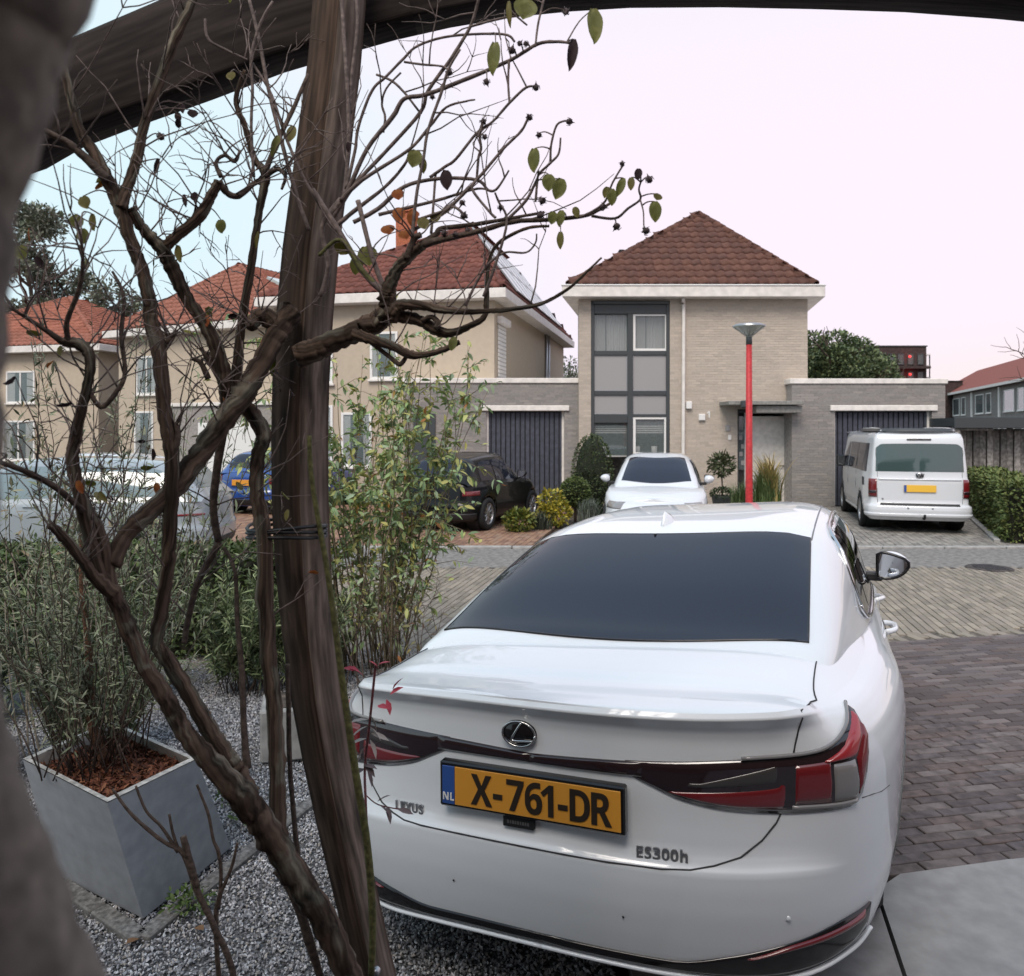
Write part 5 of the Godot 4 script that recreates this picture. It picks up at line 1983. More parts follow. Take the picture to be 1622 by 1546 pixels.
	obj("ring", el, M.chrome, en)
	var lg := geo(true)
	tube(lg, curve([Vector3(0.010, 0.036, 0.009), Vector3(-0.006, 0.012, 0.01), Vector3(-0.022, -0.016, 0.01), Vector3(-0.012, -0.022, 0.01), Vector3(0.02, -0.020, 0.01), Vector3(0.046, -0.018, 0.009)], 5), 0.0045, 6)
	obj("swoosh", lg, M.chrome, en)


func badge(s: Shape, t: Node3D, along: Vector3, by: Vector3, called: String, text: String, x: float, y: float, size: float, side: float, m: Material) -> void:
	var p := s.body(s.c_at_x(absf(x)), y, side, 0.004)
	var a := s.body(s.c_at_x(absf(x) + 0.05), y, side, 0.004)
	var b := s.body(s.c_at_x(maxf(absf(x) - 0.05, 0.0)), y, side, 0.004)
	var dir := (a - b).normalized() * side
	var nz := dir.cross(by).normalized()
	letters(called, text, size, 0.006, m, Transform3D(Basis(dir, nz.cross(dir), nz), p), t)


func sedan_shape() -> Shape:
	var s := Shape.new()
	s.owner = self
	s.length = 4.975
	s.half = 0.933
	s.outline = [[0, 0], [0.2, 0.004], [0.4, 0.018], [0.55, 0.042], [0.68, 0.085], [0.78, 0.15], [0.85, 0.24], [0.895, 0.36], [0.928, 0.55], [0.948, 0.8], [0.956, 1.1], [0.938, 1.6], [0.925, 2.5], [0.925, 3.2], [0.93, 3.8], [0.92, 4.2], [0.88, 4.5], [0.8, 4.72], [0.6, 4.88], [0.3, 4.95], [0, 4.975]]
	s.ybot = 0.285
	s.ytop = [[0, 1.10], [0.1, 1.094], [0.2, 1.075], [0.36, 1.06], [0.8, 1.045], [1.6, 1.03], [2.6, 1.01], [3.4, 0.97], [4.2, 0.88], [4.7, 0.78], [4.975, 0.70]]
	var f := func(y: float) -> float: return (y - 0.285) / 0.815
	s.rows = [[0.0, 0.030, 0.08, 0.1], [f.call(0.31), 0.020, 0.045, 0.05], [f.call(0.36), 0.014, 0.022, 0.02], [f.call(0.44), 0.006, 0.008, 0.0], [f.call(0.54), 0.0, 0.0, 0.0], [f.call(0.62), 0.002, 0.0, 0.0], [f.call(0.674), 0.008, 0.0, 0.005], [f.call(0.688), 0.022, 0.0, 0.01], [f.call(0.715), 0.036, 0.0, 0.02], [f.call(0.80), 0.048, 0.002, 0.05], [f.call(0.90), 0.053, 0.006, 0.1], [f.call(0.965), 0.056, 0.016, 0.15], [f.call(1.02), 0.056, 0.034, 0.2], [f.call(1.05), 0.050, 0.055, 0.24], [f.call(1.072), 0.032, 0.074, 0.27], [f.call(1.086), 0.020, 0.092, 0.3], [1.0, 0.032, 0.125, 0.33]]
	s.crown = [[0, 0.006], [0.1, 0.010], [0.3, 0.058], [0.60, 0.092], [0.7, 0.09], [3.4, 0.08], [4.3, 0.07], [4.975, 0.04]]
	s.wheels = [1.10, 3.99]
	s.wheel_r = 0.34
	s.belt = 0.965
	s.blend = Vector2(0.075, 0.22)
	s.n = 6.0
	s.h = [[0.50, 1.065], [0.56, 1.105], [0.62, 1.138], [0.72, 1.168], [1.0, 1.268], [1.25, 1.345], [1.42, 1.389], [1.6, 1.416], [2.0, 1.44], [2.4, 1.446], [2.8, 1.432], [3.0, 1.40], [3.25, 1.31], [3.75, 1.05]]
	s.xb = [[0.50, 0.74], [0.8, 0.80], [1.2, 0.845], [1.7, 0.865], [2.5, 0.875], [3.2, 0.86], [3.75, 0.78]]
	s.xr = [[0.50, 0.775], [0.7, 0.765], [1.0, 0.735], [1.42, 0.70], [2.0, 0.69], [2.6, 0.68], [3.0, 0.67], [3.75, 0.72]]
	s.flat_top = 6.5
	return s


# ---------------------------------------------------------------- plants and street furniture
func leaf_mesh(l: float, w: float, droop := 0.15) -> ArrayMesh:
	var st := geo(true)
	var a := []
	for k in 4:
		var f := k / 3.0
		var ww: float = [0.12, 0.9, 0.75, 0.04][k] * w / 2
		var y := -droop * l * f * f
		a.append(PackedVector3Array([Vector3(-ww, y + ww * 0.35, -f * l), Vector3(0, y, -f * l), Vector3(ww, y + ww * 0.35, -f * l)]))
	sheet(st, a)
	return done(st)


func dir_basis(d: Vector3, roll: float, size: float) -> Basis:
	var z := -d.normalized()
	var x := Vector3.UP.cross(z)
	if x.length() < 0.05:
		x = Vector3.RIGHT
	x = x.normalized()
	return (Basis(x, z.cross(x), z) * Basis(Vector3.BACK, roll)).scaled_local(Vector3.ONE * size)


func rand_dir(up := 0.0) -> Vector3:
	var v := Vector3(rng.randfn(), rng.randfn() + up, rng.randfn())
	return v.normalized() if v.length() > 0.01 else Vector3.UP


func pick(tones: Array) -> Color:
	var c: Color = tones[rng.randi() % tones.size()]
	return Color(c.r, c.g, c.b) * rng.randf_range(0.75, 1.25)


func sprout(parent: Node, called: String, p: Vector3, h: float, n: int, l: float, tones := []) -> void:
	if tones.is_empty():
		tones = [Color(0.035, 0.075, 0.025), Color(0.05, 0.10, 0.03)]
	var xf := []
	var cs := []
	for i in n:
		var d := rand_dir(0.8)
		xf.append(Transform3D(dir_basis(d, rng.randf_range(-1, 1), rng.randf_range(0.6, 1.2)), p + Vector3(rng.randfn() * 0.05, rng.randf() * h, rng.randfn() * 0.05)))
		cs.append(pick(tones))
	scatter(called, leaf_mesh(l, l * 0.35), M.leaf, xf, cs, parent)


# leaves over a solid of ellipsoids: thick at the surface, so that it reads as a clipped or natural bush
func bush(t: Node, blobs: Array, n: int, leaf: Mesh, tones: Array, fuzz: float, m: Material, called := "foliage", up := 0.5) -> void:
	var xf := []
	var cs := []
	var total := 0.0
	for b in blobs:
		total += b[1].x * b[1].y + b[1].y * b[1].z + b[1].x * b[1].z
	for b in blobs:
		var c: Vector3 = b[0]
		var r: Vector3 = b[1]
		var k := int(n * (r.x * r.y + r.y * r.z + r.x * r.z) / total)
		var tone := rng.randf_range(0.8, 1.2)
		for i in k:
			var d := rand_dir()
			var f := 1.0 - absf(rng.randfn()) * fuzz
			var p := c + d * r * (f + rng.randf_range(0, fuzz * 0.4))
			if p.y < 0.01:
				continue
			var o := (d + rand_dir(up) * 0.9).normalized()
			xf.append(Transform3D(dir_basis(o, rng.randf_range(-1.2, 1.2), rng.randf_range(0.65, 1.25)), p))
			cs.append(pick(tones) * tone)
	scatter(called, leaf, m, xf, cs, t)


# tapering limb with forks; adds leaf places to spots
func limb(st: SurfaceTool, p: Vector3, d: Vector3, l: float, r: float, depth: int, spots: Array, bend := 0.35, kids := 3, shrink := 0.68, lift := 0.15) -> void:
	var pts := PackedVector3Array([p])
	var rad := [r]
	var n := 5
	var q := p
	for i in n:
		d = (d + rand_dir() * bend * 0.45 + Vector3(0, lift * 0.35, 0)).normalized()
		q += d * l / n
		pts.append(q)
		rad.append(lerpf(r, r * 0.5, (i + 1.0) / n))
		if depth <= 1:
			spots.append([q, d])
	tube(st, pts, rad, 5 if depth < 2 else 7)
	if depth > 0:
		for k in kids:
			var i := n - (k % 3)
			var side := rand_dir()
			side = (side - d * side.dot(d)).normalized()
			limb(st, pts[i], (d * 0.75 + side * rng.randf_range(0.5, 1.0)).normalized(), l * shrink * rng.randf_range(0.75, 1.15), r * 0.5, depth - 1, spots, bend, kids, shrink, lift)


func tree(label: String, called: String, base: Vector3, h: float, trunk_r: float, crown_blobs: Array, n: int, leaf: Mesh, tones: Array, group := "", fuzz := 0.25) -> Node3D:
	var t := thing(called, label, "tree", base, 0.0, group)
	var st := geo(true)
	var spots := []
	var tr := curve([Vector3.ZERO, Vector3(0.05, h * 0.25, 0.03), Vector3(-0.04, h * 0.5, 0)], 3)
	tube(st, tr, [trunk_r, trunk_r * 0.97, trunk_r * 0.94, trunk_r * 0.9, trunk_r * 0.85, trunk_r * 0.8, trunk_r * 0.75], 9, 0.1)
	for k in 6:
		limb(st, tr[4 + k % 3], (Vector3(cos(k * 1.05), 1.1, sin(k * 1.05))).normalized(), h * 0.3, trunk_r * 0.5, 2, spots, 0.5)
	obj("trunk", st, M.twig, t)
	bush(t, crown_blobs, n, leaf, tones, fuzz, M.leaf_dull, "crown")
	return t


func blobs_in(c: Vector3, r: Vector3, n: int, s0: float, s1: float) -> Array:
	var out := []
	for i in n:
		var d := rand_dir() * pow(rng.randf(), 0.4)
		var s := rng.randf_range(s0, s1)
		out.append([c + d * (r - Vector3.ONE * s * 0.6), Vector3(s, s * 0.8, s)])
	return out


func trees() -> void:
	var big := leaf_mesh(0.17, 0.10)
	var dark := [Color(0.085, 0.12, 0.058), Color(0.115, 0.155, 0.068), Color(0.15, 0.18, 0.078), Color(0.065, 0.095, 0.05)]
	tree("dense dark green tree above the right garage, beside the house wall", "tree", at(1310, 0, 38) * Vector3(1, 0, 1), 7.0, 0.2, blobs_in(Vector3(0, 5.0, 0), Vector3(2.2, 2.0, 2.0), 22, 0.5, 1.0), 12000, big, dark, "", 0.28)
	tree("dark green bushy tree above the right garage, reaching to the brown flats", "tree", at(1362, 0, 40) * Vector3(1, 0, 1), 6.4, 0.2, blobs_in(Vector3(0, 4.6, 0), Vector3(2.0, 1.7, 2.0), 20, 0.45, 0.95), 10000, big, dark, "", 0.28)
	tree("low green tree in front of the brown flats' lower gallery", "tree", at(1412, 0, 46) * Vector3(1, 0, 1), 5.0, 0.15, blobs_in(Vector3(0, 3.9, 0), Vector3(2.4, 1.1, 1.6), 14, 0.4, 0.75), 6000, big, dark, "", 0.3)
	var grey := [Color(0.17, 0.19, 0.145), Color(0.21, 0.22, 0.18), Color(0.12, 0.15, 0.10)]
	tree("tall grey green tree at the far left behind the tiled roofs", "tree", at(80, 0, 40) * Vector3(1, 0, 1), 12.5, 0.3, blobs_in(Vector3(-0.8, 9.4, 0), Vector3(2.6, 4.6, 2.4), 34, 0.4, 0.9), 9000, leaf_mesh(0.26, 0.12), grey, "", 0.5)
	tree("shorter grey green tree right of the tall one, behind the tiled roofs", "tree", at(172, 0, 41) * Vector3(1, 0, 1), 8.5, 0.25, blobs_in(Vector3(0, 7.6, 0), Vector3(2.0, 2.6, 2.0), 18, 0.4, 0.9), 3000, leaf_mesh(0.26, 0.12), grey, "", 0.5)
	tree("pale small tree in the gap between the two houses", "tree", at(902, 0, 42) * Vector3(1, 0, 1), 5.5, 0.12, blobs_in(Vector3(0, 4.3, 0), Vector3(1.1, 1.6, 1.0), 12, 0.4, 0.7), 1500, leaf_mesh(0.22, 0.09), grey, "", 0.4)
	tree("reddish thin tree at the right edge of the photo above the terrace", "tree", at(1668, 0, 45) * Vector3(1, 0, 1), 8.6, 0.16, blobs_in(Vector3(0, 6.3, 0), Vector3(1.3, 2.2, 1.2), 12, 0.4, 0.7), 2200, leaf_mesh(0.24, 0.12), [Color(0.12, 0.05, 0.045), Color(0.09, 0.06, 0.04), Color(0.05, 0.07, 0.03)], "", 0.5)


func street_things() -> void:
	street_lamp()
	# timber fence and the flat carport roof to the right
	var x0 := 10.55
	var f := thing("timber_fence", "grey upright board fence under the flat carport roof, right of the camper van", "fence", Vector3(x0, 0, -19.2))
	var wood := []
	for k in 4:
		wood.append(rough_mat(col(0.23, 0.215, 0.20) * [0.85, 1.0, 1.1, 0.93][k], 0.22, 0.9, 0.85, 0.2, 120 + k))
	for i in 34:
		var st := geo()
		bx(st, Vector3(i * 0.165, 0.05, -0.012 if i % 2 else 0.018), Vector3(i * 0.165 + 0.145, 1.93 + 0.03 * sin(i * 2.3), 0.012 if i % 2 else 0.042), 0.004)
		obj("board", st, wood[i % 4], f)
	for i in 3:
		panel("post", Vector3(i * 2.2 + 0.3, 0, -0.13), Vector3(i * 2.2 + 0.4, 1.95, -0.02), wood[0], f, 0.006)
	var cp := thing("carport_roof", "dark flat carport roof over the board fence at the right", "carport", Vector3(10.4, 0, -18.6))
	panel("roof_edge", Vector3(0, 1.955, 0), Vector3(9, 2.22, 0.06), M.anthracite, cp, 0.01)
	panel("roof_slab", Vector3(0.02, 2.0, -5), Vector3(9, 2.2, -0.002), M.anthracite, cp)
	panel("corner_post", Vector3(0.05, 0, -0.16), Vector3(0.19, 1.998, -0.02), wood[1], cp, 0.006)
	panel("soffit_board", Vector3(0.02, 1.9, -0.2), Vector3(1.0, 1.954, -0.1), wood[2], cp, 0.004)
	var sw := thing("low_gable_wall", "dark side wall of the carport store behind the fence", "wall", Vector3(12.0, 0, -23.0))
	panel("wall", Vector3(0, 0, -0.2), Vector3(8, 1.95, 0), M.mortar_grey, sw)
	# clipped hedge along the camper's drive
	var hl := leaf_mesh(0.07, 0.04)
	var greens := [Color(0.095, 0.13, 0.035), Color(0.125, 0.165, 0.045), Color(0.07, 0.10, 0.03), Color(0.15, 0.16, 0.05)]
	var a := Vector3(8.62, 0, -13.2)
	var b := Vector3(11.0, 0, -18.4)
	hedge("clipped green hedge beside the camper van's drive", a, b, 0.62, 1.0, hl, greens, 15000)
	var hk := geo()
	box(hk, Vector3(0.1, 0.1, 5.4), Transform3D(Basis(Vector3.UP, atan2(-(b - a).x, -(b - a).z)), (a + b) / 2 + Vector3(-0.42, 0.0, -0.1)), 0.01)
	obj("kerb", hk, M.concrete, self, "structure")
	# front garden across the street
	var g: Material = M.leaf_dull
	var c := thing("dome_shrub", "tall dark dome clipped evergreen in front of the window bay", "shrub", at(938, 0, 18.3) * Vector3(1, 0, 1))
	panel_core(c, Vector3(0.38, 0.9, 0.38), 0.85)
	bush(c, [[Vector3(0, 0.85, 0), Vector3(0.47, 0.96, 0.47)], [Vector3(0, 0.55, 0), Vector3(0.48, 0.6, 0.48)]], 5200, leaf_mesh(0.055, 0.03), [Color(0.034, 0.055, 0.020), Color(0.045, 0.068, 0.026), Color(0.065, 0.080, 0.03)], 0.05, g)
	var bb := thing("box_ball", "round clipped green box ball beside the dome evergreen", "shrub", at(911, 0, 16.4) * Vector3(1, 0, 1))
	panel_core(bb, Vector3(0.24, 0.26, 0.24), 0.62)
	bush(bb, [[Vector3(0, 0.62, 0), Vector3(0.30, 0.30, 0.30)]], 2600, leaf_mesh(0.05, 0.03), [Color(0.12, 0.165, 0.05), Color(0.155, 0.19, 0.06), Color(0.085, 0.125, 0.04)], 0.07, g)
	var sb := geo(true)
	tube(sb, PackedVector3Array([Vector3.ZERO, Vector3(0.01, 0.3, 0), Vector3(0, 0.5, 0)]), 0.03, 7)
	obj("stem", sb, M.twig, bb)
	var yb := thing("yellow_shrub", "yellow and green variegated shrub left of the box ball", "shrub", at(873, 0, 15.9) * Vector3(1, 0, 1))
	bush(yb, [[Vector3(0, 0.45, 0), Vector3(0.25, 0.26, 0.25)], [Vector3(0.12, 0.25, 0.1), Vector3(0.26, 0.24, 0.25)], [Vector3(-0.1, 0.2, 0.05), Vector3(0.2, 0.2, 0.2)]], 1100, leaf_mesh(0.085, 0.05), [Color(0.40, 0.32, 0.03), Color(0.46, 0.38, 0.06), Color(0.16, 0.18, 0.03), Color(0.30, 0.27, 0.04)], 0.25, M.leaf)
	var lav := thing("lavender", "grey green lavender tuft right of the box ball", "shrub", at(935, 0, 15.6) * Vector3(1, 0, 1))
	blades(lav, "stalks", Vector3.ZERO, 420, 0.62, 0.012, 0.42, [Color(0.13, 0.15, 0.12), Color(0.09, 0.12, 0.08), Color(0.16, 0.16, 0.17)])
	var tuft := thing("garden_plant", "small yellow green leafy plant at the edge of the brick drive", "plant", at(822, 0, 14.9) * Vector3(1, 0, 1))
	bush(tuft, [[Vector3(0, 0.2, 0), Vector3(0.26, 0.2, 0.24)]], 520, leaf_mesh(0.1, 0.05), [Color(0.14, 0.17, 0.03), Color(0.22, 0.22, 0.04), Color(0.09, 0.13, 0.03)], 0.3, M.leaf)
	var dk := thing("garden_plant", "dark low plants in front of the yellow shrub", "plant", at(856, 0, 15.2) * Vector3(1, 0, 1))
	blades(dk, "stalks", Vector3.ZERO, 160, 0.42, 0.02, 0.3, [Color(0.03, 0.04, 0.03), Color(0.06, 0.07, 0.05)])
	# ball topiary in a pot
	var tp := thing("potted_topiary", "small ball topped standard tree in a dark pot by the front door", "potted plant", at(1143, 0, 18.4) * Vector3(1, 0, 1))
	var ts := geo(true)
	tube(ts, PackedVector3Array([Vector3(0, 0.3, 0), Vector3(0.015, 0.6, 0), Vector3(0, 1.0, 0)]), 0.018, 6)
	obj("stem", ts, M.twig, tp)
	bush(tp, [[Vector3(0, 1.1, 0), Vector3(0.26, 0.24, 0.26)]], 420, leaf_mesh(0.13, 0.05), [Color(0.07, 0.09, 0.04), Color(0.10, 0.11, 0.05), Color(0.05, 0.07, 0.03)], 0.45, M.leaf)
	bush(tp, [[Vector3(0, 0.42, 0), Vector3(0.24, 0.14, 0.24)]], 500, leaf_mesh(0.07, 0.03), [Color(0.025, 0.045, 0.018), Color(0.035, 0.06, 0.022)], 0.2, M.leaf, "underplanting")
	var pt := geo(true)
	lathe(pt, [[0.0, 0.0], [0.17, 0.0], [0.23, 0.36], [0.235, 0.38], [0.20, 0.38], [0.19, 0.33], [0.0, 0.33]], 20)
	obj("pot", pt, M.anthracite, tp)
	# ornamental grasses by the door
	var og := thing("ornamental_grass", "tall green ornamental grass in front of the door behind the red lamp post", "grass", at(1214, 0, 16.6) * Vector3(1, 0, 1))
	blades(og, "blades", Vector3.ZERO, 1300, 1.25, 0.016, 0.5, [Color(0.10, 0.16, 0.05), Color(0.13, 0.18, 0.07), Color(0.08, 0.12, 0.04)])
	blades(og, "plumes", Vector3(0.06, 0.35, 0), 150, 1.25, 0.05, 0.2, [Color(0.42, 0.33, 0.13), Color(0.36, 0.27, 0.12)])
	var og2 := thing("ornamental_grass", "dark green grass clump left of the red lamp post", "grass", at(1176, 0, 16.8) * Vector3(1, 0, 1))
	blades(og2, "blades", Vector3.ZERO, 600, 0.9, 0.016, 0.4, [Color(0.08, 0.13, 0.045), Color(0.11, 0.15, 0.06)])


func panel_core(t: Node, r: Vector3, y: float) -> void:
	var st := geo(true)
	var prof := []
	for k in 13:
		var a := PI * k / 12.0 - PI / 2
		prof.append([maxf(0.001, cos(a) * r.x), maxf(0.02, y + sin(a) * r.y)])
	lathe(st, prof, 16)
	obj("branches", st, mat(col(0.015, 0.02, 0.01), 0.95), t)


# upright or arching narrow blades from one place
func blades(t: Node, called: String, p: Vector3, n: int, h: float, w: float, lean: float, tones: Array) -> void:
	var st := geo(true)
	var rows := []
	for k in 6:
		var f := k / 5.0
		var ww := w / 2 * (1.0 - f * f) + 0.0008
		rows.append(PackedVector3Array([Vector3(-ww, f - 0.25 * f * f, -0.35 * f * f), Vector3(ww, f - 0.25 * f * f, -0.35 * f * f)]))
	sheet(st, rows)
	var mesh := done(st)
	var xf := []
	var cs := []
	for i in n:
		var s := h * rng.randf_range(0.6, 1.15)
		var b := Basis(Vector3.UP, rng.randf() * TAU) * Basis(Vector3.RIGHT, rng.randf_range(-0.1, lean))
		xf.append(Transform3D(b.scaled_local(Vector3(1, s, s)), p + Vector3(rng.randfn() * 0.09, 0, rng.randfn() * 0.09)))
		cs.append(pick(tones))
	scatter(called, mesh, M.leaf, xf, cs, t)


func hedge(label: String, a: Vector3, b: Vector3, w: float, h: float, leaf: Mesh, tones: Array, n: int, fuzz := 0.03) -> Node3D:
	var mid := (a + b) / 2
	var t := thing("clipped_hedge", label, "hedge", mid, atan2(-(b - a).z, (b - a).x))
	var l := a.distance_to(b)
	var st := geo()
	bx(st, Vector3(-l / 2 + 0.06, 0, -w / 2 + 0.06), Vector3(l / 2 - 0.06, h - 0.06, w / 2 - 0.06), 0.05)
	obj("branches", st, mat(col(0.018, 0.018, 0.01), 0.95), t)
	var xf := []
	var cs := []
	for i in n:
		var p := Vector3(rng.randf_range(-0.5, 0.5) * l, rng.randf_range(0.02, 1.0) * h, rng.randf_range(-0.5, 0.5) * w)
		var d := Vector3.UP
		var areas := [l * w, l * h, l * h, w * h, w * h]
		var pickd := rng.randf() * (l * w + 2 * l * h + 2 * w * h)
		var j := 0
		while j < 4 and pickd > areas[j]:
			pickd -= areas[j]
			j += 1
		match j:
			0:
				p.y = h
			1:
				p.z = w / 2
				d = Vector3(0, 0, 1)
			2:
				p.z = -w / 2
				d = Vector3(0, 0, -1)
			3:
				p.x = l / 2
				d = Vector3(1, 0, 0)
			4:
				p.x = -l / 2
				d = Vector3(-1, 0, 0)
		p += d * (rng.randfn() * fuzz - 0.02)
		xf.append(Transform3D(dir_basis((d + rand_dir(0.4) * 0.9).normalized(), rng.randf_range(-1, 1), rng.randf_range(0.7, 1.25)), p))
		cs.append(pick(tones))
	scatter("foliage", leaf, M.leaf_dull, xf, cs, t)
	return t


func street_lamp() -> void:
	var t := thing("street_lamp", "red street lamp post with a shallow glass bowl head", "street lamp", at(1186.5, 0, 12.98) * Vector3(1, 0, 1))
	var k := 12.98 / F
	var Y := func(py: float) -> float: return EYE - (py - HY) * k
	var p := geo(true)
	lathe(p, [[0.060, -0.02], [0.058, 0.9], [0.047, Y.call(546)], [0.0, Y.call(546)]], 20)
	obj("post", p, rough_mat(col(0.46, 0.035, 0.04), 0.12, 1.5, 0.5, 0.0, 130), t)
	var q := geo(true)
	lathe(q, [[0.0, Y.call(546.2)], [0.05, Y.call(546)], [0.05, Y.call(534)], [0.042, Y.call(533)], [0.042, Y.call(530)], [0.0, Y.call(530)]], 18)
	obj("collar", q, M.anthracite, t)
	var st := geo(true)
	lathe(st, [[0.05, Y.call(534)], [0.07, Y.call(531)], [0.235, Y.call(520)], [0.262, Y.call(517.5)], [0.255, Y.call(516)], [0.06, Y.call(529)]], 28)
	obj("bowl", st, glass(Color(0.75, 0.78, 0.75), 0.45), t)
	var cap := geo(true)
	lathe(cap, [[0.264, Y.call(517.6)], [0.268, Y.call(516)], [0.22, Y.call(513.8)], [0.10, Y.call(513)], [0.0, Y.call(512.8)]], 28)
	lathe(cap, [[0.264, Y.call(517.6)], [0.0, Y.call(516.6)]], 28)
	obj("cap", cap, M.silver, t)
	for i in 10:
		var a := TAU * i / 10
		var g := geo(true)
		tube(g, PackedVector3Array([Vector3(cos(a) * 0.06, Y.call(532), sin(a) * 0.06), Vector3(cos(a) * 0.25, Y.call(517.8), sin(a) * 0.25)]), 0.006, 5)
		obj("rib", g, M.silver, t)
	var l := geo(true)
	lathe(l, [[0.0, Y.call(529)], [0.035, Y.call(529)], [0.04, Y.call(519)], [0.0, Y.call(518)]], 12)
	obj("lamp_tube", l, M.curtain, t)


# ---------------------------------------------------------------- the front garden on the left
func stone_mesh(sd: int) -> ArrayMesh:
	var r := RandomNumberGenerator.new()
	r.seed = sd
	var st := geo()
	var v := []
	for d in [Vector3(1, 0, 0), Vector3(-1, 0, 0), Vector3(0, 1, 0), Vector3(0, -1, 0), Vector3(0, 0, 1), Vector3(0, 0, -1)]:
		v.append(d * r.randf_range(0.7, 1.2) + Vector3(r.randfn(), r.randfn(), r.randfn()) * 0.2)
	for f in [[0, 2, 4], [2, 1, 4], [1, 3, 4], [3, 0, 4], [2, 0, 5], [1, 2, 5], [3, 1, 5], [0, 3, 5]]:
		face(st, Vector3.ZERO, [v[f[0]], v[f[1]], v[f[2]]])
	return done(st)


func garden() -> void:
	# gravel over its bed
	var area := PackedVector2Array([Vector2(-4.2, -0.4), Vector2(0.36, -0.4), Vector2(0.36, -4.6), Vector2(-0.1, -7.0), Vector2(-5.6, -7.3)])
	var bed := flat("gravel_bed", Array(area).map(func(v): return Vector3(v.x, 0, v.y)), -0.022, M.gravel_bed)
	var tones := [Color(0.17, 0.17, 0.18), Color(0.125, 0.125, 0.135), Color(0.215, 0.22, 0.23), Color(0.09, 0.09, 0.097), Color(0.27, 0.27, 0.28), Color(0.19, 0.178, 0.168), Color(0.15, 0.155, 0.165)]
	for g in 3:
		var xf := []
		var cs := []
		for i in 42000:
			var x := rng.randf_range(-3.3, 0.36)
			var z := -rng.randf_range(2.3, 6.9)
			if not Geometry2D.is_point_in_polygon(Vector2(x, z), area):
				continue
			var s := rng.randf_range(0.0045, 0.0092)
			xf.append(Transform3D(Basis(rand_dir(), rng.randf() * TAU).scaled_local(Vector3(s, s * 0.7, s * rng.randf_range(0.8, 1.4))), Vector3(x, -0.018 + rng.randf_range(0, 0.014), z)))
			cs.append(pick(tones) * 2.15)
		scatter("gravel", stone_mesh(g), M.tint, xf, cs, bed)
	# stone edging round the planter's corner
	var lines := [[on_ground(224, 1486), on_ground(498, 1266), 5], [on_ground(224, 1486), on_ground(95, 1400), 2], [on_ground(498, 1266), on_ground(560, 1215), 1]]
	for l in lines:
		var n: int = l[2]
		for i in n:
			var a: Vector3 = (l[0] as Vector3).lerp(l[1], float(i) / n)
			var b: Vector3 = (l[0] as Vector3).lerp(l[1], float(i + 1) / n)
			var st := geo()
			var yaw := atan2(-(b - a).z, (b - a).x)
			box(st, Vector3(a.distance_to(b) - 0.006, 0.06, 0.07), Transform3D(Basis(Vector3.UP, yaw), (a + b) / 2 + Vector3(0, -0.018, 0)), 0.006)
			obj("edging_stone", st, M.edging, self, "structure")
	planter()
	# narrow leaved shrubs between the planter and the hedge
	var hl := leaf_mesh(0.05, 0.028)
	hedge("low clipped hedge in front of the silver estate, behind the narrow leaved shrubs", Vector3(-5.6, 0, -6.75), Vector3(-1.95, 0, -6.95), 0.7, 0.86, hl, [Color(0.06, 0.095, 0.03), Color(0.085, 0.12, 0.035), Color(0.045, 0.07, 0.022)], 17000, 0.03)
	var nl := leaf_mesh(0.085, 0.014, 0.1)
	var ng := [Color(0.11, 0.15, 0.065), Color(0.155, 0.195, 0.09), Color(0.08, 0.11, 0.05), Color(0.25, 0.29, 0.16), Color(0.06, 0.08, 0.04)]
	var spots := [[Vector3(-1.95, 0, -5.75), 0.95, "narrow leaved green shrub right of the planter's bush, before the hedge"], [Vector3(-2.75, 0, -5.6), 1.05, "narrow leaved green shrub directly behind the planter"], [Vector3(-3.5, 0, -5.2), 1.1, "narrow leaved green shrub at the left edge behind the planter"], [Vector3(-2.45, 0, -4.6), 0.62, "low dark narrow leaved shrub close behind the planter"], [Vector3(-1.55, 0, -5.9), 0.72, "small narrow leaved shrub at the gravel, left of the timber post"]]
	for s in spots:
		var t := thing("narrow_leaf_shrub", s[2], "shrub", s[0], 0.0, "narrow leaved shrubs by the gravel")
		wand_shrub(t, s[1], 44, nl, ng, 0.42, 105)
	var fern := thing("narrow_leaf_shrub", "dark leafy shrub at the far left edge beside the planter", "shrub", Vector3(-3.05, 0, -4.15))
	wand_shrub(fern, 0.95, 30, leaf_mesh(0.11, 0.02, 0.15), [Color(0.03, 0.05, 0.028), Color(0.045, 0.07, 0.04), Color(0.06, 0.085, 0.055)], 0.4)
	tall_shrub()
	# little grey block behind the trunk
	var blk := thing("concrete_block", "square grey concrete pot on the gravel behind the timber post", "pot", on_ground(462, 1188), 0.25)
	var bs := geo()
	box(bs, Vector3(0.34, 0.30, 0.34), Transform3D(Basis.IDENTITY, Vector3(0, 0.15, 0)), 0.012)
	obj("body", bs, M.concrete, blk)
	var bt := geo()
	box(bt, Vector3(0.28, 0.01, 0.28), Transform3D(Basis.IDENTITY, Vector3(0, 0.301, 0)), 0.002)
	obj("soil", bt, M.soil, blk)
	# weeds at the edging
	for q in [[395, 1300, "green weed at the planter's right corner"], [300, 1440, "small weed growing at the edging stones below the planter"], [372, 1270, "green weed on the gravel behind the edging stones"]]:
		var w := thing("weed", q[2], "plant", on_ground(q[0], q[1]), 0.0, "weeds on the gravel")
		bush(w, [[Vector3(0, 0.03, 0), Vector3(0.09, 0.05, 0.07)]], 160, leaf_mesh(0.025, 0.014), [Color(0.07, 0.12, 0.03), Color(0.11, 0.16, 0.05)], 0.5, M.leaf)
	red_sprig()
	# fallen leaves
	var fl := leaf_mesh(0.05, 0.035)
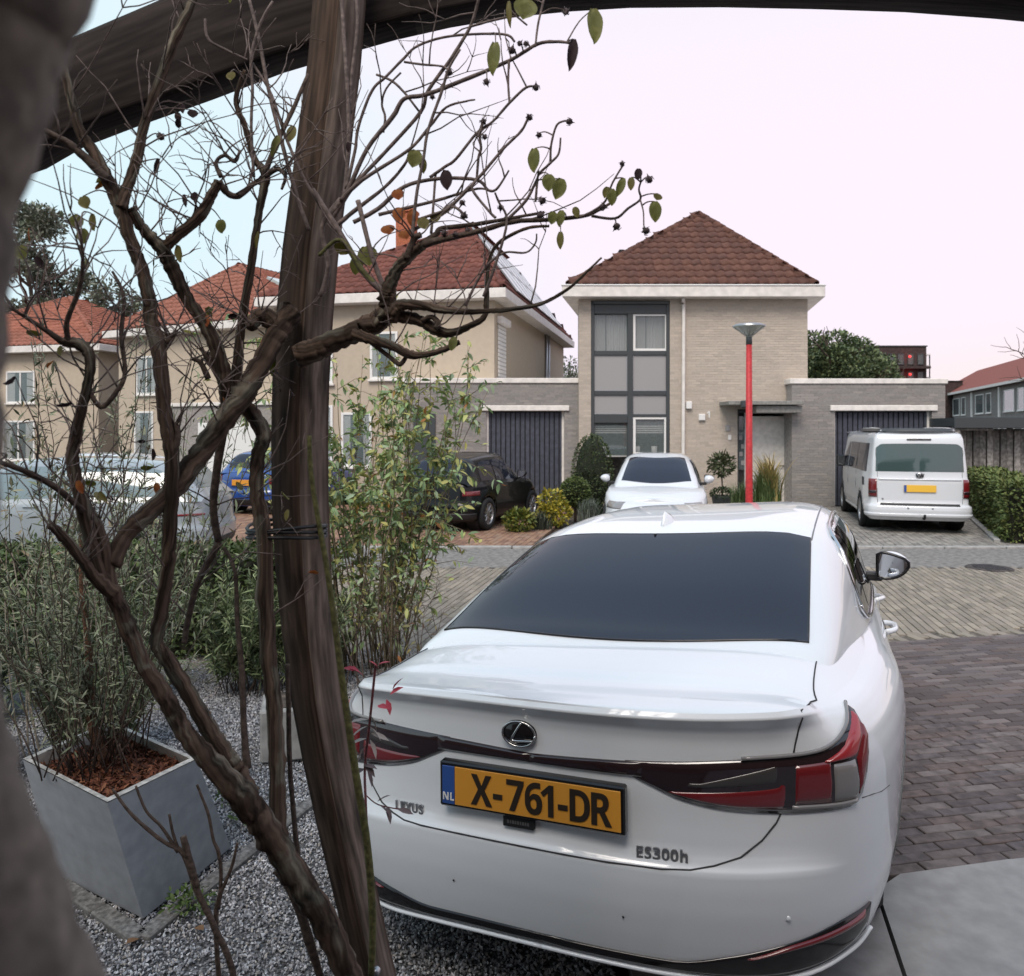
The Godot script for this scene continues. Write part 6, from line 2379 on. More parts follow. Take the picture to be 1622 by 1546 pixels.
	for q in [[322, 1478, "curled brown leaf fallen on the gravel under the vine"], [200, 1500, "brown leaf fallen on the gravel at the planter's near corner"], [330, 1130, "brown leaf fallen on the gravel by the shrubs"]]:
		var o := obj("fallen_leaf", fl, mat(col(0.16, 0.085, 0.04), 0.8))
		o.transform = Transform3D(Basis(Vector3.UP, rng.randf() * 6), on_ground(q[0], q[1]) + Vector3(0, 0.012, 0))
		tag(o, q[2], "leaf", "fallen leaves on the gravel")


# many thin wands from the ground with leaves set along each
func wand_shrub(t: Node, h: float, n: int, leaf: Mesh, tones: Array, spread: float, per := 60, m: Material = null) -> void:
	var st := geo(true)
	var xf := []
	var cs := []
	for i in n:
		var a := rng.randf() * TAU
		var d := Vector3(cos(a) * spread, 1.0, sin(a) * spread * rng.randf_range(0.4, 1)).normalized()
		var p := Vector3(clampf(rng.randfn() * 0.1, -0.18, 0.18), 0.0, clampf(rng.randfn() * 0.1, -0.18, 0.18))
		var pts := PackedVector3Array([p])
		var l := h * rng.randf_range(0.55, 1.1)
		var tone := rng.randf_range(0.8, 1.2)
		for k in 7:
			d = (d + rand_dir() * 0.22 + Vector3(0, 0.03, 0)).normalized()
			p += d * l / 7.0
			pts.append(p)
		tube(st, pts, [0.0032, 0.003, 0.0027, 0.0024, 0.002, 0.0017, 0.0014, 0.001], 4)
		for k in per:
			var f := rng.randf_range(0.18, 1.0) * 6.9
			var q := pts[int(f)].lerp(pts[int(f) + 1], f - int(f))
			var o := (d * 0.7 + rand_dir(0.2)).normalized()
			xf.append(Transform3D(dir_basis(o, rng.randf_range(-1, 1), rng.randf_range(0.6, 1.25)), q))
			cs.append(pick(tones) * tone)
	obj("stems", st, M.twig, t, "stuff")
	scatter("foliage", leaf, m if m else M.leaf_dull, xf, cs, t)


func planter() -> void:
	var b := [on_ground(227, 1455), on_ground(366, 1342), Vector3(-1.86, 0, -4.02), on_ground(88, 1384)]
	var h := 0.52
	var tp := [at(170, 1272, F * (EYE - h) / (1272 - HY)), at(312, 1203, F * (EYE - h) / (1203 - HY)), at(176, 1143, F * (EYE - h) / (1143 - HY)), at(36, 1203, F * (EYE - h) / (1203 - HY))]
	var o: Vector3 = (b[0] + b[2]) / 2
	var t := thing("planter_box", "large square grey zinc planter standing on the gravel at the left", "planter", o)
	var st := geo(true)
	var inn := []
	var mid: Vector3 = (tp[0] + tp[2]) / 2
	for p: Vector3 in tp:
		inn.append(p.lerp(mid, 0.085))
	var low := []
	for i in 4:
		var foot: Vector3 = (b[i] as Vector3).lerp(o, 0.10)
		low.append((inn[i] as Vector3).lerp(foot, 0.18))
	for i in 4:
		var j := (i + 1) % 4
		var rows := []
		for r in 7:
			var row := PackedVector3Array()
			for k in 9:
				row.append((b[i] as Vector3).lerp(b[j], k / 8.0).lerp((tp[i] as Vector3).lerp(tp[j], k / 8.0), r / 6.0) - o)
			rows.append(row)
		st.set_smooth_group(i + 1)
		sheet(st, rows, false, true)
	obj("side", st, M.zinc, t)
	var rm := geo()
	for i in 4:
		var j := (i + 1) % 4
		var up := Vector3(0, 0.004, 0)
		quad(rm, tp[i] - o + up, inn[i] - o + up, inn[j] - o + up, tp[j] - o + up)
		quad(rm, inn[i] - o + up, low[i] - o, low[j] - o, inn[j] - o + up)
	obj("rim", rm, M.zinc_rim, t)
	var sl := geo(true)
	var rows := []
	for i in 13:
		var row := PackedVector3Array()
		for k in 13:
			var a: Vector3 = (low[0] as Vector3).lerp(low[1], k / 12.0)
			var c: Vector3 = (low[3] as Vector3).lerp(low[2], k / 12.0)
			row.append(a.lerp(c, i / 12.0) - o + Vector3(0, 0.02 + rng.randf_range(-0.012, 0.012), 0))
		rows.append(row)
	sheet(sl, rows)
	obj("soil", sl, M.soil, t)
	var xf := []
	var cs := []
	for i in 5200:
		var u := rng.randf()
		var v := rng.randf()
		var a: Vector3 = (low[0] as Vector3).lerp(low[1], u)
		var c: Vector3 = (low[3] as Vector3).lerp(low[2], u)
		var p := a.lerp(c, v) - o + Vector3(0, 0.022 + rng.randf() * 0.025, 0)
		var d := rand_dir()
		d.y = absf(d.y) * 0.5
		xf.append(Transform3D(dir_basis(d, rng.randf_range(-1, 1), rng.randf_range(0.5, 1.3)), p))
		cs.append(pick([Color(0.11, 0.038, 0.022), Color(0.16, 0.055, 0.03), Color(0.07, 0.03, 0.02), Color(0.20, 0.085, 0.045)]))
	scatter("bark_mulch", leaf_mesh(0.03, 0.011), M.tint, xf, cs, t)
	# the bush in it
	var bt := thing("potted_bush", "narrow leaved grey green bush growing in the zinc planter", "shrub", mid * Vector3(1, 0, 1) + Vector3(-0.05, h - 0.02, 0))
	var trunk := geo(true)
	tube(trunk, curve([Vector3(0.04, 0, 0.0), Vector3(0.0, 0.12, 0.02), Vector3(-0.03, 0.25, 0.0), Vector3(-0.05, 0.5, -0.02), Vector3(-0.07, 0.75, 0), Vector3(-0.06, 1.0, 0.02)], 3), [0.023, 0.023, 0.022, 0.022, 0.021, 0.020, 0.019, 0.018, 0.017, 0.015, 0.013, 0.011, 0.009, 0.007, 0.005, 0.003], 8, 0.2)
	obj("trunk", trunk, rough_mat(col(0.13, 0.07, 0.045), 0.3, 8.0, 0.9, 0.3, 140), bt)
	var nl := leaf_mesh(0.06, 0.009, 0.08)
	var gg := [Color(0.135, 0.16, 0.10), Color(0.185, 0.205, 0.14), Color(0.095, 0.12, 0.07), Color(0.24, 0.25, 0.185)]
	wand_shrub(bt, 1.15, 40, leaf_mesh(0.048, 0.007, 0.08), gg, 0.6, 110)
	wand_shrub(bt, 2.05, 34, leaf_mesh(0.043, 0.0065, 0.08), gg, 0.28, 120)


func tall_shrub() -> void:
	var t := thing("tall_shrub", "tall loose shrub with green and yellowing leaves right of the timber post", "shrub", Vector3(-0.98, 0, -6.35))
	var st := geo(true)
	var xf := []
	var cs := []
	var tones := [Color(0.20, 0.29, 0.12), Color(0.26, 0.34, 0.14), Color(0.17, 0.26, 0.13), Color(0.34, 0.36, 0.13), Color(0.38, 0.36, 0.12), Color(0.27, 0.35, 0.22)]
	var rust := [Color(0.30, 0.12, 0.03), Color(0.33, 0.20, 0.05)]
	# the photo shows an upright mass leaning a little to the right, with one arching arm
	var stems := []
	for i in 46:
		var x := rng.randf_range(-0.66, 0.16)
		stems.append([Vector3(x * 0.62, 0, rng.randf_range(-0.25, 0.25)), Vector3(x * 0.38 + rng.randf_range(-0.12, 0.16), 1.0, rng.randf_range(-0.16, 0.16)), rng.randf_range(1.5, 3.05)])
	for i in 4:
		stems.append([Vector3(-0.05, 0, 0.0), Vector3(rng.randf_range(0.22, 0.36), 1.0, rng.randf_range(-0.1, 0.2)), rng.randf_range(2.1, 2.9)])
	for s in stems:
		var p: Vector3 = s[0]
		var d: Vector3 = (s[1] as Vector3).normalized()
		var pts := PackedVector3Array([p])
		for k in 10:
			d = (d + rand_dir() * 0.13).normalized()
			p += d * s[2] / 10.0
			pts.append(p)
		var rad := []
		for k in 11:
			rad.append(lerpf(0.0085, 0.002, k / 10.0))
		tube(st, pts, rad, 5)
		for b in 13:
			var f := rng.randf_range(1.6, 9.9)
			var q := pts[int(f)].lerp(pts[mini(int(f) + 1, 10)], f - int(f))
			var e := (rand_dir(0.2) + d * 0.5).normalized()
			var l := rng.randf_range(0.14, 0.42)
			var q2 := q + e * l * 0.6
			var q3 := q2 + (e + Vector3(0, -0.35, 0)).normalized() * l * 0.4
			tube(st, PackedVector3Array([q, q2, q3]), [0.0032, 0.002, 0.0012], 4)
			var dens := 14 if q.y > 0.9 else 7
			for j in dens:
				var g := rng.randf()
				var lp := q.lerp(q2, g * 1.6) if g < 0.62 else q2.lerp(q3, (g - 0.62) / 0.38)
				var o := (e * 0.6 + rand_dir() + Vector3(0, -0.55, 0)).normalized()
				xf.append(Transform3D(dir_basis(o, rng.randf_range(-1, 1), rng.randf_range(0.55, 1.2)), lp))
				cs.append(pick(rust if rng.randf() < 0.02 else tones))
	obj("stems", st, rough_mat(col(0.16, 0.13, 0.085), 0.25, 6.0, 0.9, 0.0, 145), t, "stuff")
	scatter("foliage", leaf_mesh(0.074, 0.031, 0.2), M.leaf, xf, cs, t)
	# bare reddish brush at its foot
	var b := thing("bare_brush", "thicket of bare brown twigs at the foot of the tall shrub", "shrub", Vector3(-0.85, 0, -5.7))
	var tw := geo(true)
	var sp := []
	for i in 16:
		limb(tw, Vector3(rng.randf_range(-0.55, 0.35), 0, rng.randf_range(-0.3, 0.3)), Vector3(rng.randf_range(-0.4, 0.4), 1, rng.randf_range(-0.3, 0.3)).normalized(), rng.randf_range(0.35, 0.6), 0.006, 2, sp, 0.4, 2)
	obj("twigs", tw, M.twig, b, "stuff")
	var x2 := []
	var c2 := []
	for q in sp:
		if rng.randf() < 0.28:
			x2.append(Transform3D(dir_basis(rand_dir(), rng.randf(), rng.randf_range(0.6, 1.1)), q[0]))
			c2.append(pick([Color(0.14, 0.13, 0.05), Color(0.20, 0.17, 0.06), Color(0.10, 0.06, 0.04)]))
	scatter("foliage", leaf_mesh(0.06, 0.022), M.leaf, x2, c2, b)


func red_sprig() -> void:
	# a slender sprig with red and pale leaves against the car's corner
	var d := 1.72
	var t := thing("red_sprig", "thin sprig with red leaf tips and pale lower leaves beside the saloon's corner", "plant", at(575, 1546, 1.62) * Vector3(1, 0, 1))
	var o := t.position
	var st := geo(true)
	tube(st, curve([o + Vector3(0, 0, 0), at(588, 1500, 1.64), at(580, 1290, 1.66), at(578, 1215, d), at(585, 1150, d), at(595, 1052, d)].map(func(v): return v - o), 5), 0.0028, 6)
	tube(st, curve([at(580, 1260, d), at(600, 1275, d), at(640, 1283, d)].map(func(v): return v - o), 4), 0.0014, 5)
	obj("stem", st, rough_mat(col(0.14, 0.045, 0.05), 0.3, 8.0, 0.7, 0.0, 150), t)
	var red := mat(col(0.42, 0.035, 0.06), 0.55)
	var pale := mat(col(0.30, 0.26, 0.23), 0.6)
	var dull := mat(col(0.12, 0.085, 0.085), 0.7)
	var n := 0
	for q in [[596, 1055, 0.9, 0.5, 0], [600, 1060, -0.5, 0.9, 0], [618, 1100, 0.9, 0.7, 0], [622, 1092, 0.6, 0.9, 0], [612, 1108, 0.3, -0.6, 0], [598, 1118, 0.7, 0.1, 0], [568, 1062, -0.7, 0.2, 0], [575, 1070, -0.8, 0.6, 0], [582, 1150, -1, -0.4, 1], [584, 1150, 1, -0.7, 1], [588, 1162, 1, -0.3, 1], [580, 1170, -1, -0.2, 1], [586, 1172, 0.6, -0.9, 1], [580, 1180, -0.6, -0.9, 1], [584, 1130, 0.5, -0.8, 1], [583, 1140, -0.9, 0.1, 1], [578, 1210, 0.7, -0.5, 2], [578, 1218, -0.8, -0.3, 2], [582, 1222, 0.4, -0.9, 2], [576, 1212, 0.9, 0.1, 2], [600, 1275, 0.9, -0.4, 2], [630, 1282, 0.9, -0.2, 2], [598, 1270, 0.6, 0.5, 2], [612, 1278, 0.4, -0.7, 2]]:
		var m: Material = [red, pale, dull][q[4]]
		var lf := obj("leaf", leaf_mesh([0.034, 0.042, 0.036][q[4]], 0.016), m, t)
		lf.transform = Transform3D(dir_basis(Vector3(q[2], q[3], 0.25 + 0.3 * sin(n * 1.7)), 0.5 * sin(n * 2.3), 1.0), at(q[0], q[1], d - 0.003) - o)
		n += 1


# ---------------------------------------------------------------- pergola and the old climber on it
# a squared timber along pts with half widths [across, along] per point; roll turns the section
func timber(pts: PackedVector3Array, sizes: Array, side: Vector3, bev := 0.12, wrap := 2.0) -> SurfaceTool:
	var st := geo(true)
	var rows := []
	var run := 0.0
	for i in pts.size():
		var d := (pts[mini(i + 1, pts.size() - 1)] - pts[maxi(i - 1, 0)]).normalized()
		var s := (side - d * side.dot(d)).normalized()
		var u := d.cross(s)
		var a: float = sizes[i][0]
		var b: float = sizes[i][1]
		var row := PackedVector3Array()
		for q in [[1, -1 + bev], [1, 0], [1, 1 - bev], [1 - bev, 1], [0, 1], [-1 + bev, 1], [-1, 1 - bev], [-1, 0], [-1, -1 + bev], [-1 + bev, -1], [0, -1], [1 - bev, -1]]:
			row.append(pts[i] + s * a * q[0] + u * b * q[1])
		rows.append(row)
	for i in pts.size() - 1:
		run += pts[i].distance_to(pts[i + 1])
	sheet(st, rows, true, true, Vector2(wrap, run * 0.9))
	for e in [0, rows.size() - 1]:
		for k in range(1, 11):
			face(st, pts[pts.size() / 2], [rows[e][0], rows[e][k], rows[e][k + 1]])
	return st


func pergola() -> void:
	var t := thing("timber_pergola", "dark weather-worn timber pergola post with its overhead beams, in front at the left", "pergola", at(607, 0, 1.6) * Vector3(1, 0, 1))
	var o := t.position
	var d := 1.6
	var raw := []
	var half := []
	for q in [[541, -140, 43], [538, 0, 43], [530, 100, 43], [517, 200, 44], [505, 300, 45], [492, 400, 45.5], [483, 500, 46], [477, 600, 46], [475, 700, 46], [476, 800, 46], [481, 900, 45], [489, 1000, 43], [501, 1100, 41], [518, 1200, 39], [538, 1300, 37], [560, 1400, 35], [583, 1500, 34], [606, 1600, 34], [650, 1850, 34], [690, 2160, 34]]:
		raw.append(at(q[0], q[1], d) - o)
		half.append(q[2])
	var pts := PackedVector3Array(raw)
	var sizes := []
	for hpx in half:
		# turned 38 degrees, two faces show: width = 2 a (cos + sin)
		var a: float = hpx / F * d / 1.40
		sizes.append([a, a])
	var side := Vector3(cos(deg_to_rad(32)), 0, sin(deg_to_rad(32)))
	obj("post", timber(pts, sizes, side, 0.12, 1.0), M.post_wood, t)
	var bl := []
	var bs := []
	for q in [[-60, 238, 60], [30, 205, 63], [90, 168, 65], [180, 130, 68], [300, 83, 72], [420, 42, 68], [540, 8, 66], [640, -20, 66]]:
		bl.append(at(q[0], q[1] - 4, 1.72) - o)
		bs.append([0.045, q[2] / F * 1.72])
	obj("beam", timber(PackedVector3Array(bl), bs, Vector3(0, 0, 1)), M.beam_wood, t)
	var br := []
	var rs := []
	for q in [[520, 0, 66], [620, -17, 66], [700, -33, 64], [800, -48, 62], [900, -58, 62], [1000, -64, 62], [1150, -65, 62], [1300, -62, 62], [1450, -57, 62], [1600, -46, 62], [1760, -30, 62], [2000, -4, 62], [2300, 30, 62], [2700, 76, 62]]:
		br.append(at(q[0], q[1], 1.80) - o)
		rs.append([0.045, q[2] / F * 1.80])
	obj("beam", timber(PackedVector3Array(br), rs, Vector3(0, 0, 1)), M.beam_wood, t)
	# bolts and a tie wire
	for q in [[625, 50, 1.79], [596, 1537, 1.54]]:
		var st := geo(true)
		lathe(st, [[0.0, 0.012], [0.007, 0.010], [0.009, 0.0]], 10, Transform3D(Basis(Vector3.RIGHT, PI / 2), at(q[0], q[1], q[2]) - o))
		obj("bolt", st, M.silver, t)
	for q in [[832, 0], [838, 5], [846, 11]]:
		var st := geo(true)
		var loop := PackedVector3Array()
		for k in 19:
			var a := TAU * k / 18
			loop.append(at(447, q[0], 1.56) - o + Vector3(cos(a) * 0.075 + 0.01, 0.004 * sin(a * 2 + q[1]), sin(a) * 0.085))
		tube(st, loop, 0.0035, 5)
		obj("tie_wire", st, M.black, t)
	# out of focus, close to the lens at the left edge
	var g := thing("old_post", "blurred grey brown trunk close to the lens along the left edge", "trunk", at(-150, 0, 0.24) * Vector3(1, 0, 1))
	var go := g.position
	var gp := []
	for q in [[20, -200], [-22, -60], [-52, 0], [-80, 100], [-114, 200], [-138, 280], [-152, 400], [-166, 520], [-172, 650], [-182, 800], [-190, 950], [-184, 1080], [-166, 1180], [-142, 1260], [-112, 1350], [-84, 1430], [-54, 1510], [-14, 1600], [80, 1800], [250, 2200]]:
		gp.append(at(q[0], q[1], 0.24) - go)
	var gs := geo(true)
	var gc := curve(gp, 3)
	tube(gs, gc, 0.0285, 22, 0.10)
	var gm := rough_mat(col(0.16, 0.135, 0.115), 0.22, 7.0, 0.95, 0.0, 160)
	obj("trunk", gs, gm, g)


func vine() -> void:
	var t := thing("climbing_vine", "old nearly bare climber with twisted brown stems and a few round leaves on the pergola", "climber", at(600, 0, 1.5) * Vector3(1, 0, 1))
	var o := t.position
	# stems: [name, [[px, py, radius px], ...], depth at the start, depth at the end]
	var S := [
		["trunk", [[700, 2270, 20], [640, 1900, 20], [590, 1660, 19], [553, 1546, 19], [517, 1466, 20], [472, 1390, 20], [425, 1318, 21], [387, 1266, 22], [333, 1207, 15], [288, 1152, 14], [259, 1098, 13], [225, 1046, 12], [198, 983, 12], [175, 931, 12]], 1.45, 1.30],
		["stem", [[396, 1262, 17], [373, 1222, 16], [358, 1196, 14], [333, 1160, 13], [292, 1088, 12], [262, 1040, 11], [248, 1015, 10], [256, 962, 10], [265, 905, 10], [269, 838, 11], [272, 727, 11], [261, 653, 11], [252, 561, 11], [238, 505, 11], [237, 480, 10], [226, 430, 10], [207, 380, 10], [191, 330, 11], [174, 292, 10], [148, 240, 9], [126, 207, 8], [111, 148, 7], [96, 88, 6]], 1.40, 1.32],
		["stem", [[440, 1330, 16], [439, 1232, 12], [434, 1120, 12], [423, 1007, 12], [418, 850, 12], [407, 783, 11], [409, 720, 11], [418, 690, 12], [400, 657, 12], [378, 636, 11]], 1.47, 1.50],
		["stem", [[178, 895, 13], [200, 846, 13], [240, 809, 14], [281, 768, 16], [314, 722, 16], [351, 672, 17], [385, 625, 17], [418, 568, 16], [440, 524, 17], [462, 492, 18]], 1.31, 1.52],
		["stem", [[172, 925, 12], [150, 880, 10], [126, 783, 10], [115, 727, 10], [122, 679, 8], [137, 616, 7], [143, 568, 8], [126, 546, 9], [100, 542, 7]], 1.30, 1.25],
		["stem", [[176, 930, 10], [160, 845, 8], [130, 790, 7], [112, 745, 6]], 1.30, 1.32],
		["stem", [[182, 940, 12], [150, 915, 9], [130, 886, 9], [100, 850, 7], [78, 831, 6]], 1.29, 1.22],
		["branch", [[132, 810, 5], [92, 775, 5], [48, 750, 5], [7, 735, 4], [-30, 722, 3]], 1.28, 1.15],
		["branch", [[100, 542, 6], [74, 524, 4], [40, 502, 3], [15, 487, 2]], 1.25, 1.2],
		["branch", [[108, 540, 5], [106, 510, 4], [124, 462, 4], [131, 420, 3], [128, 370, 2]], 1.25, 1.2],
		["branch", [[140, 616, 3.5], [160, 645, 4], [185, 620, 4], [198, 590, 3.5], [192, 530, 3.5], [196, 470, 3], [178, 430, 2]], 1.27, 1.3],
		["stem", [[362, 648, 11], [359, 616, 12], [348, 568, 11], [326, 517, 10], [296, 472, 10], [272, 425, 11], [255, 394, 11], [229, 366, 8], [207, 330, 7]], 1.48, 1.34],
		["stem", [[255, 396, 9], [274, 379, 8], [314, 344, 9], [333, 314, 8], [346, 287, 7]], 1.38, 1.36],
		["branch", [[346, 287, 6], [360, 306, 5], [378, 310, 5], [400, 292, 4], [412, 284, 3]], 1.36, 1.4],
		["branch", [[350, 280, 4], [342, 258, 3], [356, 246, 3], [372, 256, 3], [380, 238, 2]], 1.36, 1.38],
		["stem", [[192, 330, 9], [200, 300, 9], [215, 259, 8], [229, 196, 7], [252, 130, 7], [277, 63, 7], [303, 4, 7], [320, -40, 6]], 1.33, 1.4],
		["branch", [[170, 285, 8], [141, 255, 7], [110, 228, 6], [88, 216, 5], [60, 200, 4]], 1.32, 1.28],
		["stem", [[372, 640, 8], [374, 590, 8], [382, 520, 7], [400, 407, 6], [411, 333, 6], [420, 277, 7], [403, 252, 5], [388, 200, 4.5], [374, 159, 4], [388, 111, 3]], 1.5, 1.45],
		["branch", [[420, 274, 5], [437, 229, 4], [462, 178, 3.5], [488, 118, 3]], 1.46, 1.5],
		["branch", [[420, 280, 4], [440, 268, 3.5], [452, 280, 3], [446, 300, 2]], 1.46, 1.45],
		["branch", [[347, 859, 6], [322, 905, 6], [310, 931, 5], [296, 990, 5], [292, 1020, 4]], 1.5, 1.46],
		["branch", [[347, 859, 6], [338, 800, 6], [352, 690, 7], [370, 640, 8]], 1.5, 1.5],
		["branch", [[355, 868, 3], [372, 905, 3], [376, 985, 4], [384, 1075, 5], [386, 1150, 5], [392, 1218, 7]], 1.5, 1.42],
		["branch", [[455, 1052, 4], [457, 1120, 4], [459, 1210, 4], [466, 1300, 4], [474, 1380, 5]], 1.52, 1.5],
		["branch", [[276, 720, 5], [282, 690, 5], [278, 668, 3]], 1.36, 1.36],
		["branch", [[256, 556, 6], [270, 538, 5], [277, 526, 3]], 1.37, 1.36],
		["branch", [[330, 600, 5], [318, 575, 4], [304, 568, 3]], 1.45, 1.44],
		["branch", [[350, 605, 4], [332, 572, 5], [323, 558, 4]], 1.45, 1.44],
		["stem", [[438, 520, 14], [420, 500, 13], [402, 508, 10], [398, 520, 8]], 1.5, 1.46],
		# the arm to the right of the post
		["stem", [[470, 565, 19], [500, 553, 18], [540, 535, 17], [580, 518, 17], [604, 506, 17], [614, 492, 15], [614, 468, 13], [618, 452, 11], [630, 424, 9], [650, 404, 9], [668, 388, 8]], 1.5, 1.44],
		["branch", [[668, 388, 7], [711, 377, 5], [759, 366, 4.5], [814, 351, 4], [870, 348, 3.5], [925, 342, 3], [948, 333, 2.5], [970, 320, 2]], 1.44, 1.4],
		["branch", [[660, 392, 6], [690, 372, 5], [700, 362, 4], [755, 355, 3.5], [830, 342, 2.5], [862, 336, 2]], 1.44, 1.46],
		["stem", [[614, 498, 13], [640, 502, 10], [666, 508, 9], [694, 524, 9], [716, 527, 7], [747, 515, 5], [768, 500, 4.5], [771, 465, 3.5], [774, 418, 3], [790, 385, 3], [833, 362, 2.5], [870, 358, 2]], 1.46, 1.42],
		["stem", [[622, 505, 10], [630, 486, 10], [650, 482, 8], [680, 486, 7], [697, 491, 6], [735, 494, 4.5], [768, 493, 4], [808, 490, 3.5], [857, 481, 3], [898, 459, 2.5], [930, 430, 2], [953, 408, 1.5]], 1.45, 1.38],
		["stem", [[560, 530, 9], [590, 538, 8], [623, 549, 7], [650, 562, 7], [672, 562, 5], [700, 555, 4.5], [728, 542, 4]], 1.46, 1.42],
		["branch", [[585, 540, 4], [618, 566, 3.5], [634, 577, 4], [645, 562, 3]], 1.46, 1.45],
		["branch", [[668, 508, 4], [684, 502, 4], [694, 512, 5], [690, 520, 4]], 1.44, 1.43],
		["branch", [[645, 410, 6], [655, 380, 5], [666, 372, 5]], 1.44, 1.43],
		# fan of thin canes above it
		["cane", [[520, 345, 5], [548, 307, 4], [581, 237, 3.5], [622, 185, 4], [640, 157, 3.5], [674, 150, 3.5], [729, 129, 3.5], [807, 96, 3], [851, 70, 2.8], [881, 66, 2.5], [903, 68, 2]], 1.5, 1.4],
		["cane", [[524, 350, 5], [559, 296, 3.5], [611, 240, 3], [666, 178, 3], [678, 144, 3], [715, 92, 3], [744, 44, 2.6], [755, 11, 2.4], [762, -20, 2]], 1.5, 1.42],
		["cane", [[548, 300, 3], [562, 240, 2.6], [568, 200, 2.4], [589, 144, 2.4], [611, 122, 2.2], [640, 92, 2.2], [663, 72, 2], [715, 57, 2], [796, 54, 2], [815, 66, 1.8]], 1.5, 1.45],
		["cane", [[540, 318, 4], [574, 285, 3.2], [648, 237, 2.6], [681, 200, 2.4], [707, 170, 2], [740, 160, 1.6], [752, 158, 1.4]], 1.49, 1.42],
		["cane", [[530, 360, 4], [560, 335, 3.5], [610, 296, 2.6], [640, 262, 2.4], [650, 240, 2]], 1.5, 1.48],
		["cane", [[681, 281, 2.6], [705, 264, 2.4], [722, 252, 2.4], [755, 211, 2.2], [781, 192, 2], [807, 163, 2.2], [833, 139, 2], [850, 137, 1.6]], 1.46, 1.4],
		["cane", [[640, 372, 3], [690, 345, 3], [711, 330, 3], [755, 285, 2.6], [796, 237, 2.2], [826, 207, 2.2], [837, 185, 1.8]], 1.46, 1.4],
		["cane", [[560, 352, 3.5], [600, 330, 3.5], [640, 296, 3.2], [696, 283, 3], [755, 285, 2.8], [773, 301, 2.4], [786, 300, 2], [800, 280, 1.6], [806, 270, 1.4]], 1.48, 1.42],
		["cane", [[600, 340, 3], [690, 318, 2.6], [750, 300, 2], [772, 300, 1.6]], 1.47, 1.43],
		["cane", [[803, 348, 2.4], [833, 318, 2.6], [850, 285, 2], [855, 274, 2], [872, 258, 2], [885, 243, 1.8], [888, 218, 1.4]], 1.42, 1.38],
		["cane", [[872, 256, 2], [873, 230, 1.8], [881, 200, 1.8], [892, 192, 1.6], [904, 192, 1.4]], 1.4, 1.37],
		["cane", [[848, 320, 2], [850, 300, 2], [853, 270, 1.6]], 1.41, 1.4],
		["cane", [[918, 344, 2], [940, 334, 2], [959, 318, 1.8], [970, 290, 1.6], [988, 260, 1.4]], 1.4, 1.36],
		["cane", [[937, 342, 2.4], [974, 346, 2.2], [995, 330, 2], [1014, 316, 1.8], [1012, 300, 1.6], [1016, 285, 1.4]], 1.4, 1.36],
		["cane", [[1014, 316, 1.4], [1019, 335, 1.2], [1020, 358, 1.2], [1023, 366, 1.2]], 1.37, 1.36],
		["cane", [[766, 470, 2.6], [785, 418, 2.4], [803, 351, 2], [790, 320, 1.8], [784, 305, 1.6]], 1.43, 1.4],
		["cane", [[737, 485, 2.4], [756, 445, 2.2], [774, 418, 2.2], [800, 400, 1.8], [833, 400, 1.6], [848, 385, 1.4], [850, 370, 1.2]], 1.44, 1.4],
		["cane", [[495, 300, 4], [537, 366, 4.5], [574, 429, 5], [607, 462, 6]], 1.48, 1.46],
		["cane", [[567, 318, 4], [575, 350, 3.6], [590, 408, 4], [608, 456, 4]], 1.48, 1.46],
		["cane", [[652, 388, 3], [659, 314, 2.6], [671, 250, 2.4], [678, 207, 2.4], [700, 144, 2.4], [710, 110, 2.2], [729, 78, 1.8]], 1.45, 1.42],
		["cane", [[690, 275, 2], [686, 330, 2], [683, 370, 2.4]], 1.46, 1.45],
		["cane", [[665, 178, 1.8], [640, 146, 2], [620, 128, 2], [596, 118, 1.8]], 1.47, 1.48],
		["cane", [[755, 285, 2], [758, 250, 2.2], [762, 235, 2.2], [760, 215, 2], [765, 195, 1.8]], 1.44, 1.42],
		["cane", [[807, 163, 1.8], [805, 130, 1.8], [806, 98, 1.8]], 1.42, 1.42],
		["cane", [[848, 74, 1.6], [852, 40, 1.8], [860, 5, 1.8], [864, -12, 1.8]], 1.41, 1.42],
		["cane", [[755, 285, 2.4], [748, 300, 2.2], [775, 335, 2.2], [785, 345, 2.4]], 1.43, 1.42],
		["cane", [[655, 350, 2.5], [700, 335, 2.2], [720, 328, 2.2], [740, 345, 2]], 1.45, 1.43],
		["cane", [[745, 42, 2], [790, 30, 1.8], [828, 24, 1.6]], 1.43, 1.42],
		["cane", [[640, 98, 1.8], [668, 102, 1.8], [700, 105, 1.6], [711, 112, 1.4]], 1.46, 1.44],
		["cane", [[607, 210, 2], [610, 185, 2], [605, 165, 1.8], [612, 140, 1.6], [635, 115, 1.6]], 1.48, 1.46],
		["cane", [[835, 40, 1.4], [812, 20, 1.4], [806, 8, 1.2]], 1.42, 1.42],
		# against the post
		["cane", [[540, -20, 3], [545, 60, 3.2], [552, 180, 3], [550, 260, 3], [545, 310, 3.5]], 1.53, 1.5],
		["cane", [[562, -20, 2.4], [566, 40, 2.4], [556, 130, 2.4], [553, 220, 2.4]], 1.53, 1.52],
		["cane", [[508, 470, 4], [520, 420, 4], [510, 360, 4], [540, 315, 4]], 1.5, 1.5],
		["cane", [[395, 0, 2.5], [410, 60, 2.8], [425, 140, 3], [445, 220, 3.2], [470, 310, 3.2], [490, 365, 3]], 1.47, 1.48],
		["cane", [[432, 2, 2], [412, 38, 2.2], [398, 90, 2.4], [400, 140, 2.6], [398, 200, 2.4], [402, 280, 2.6]], 1.46, 1.46],
		["cane", [[325, 30, 2], [330, 62, 2.2], [360, 80, 2], [392, 95, 2]], 1.45, 1.46],
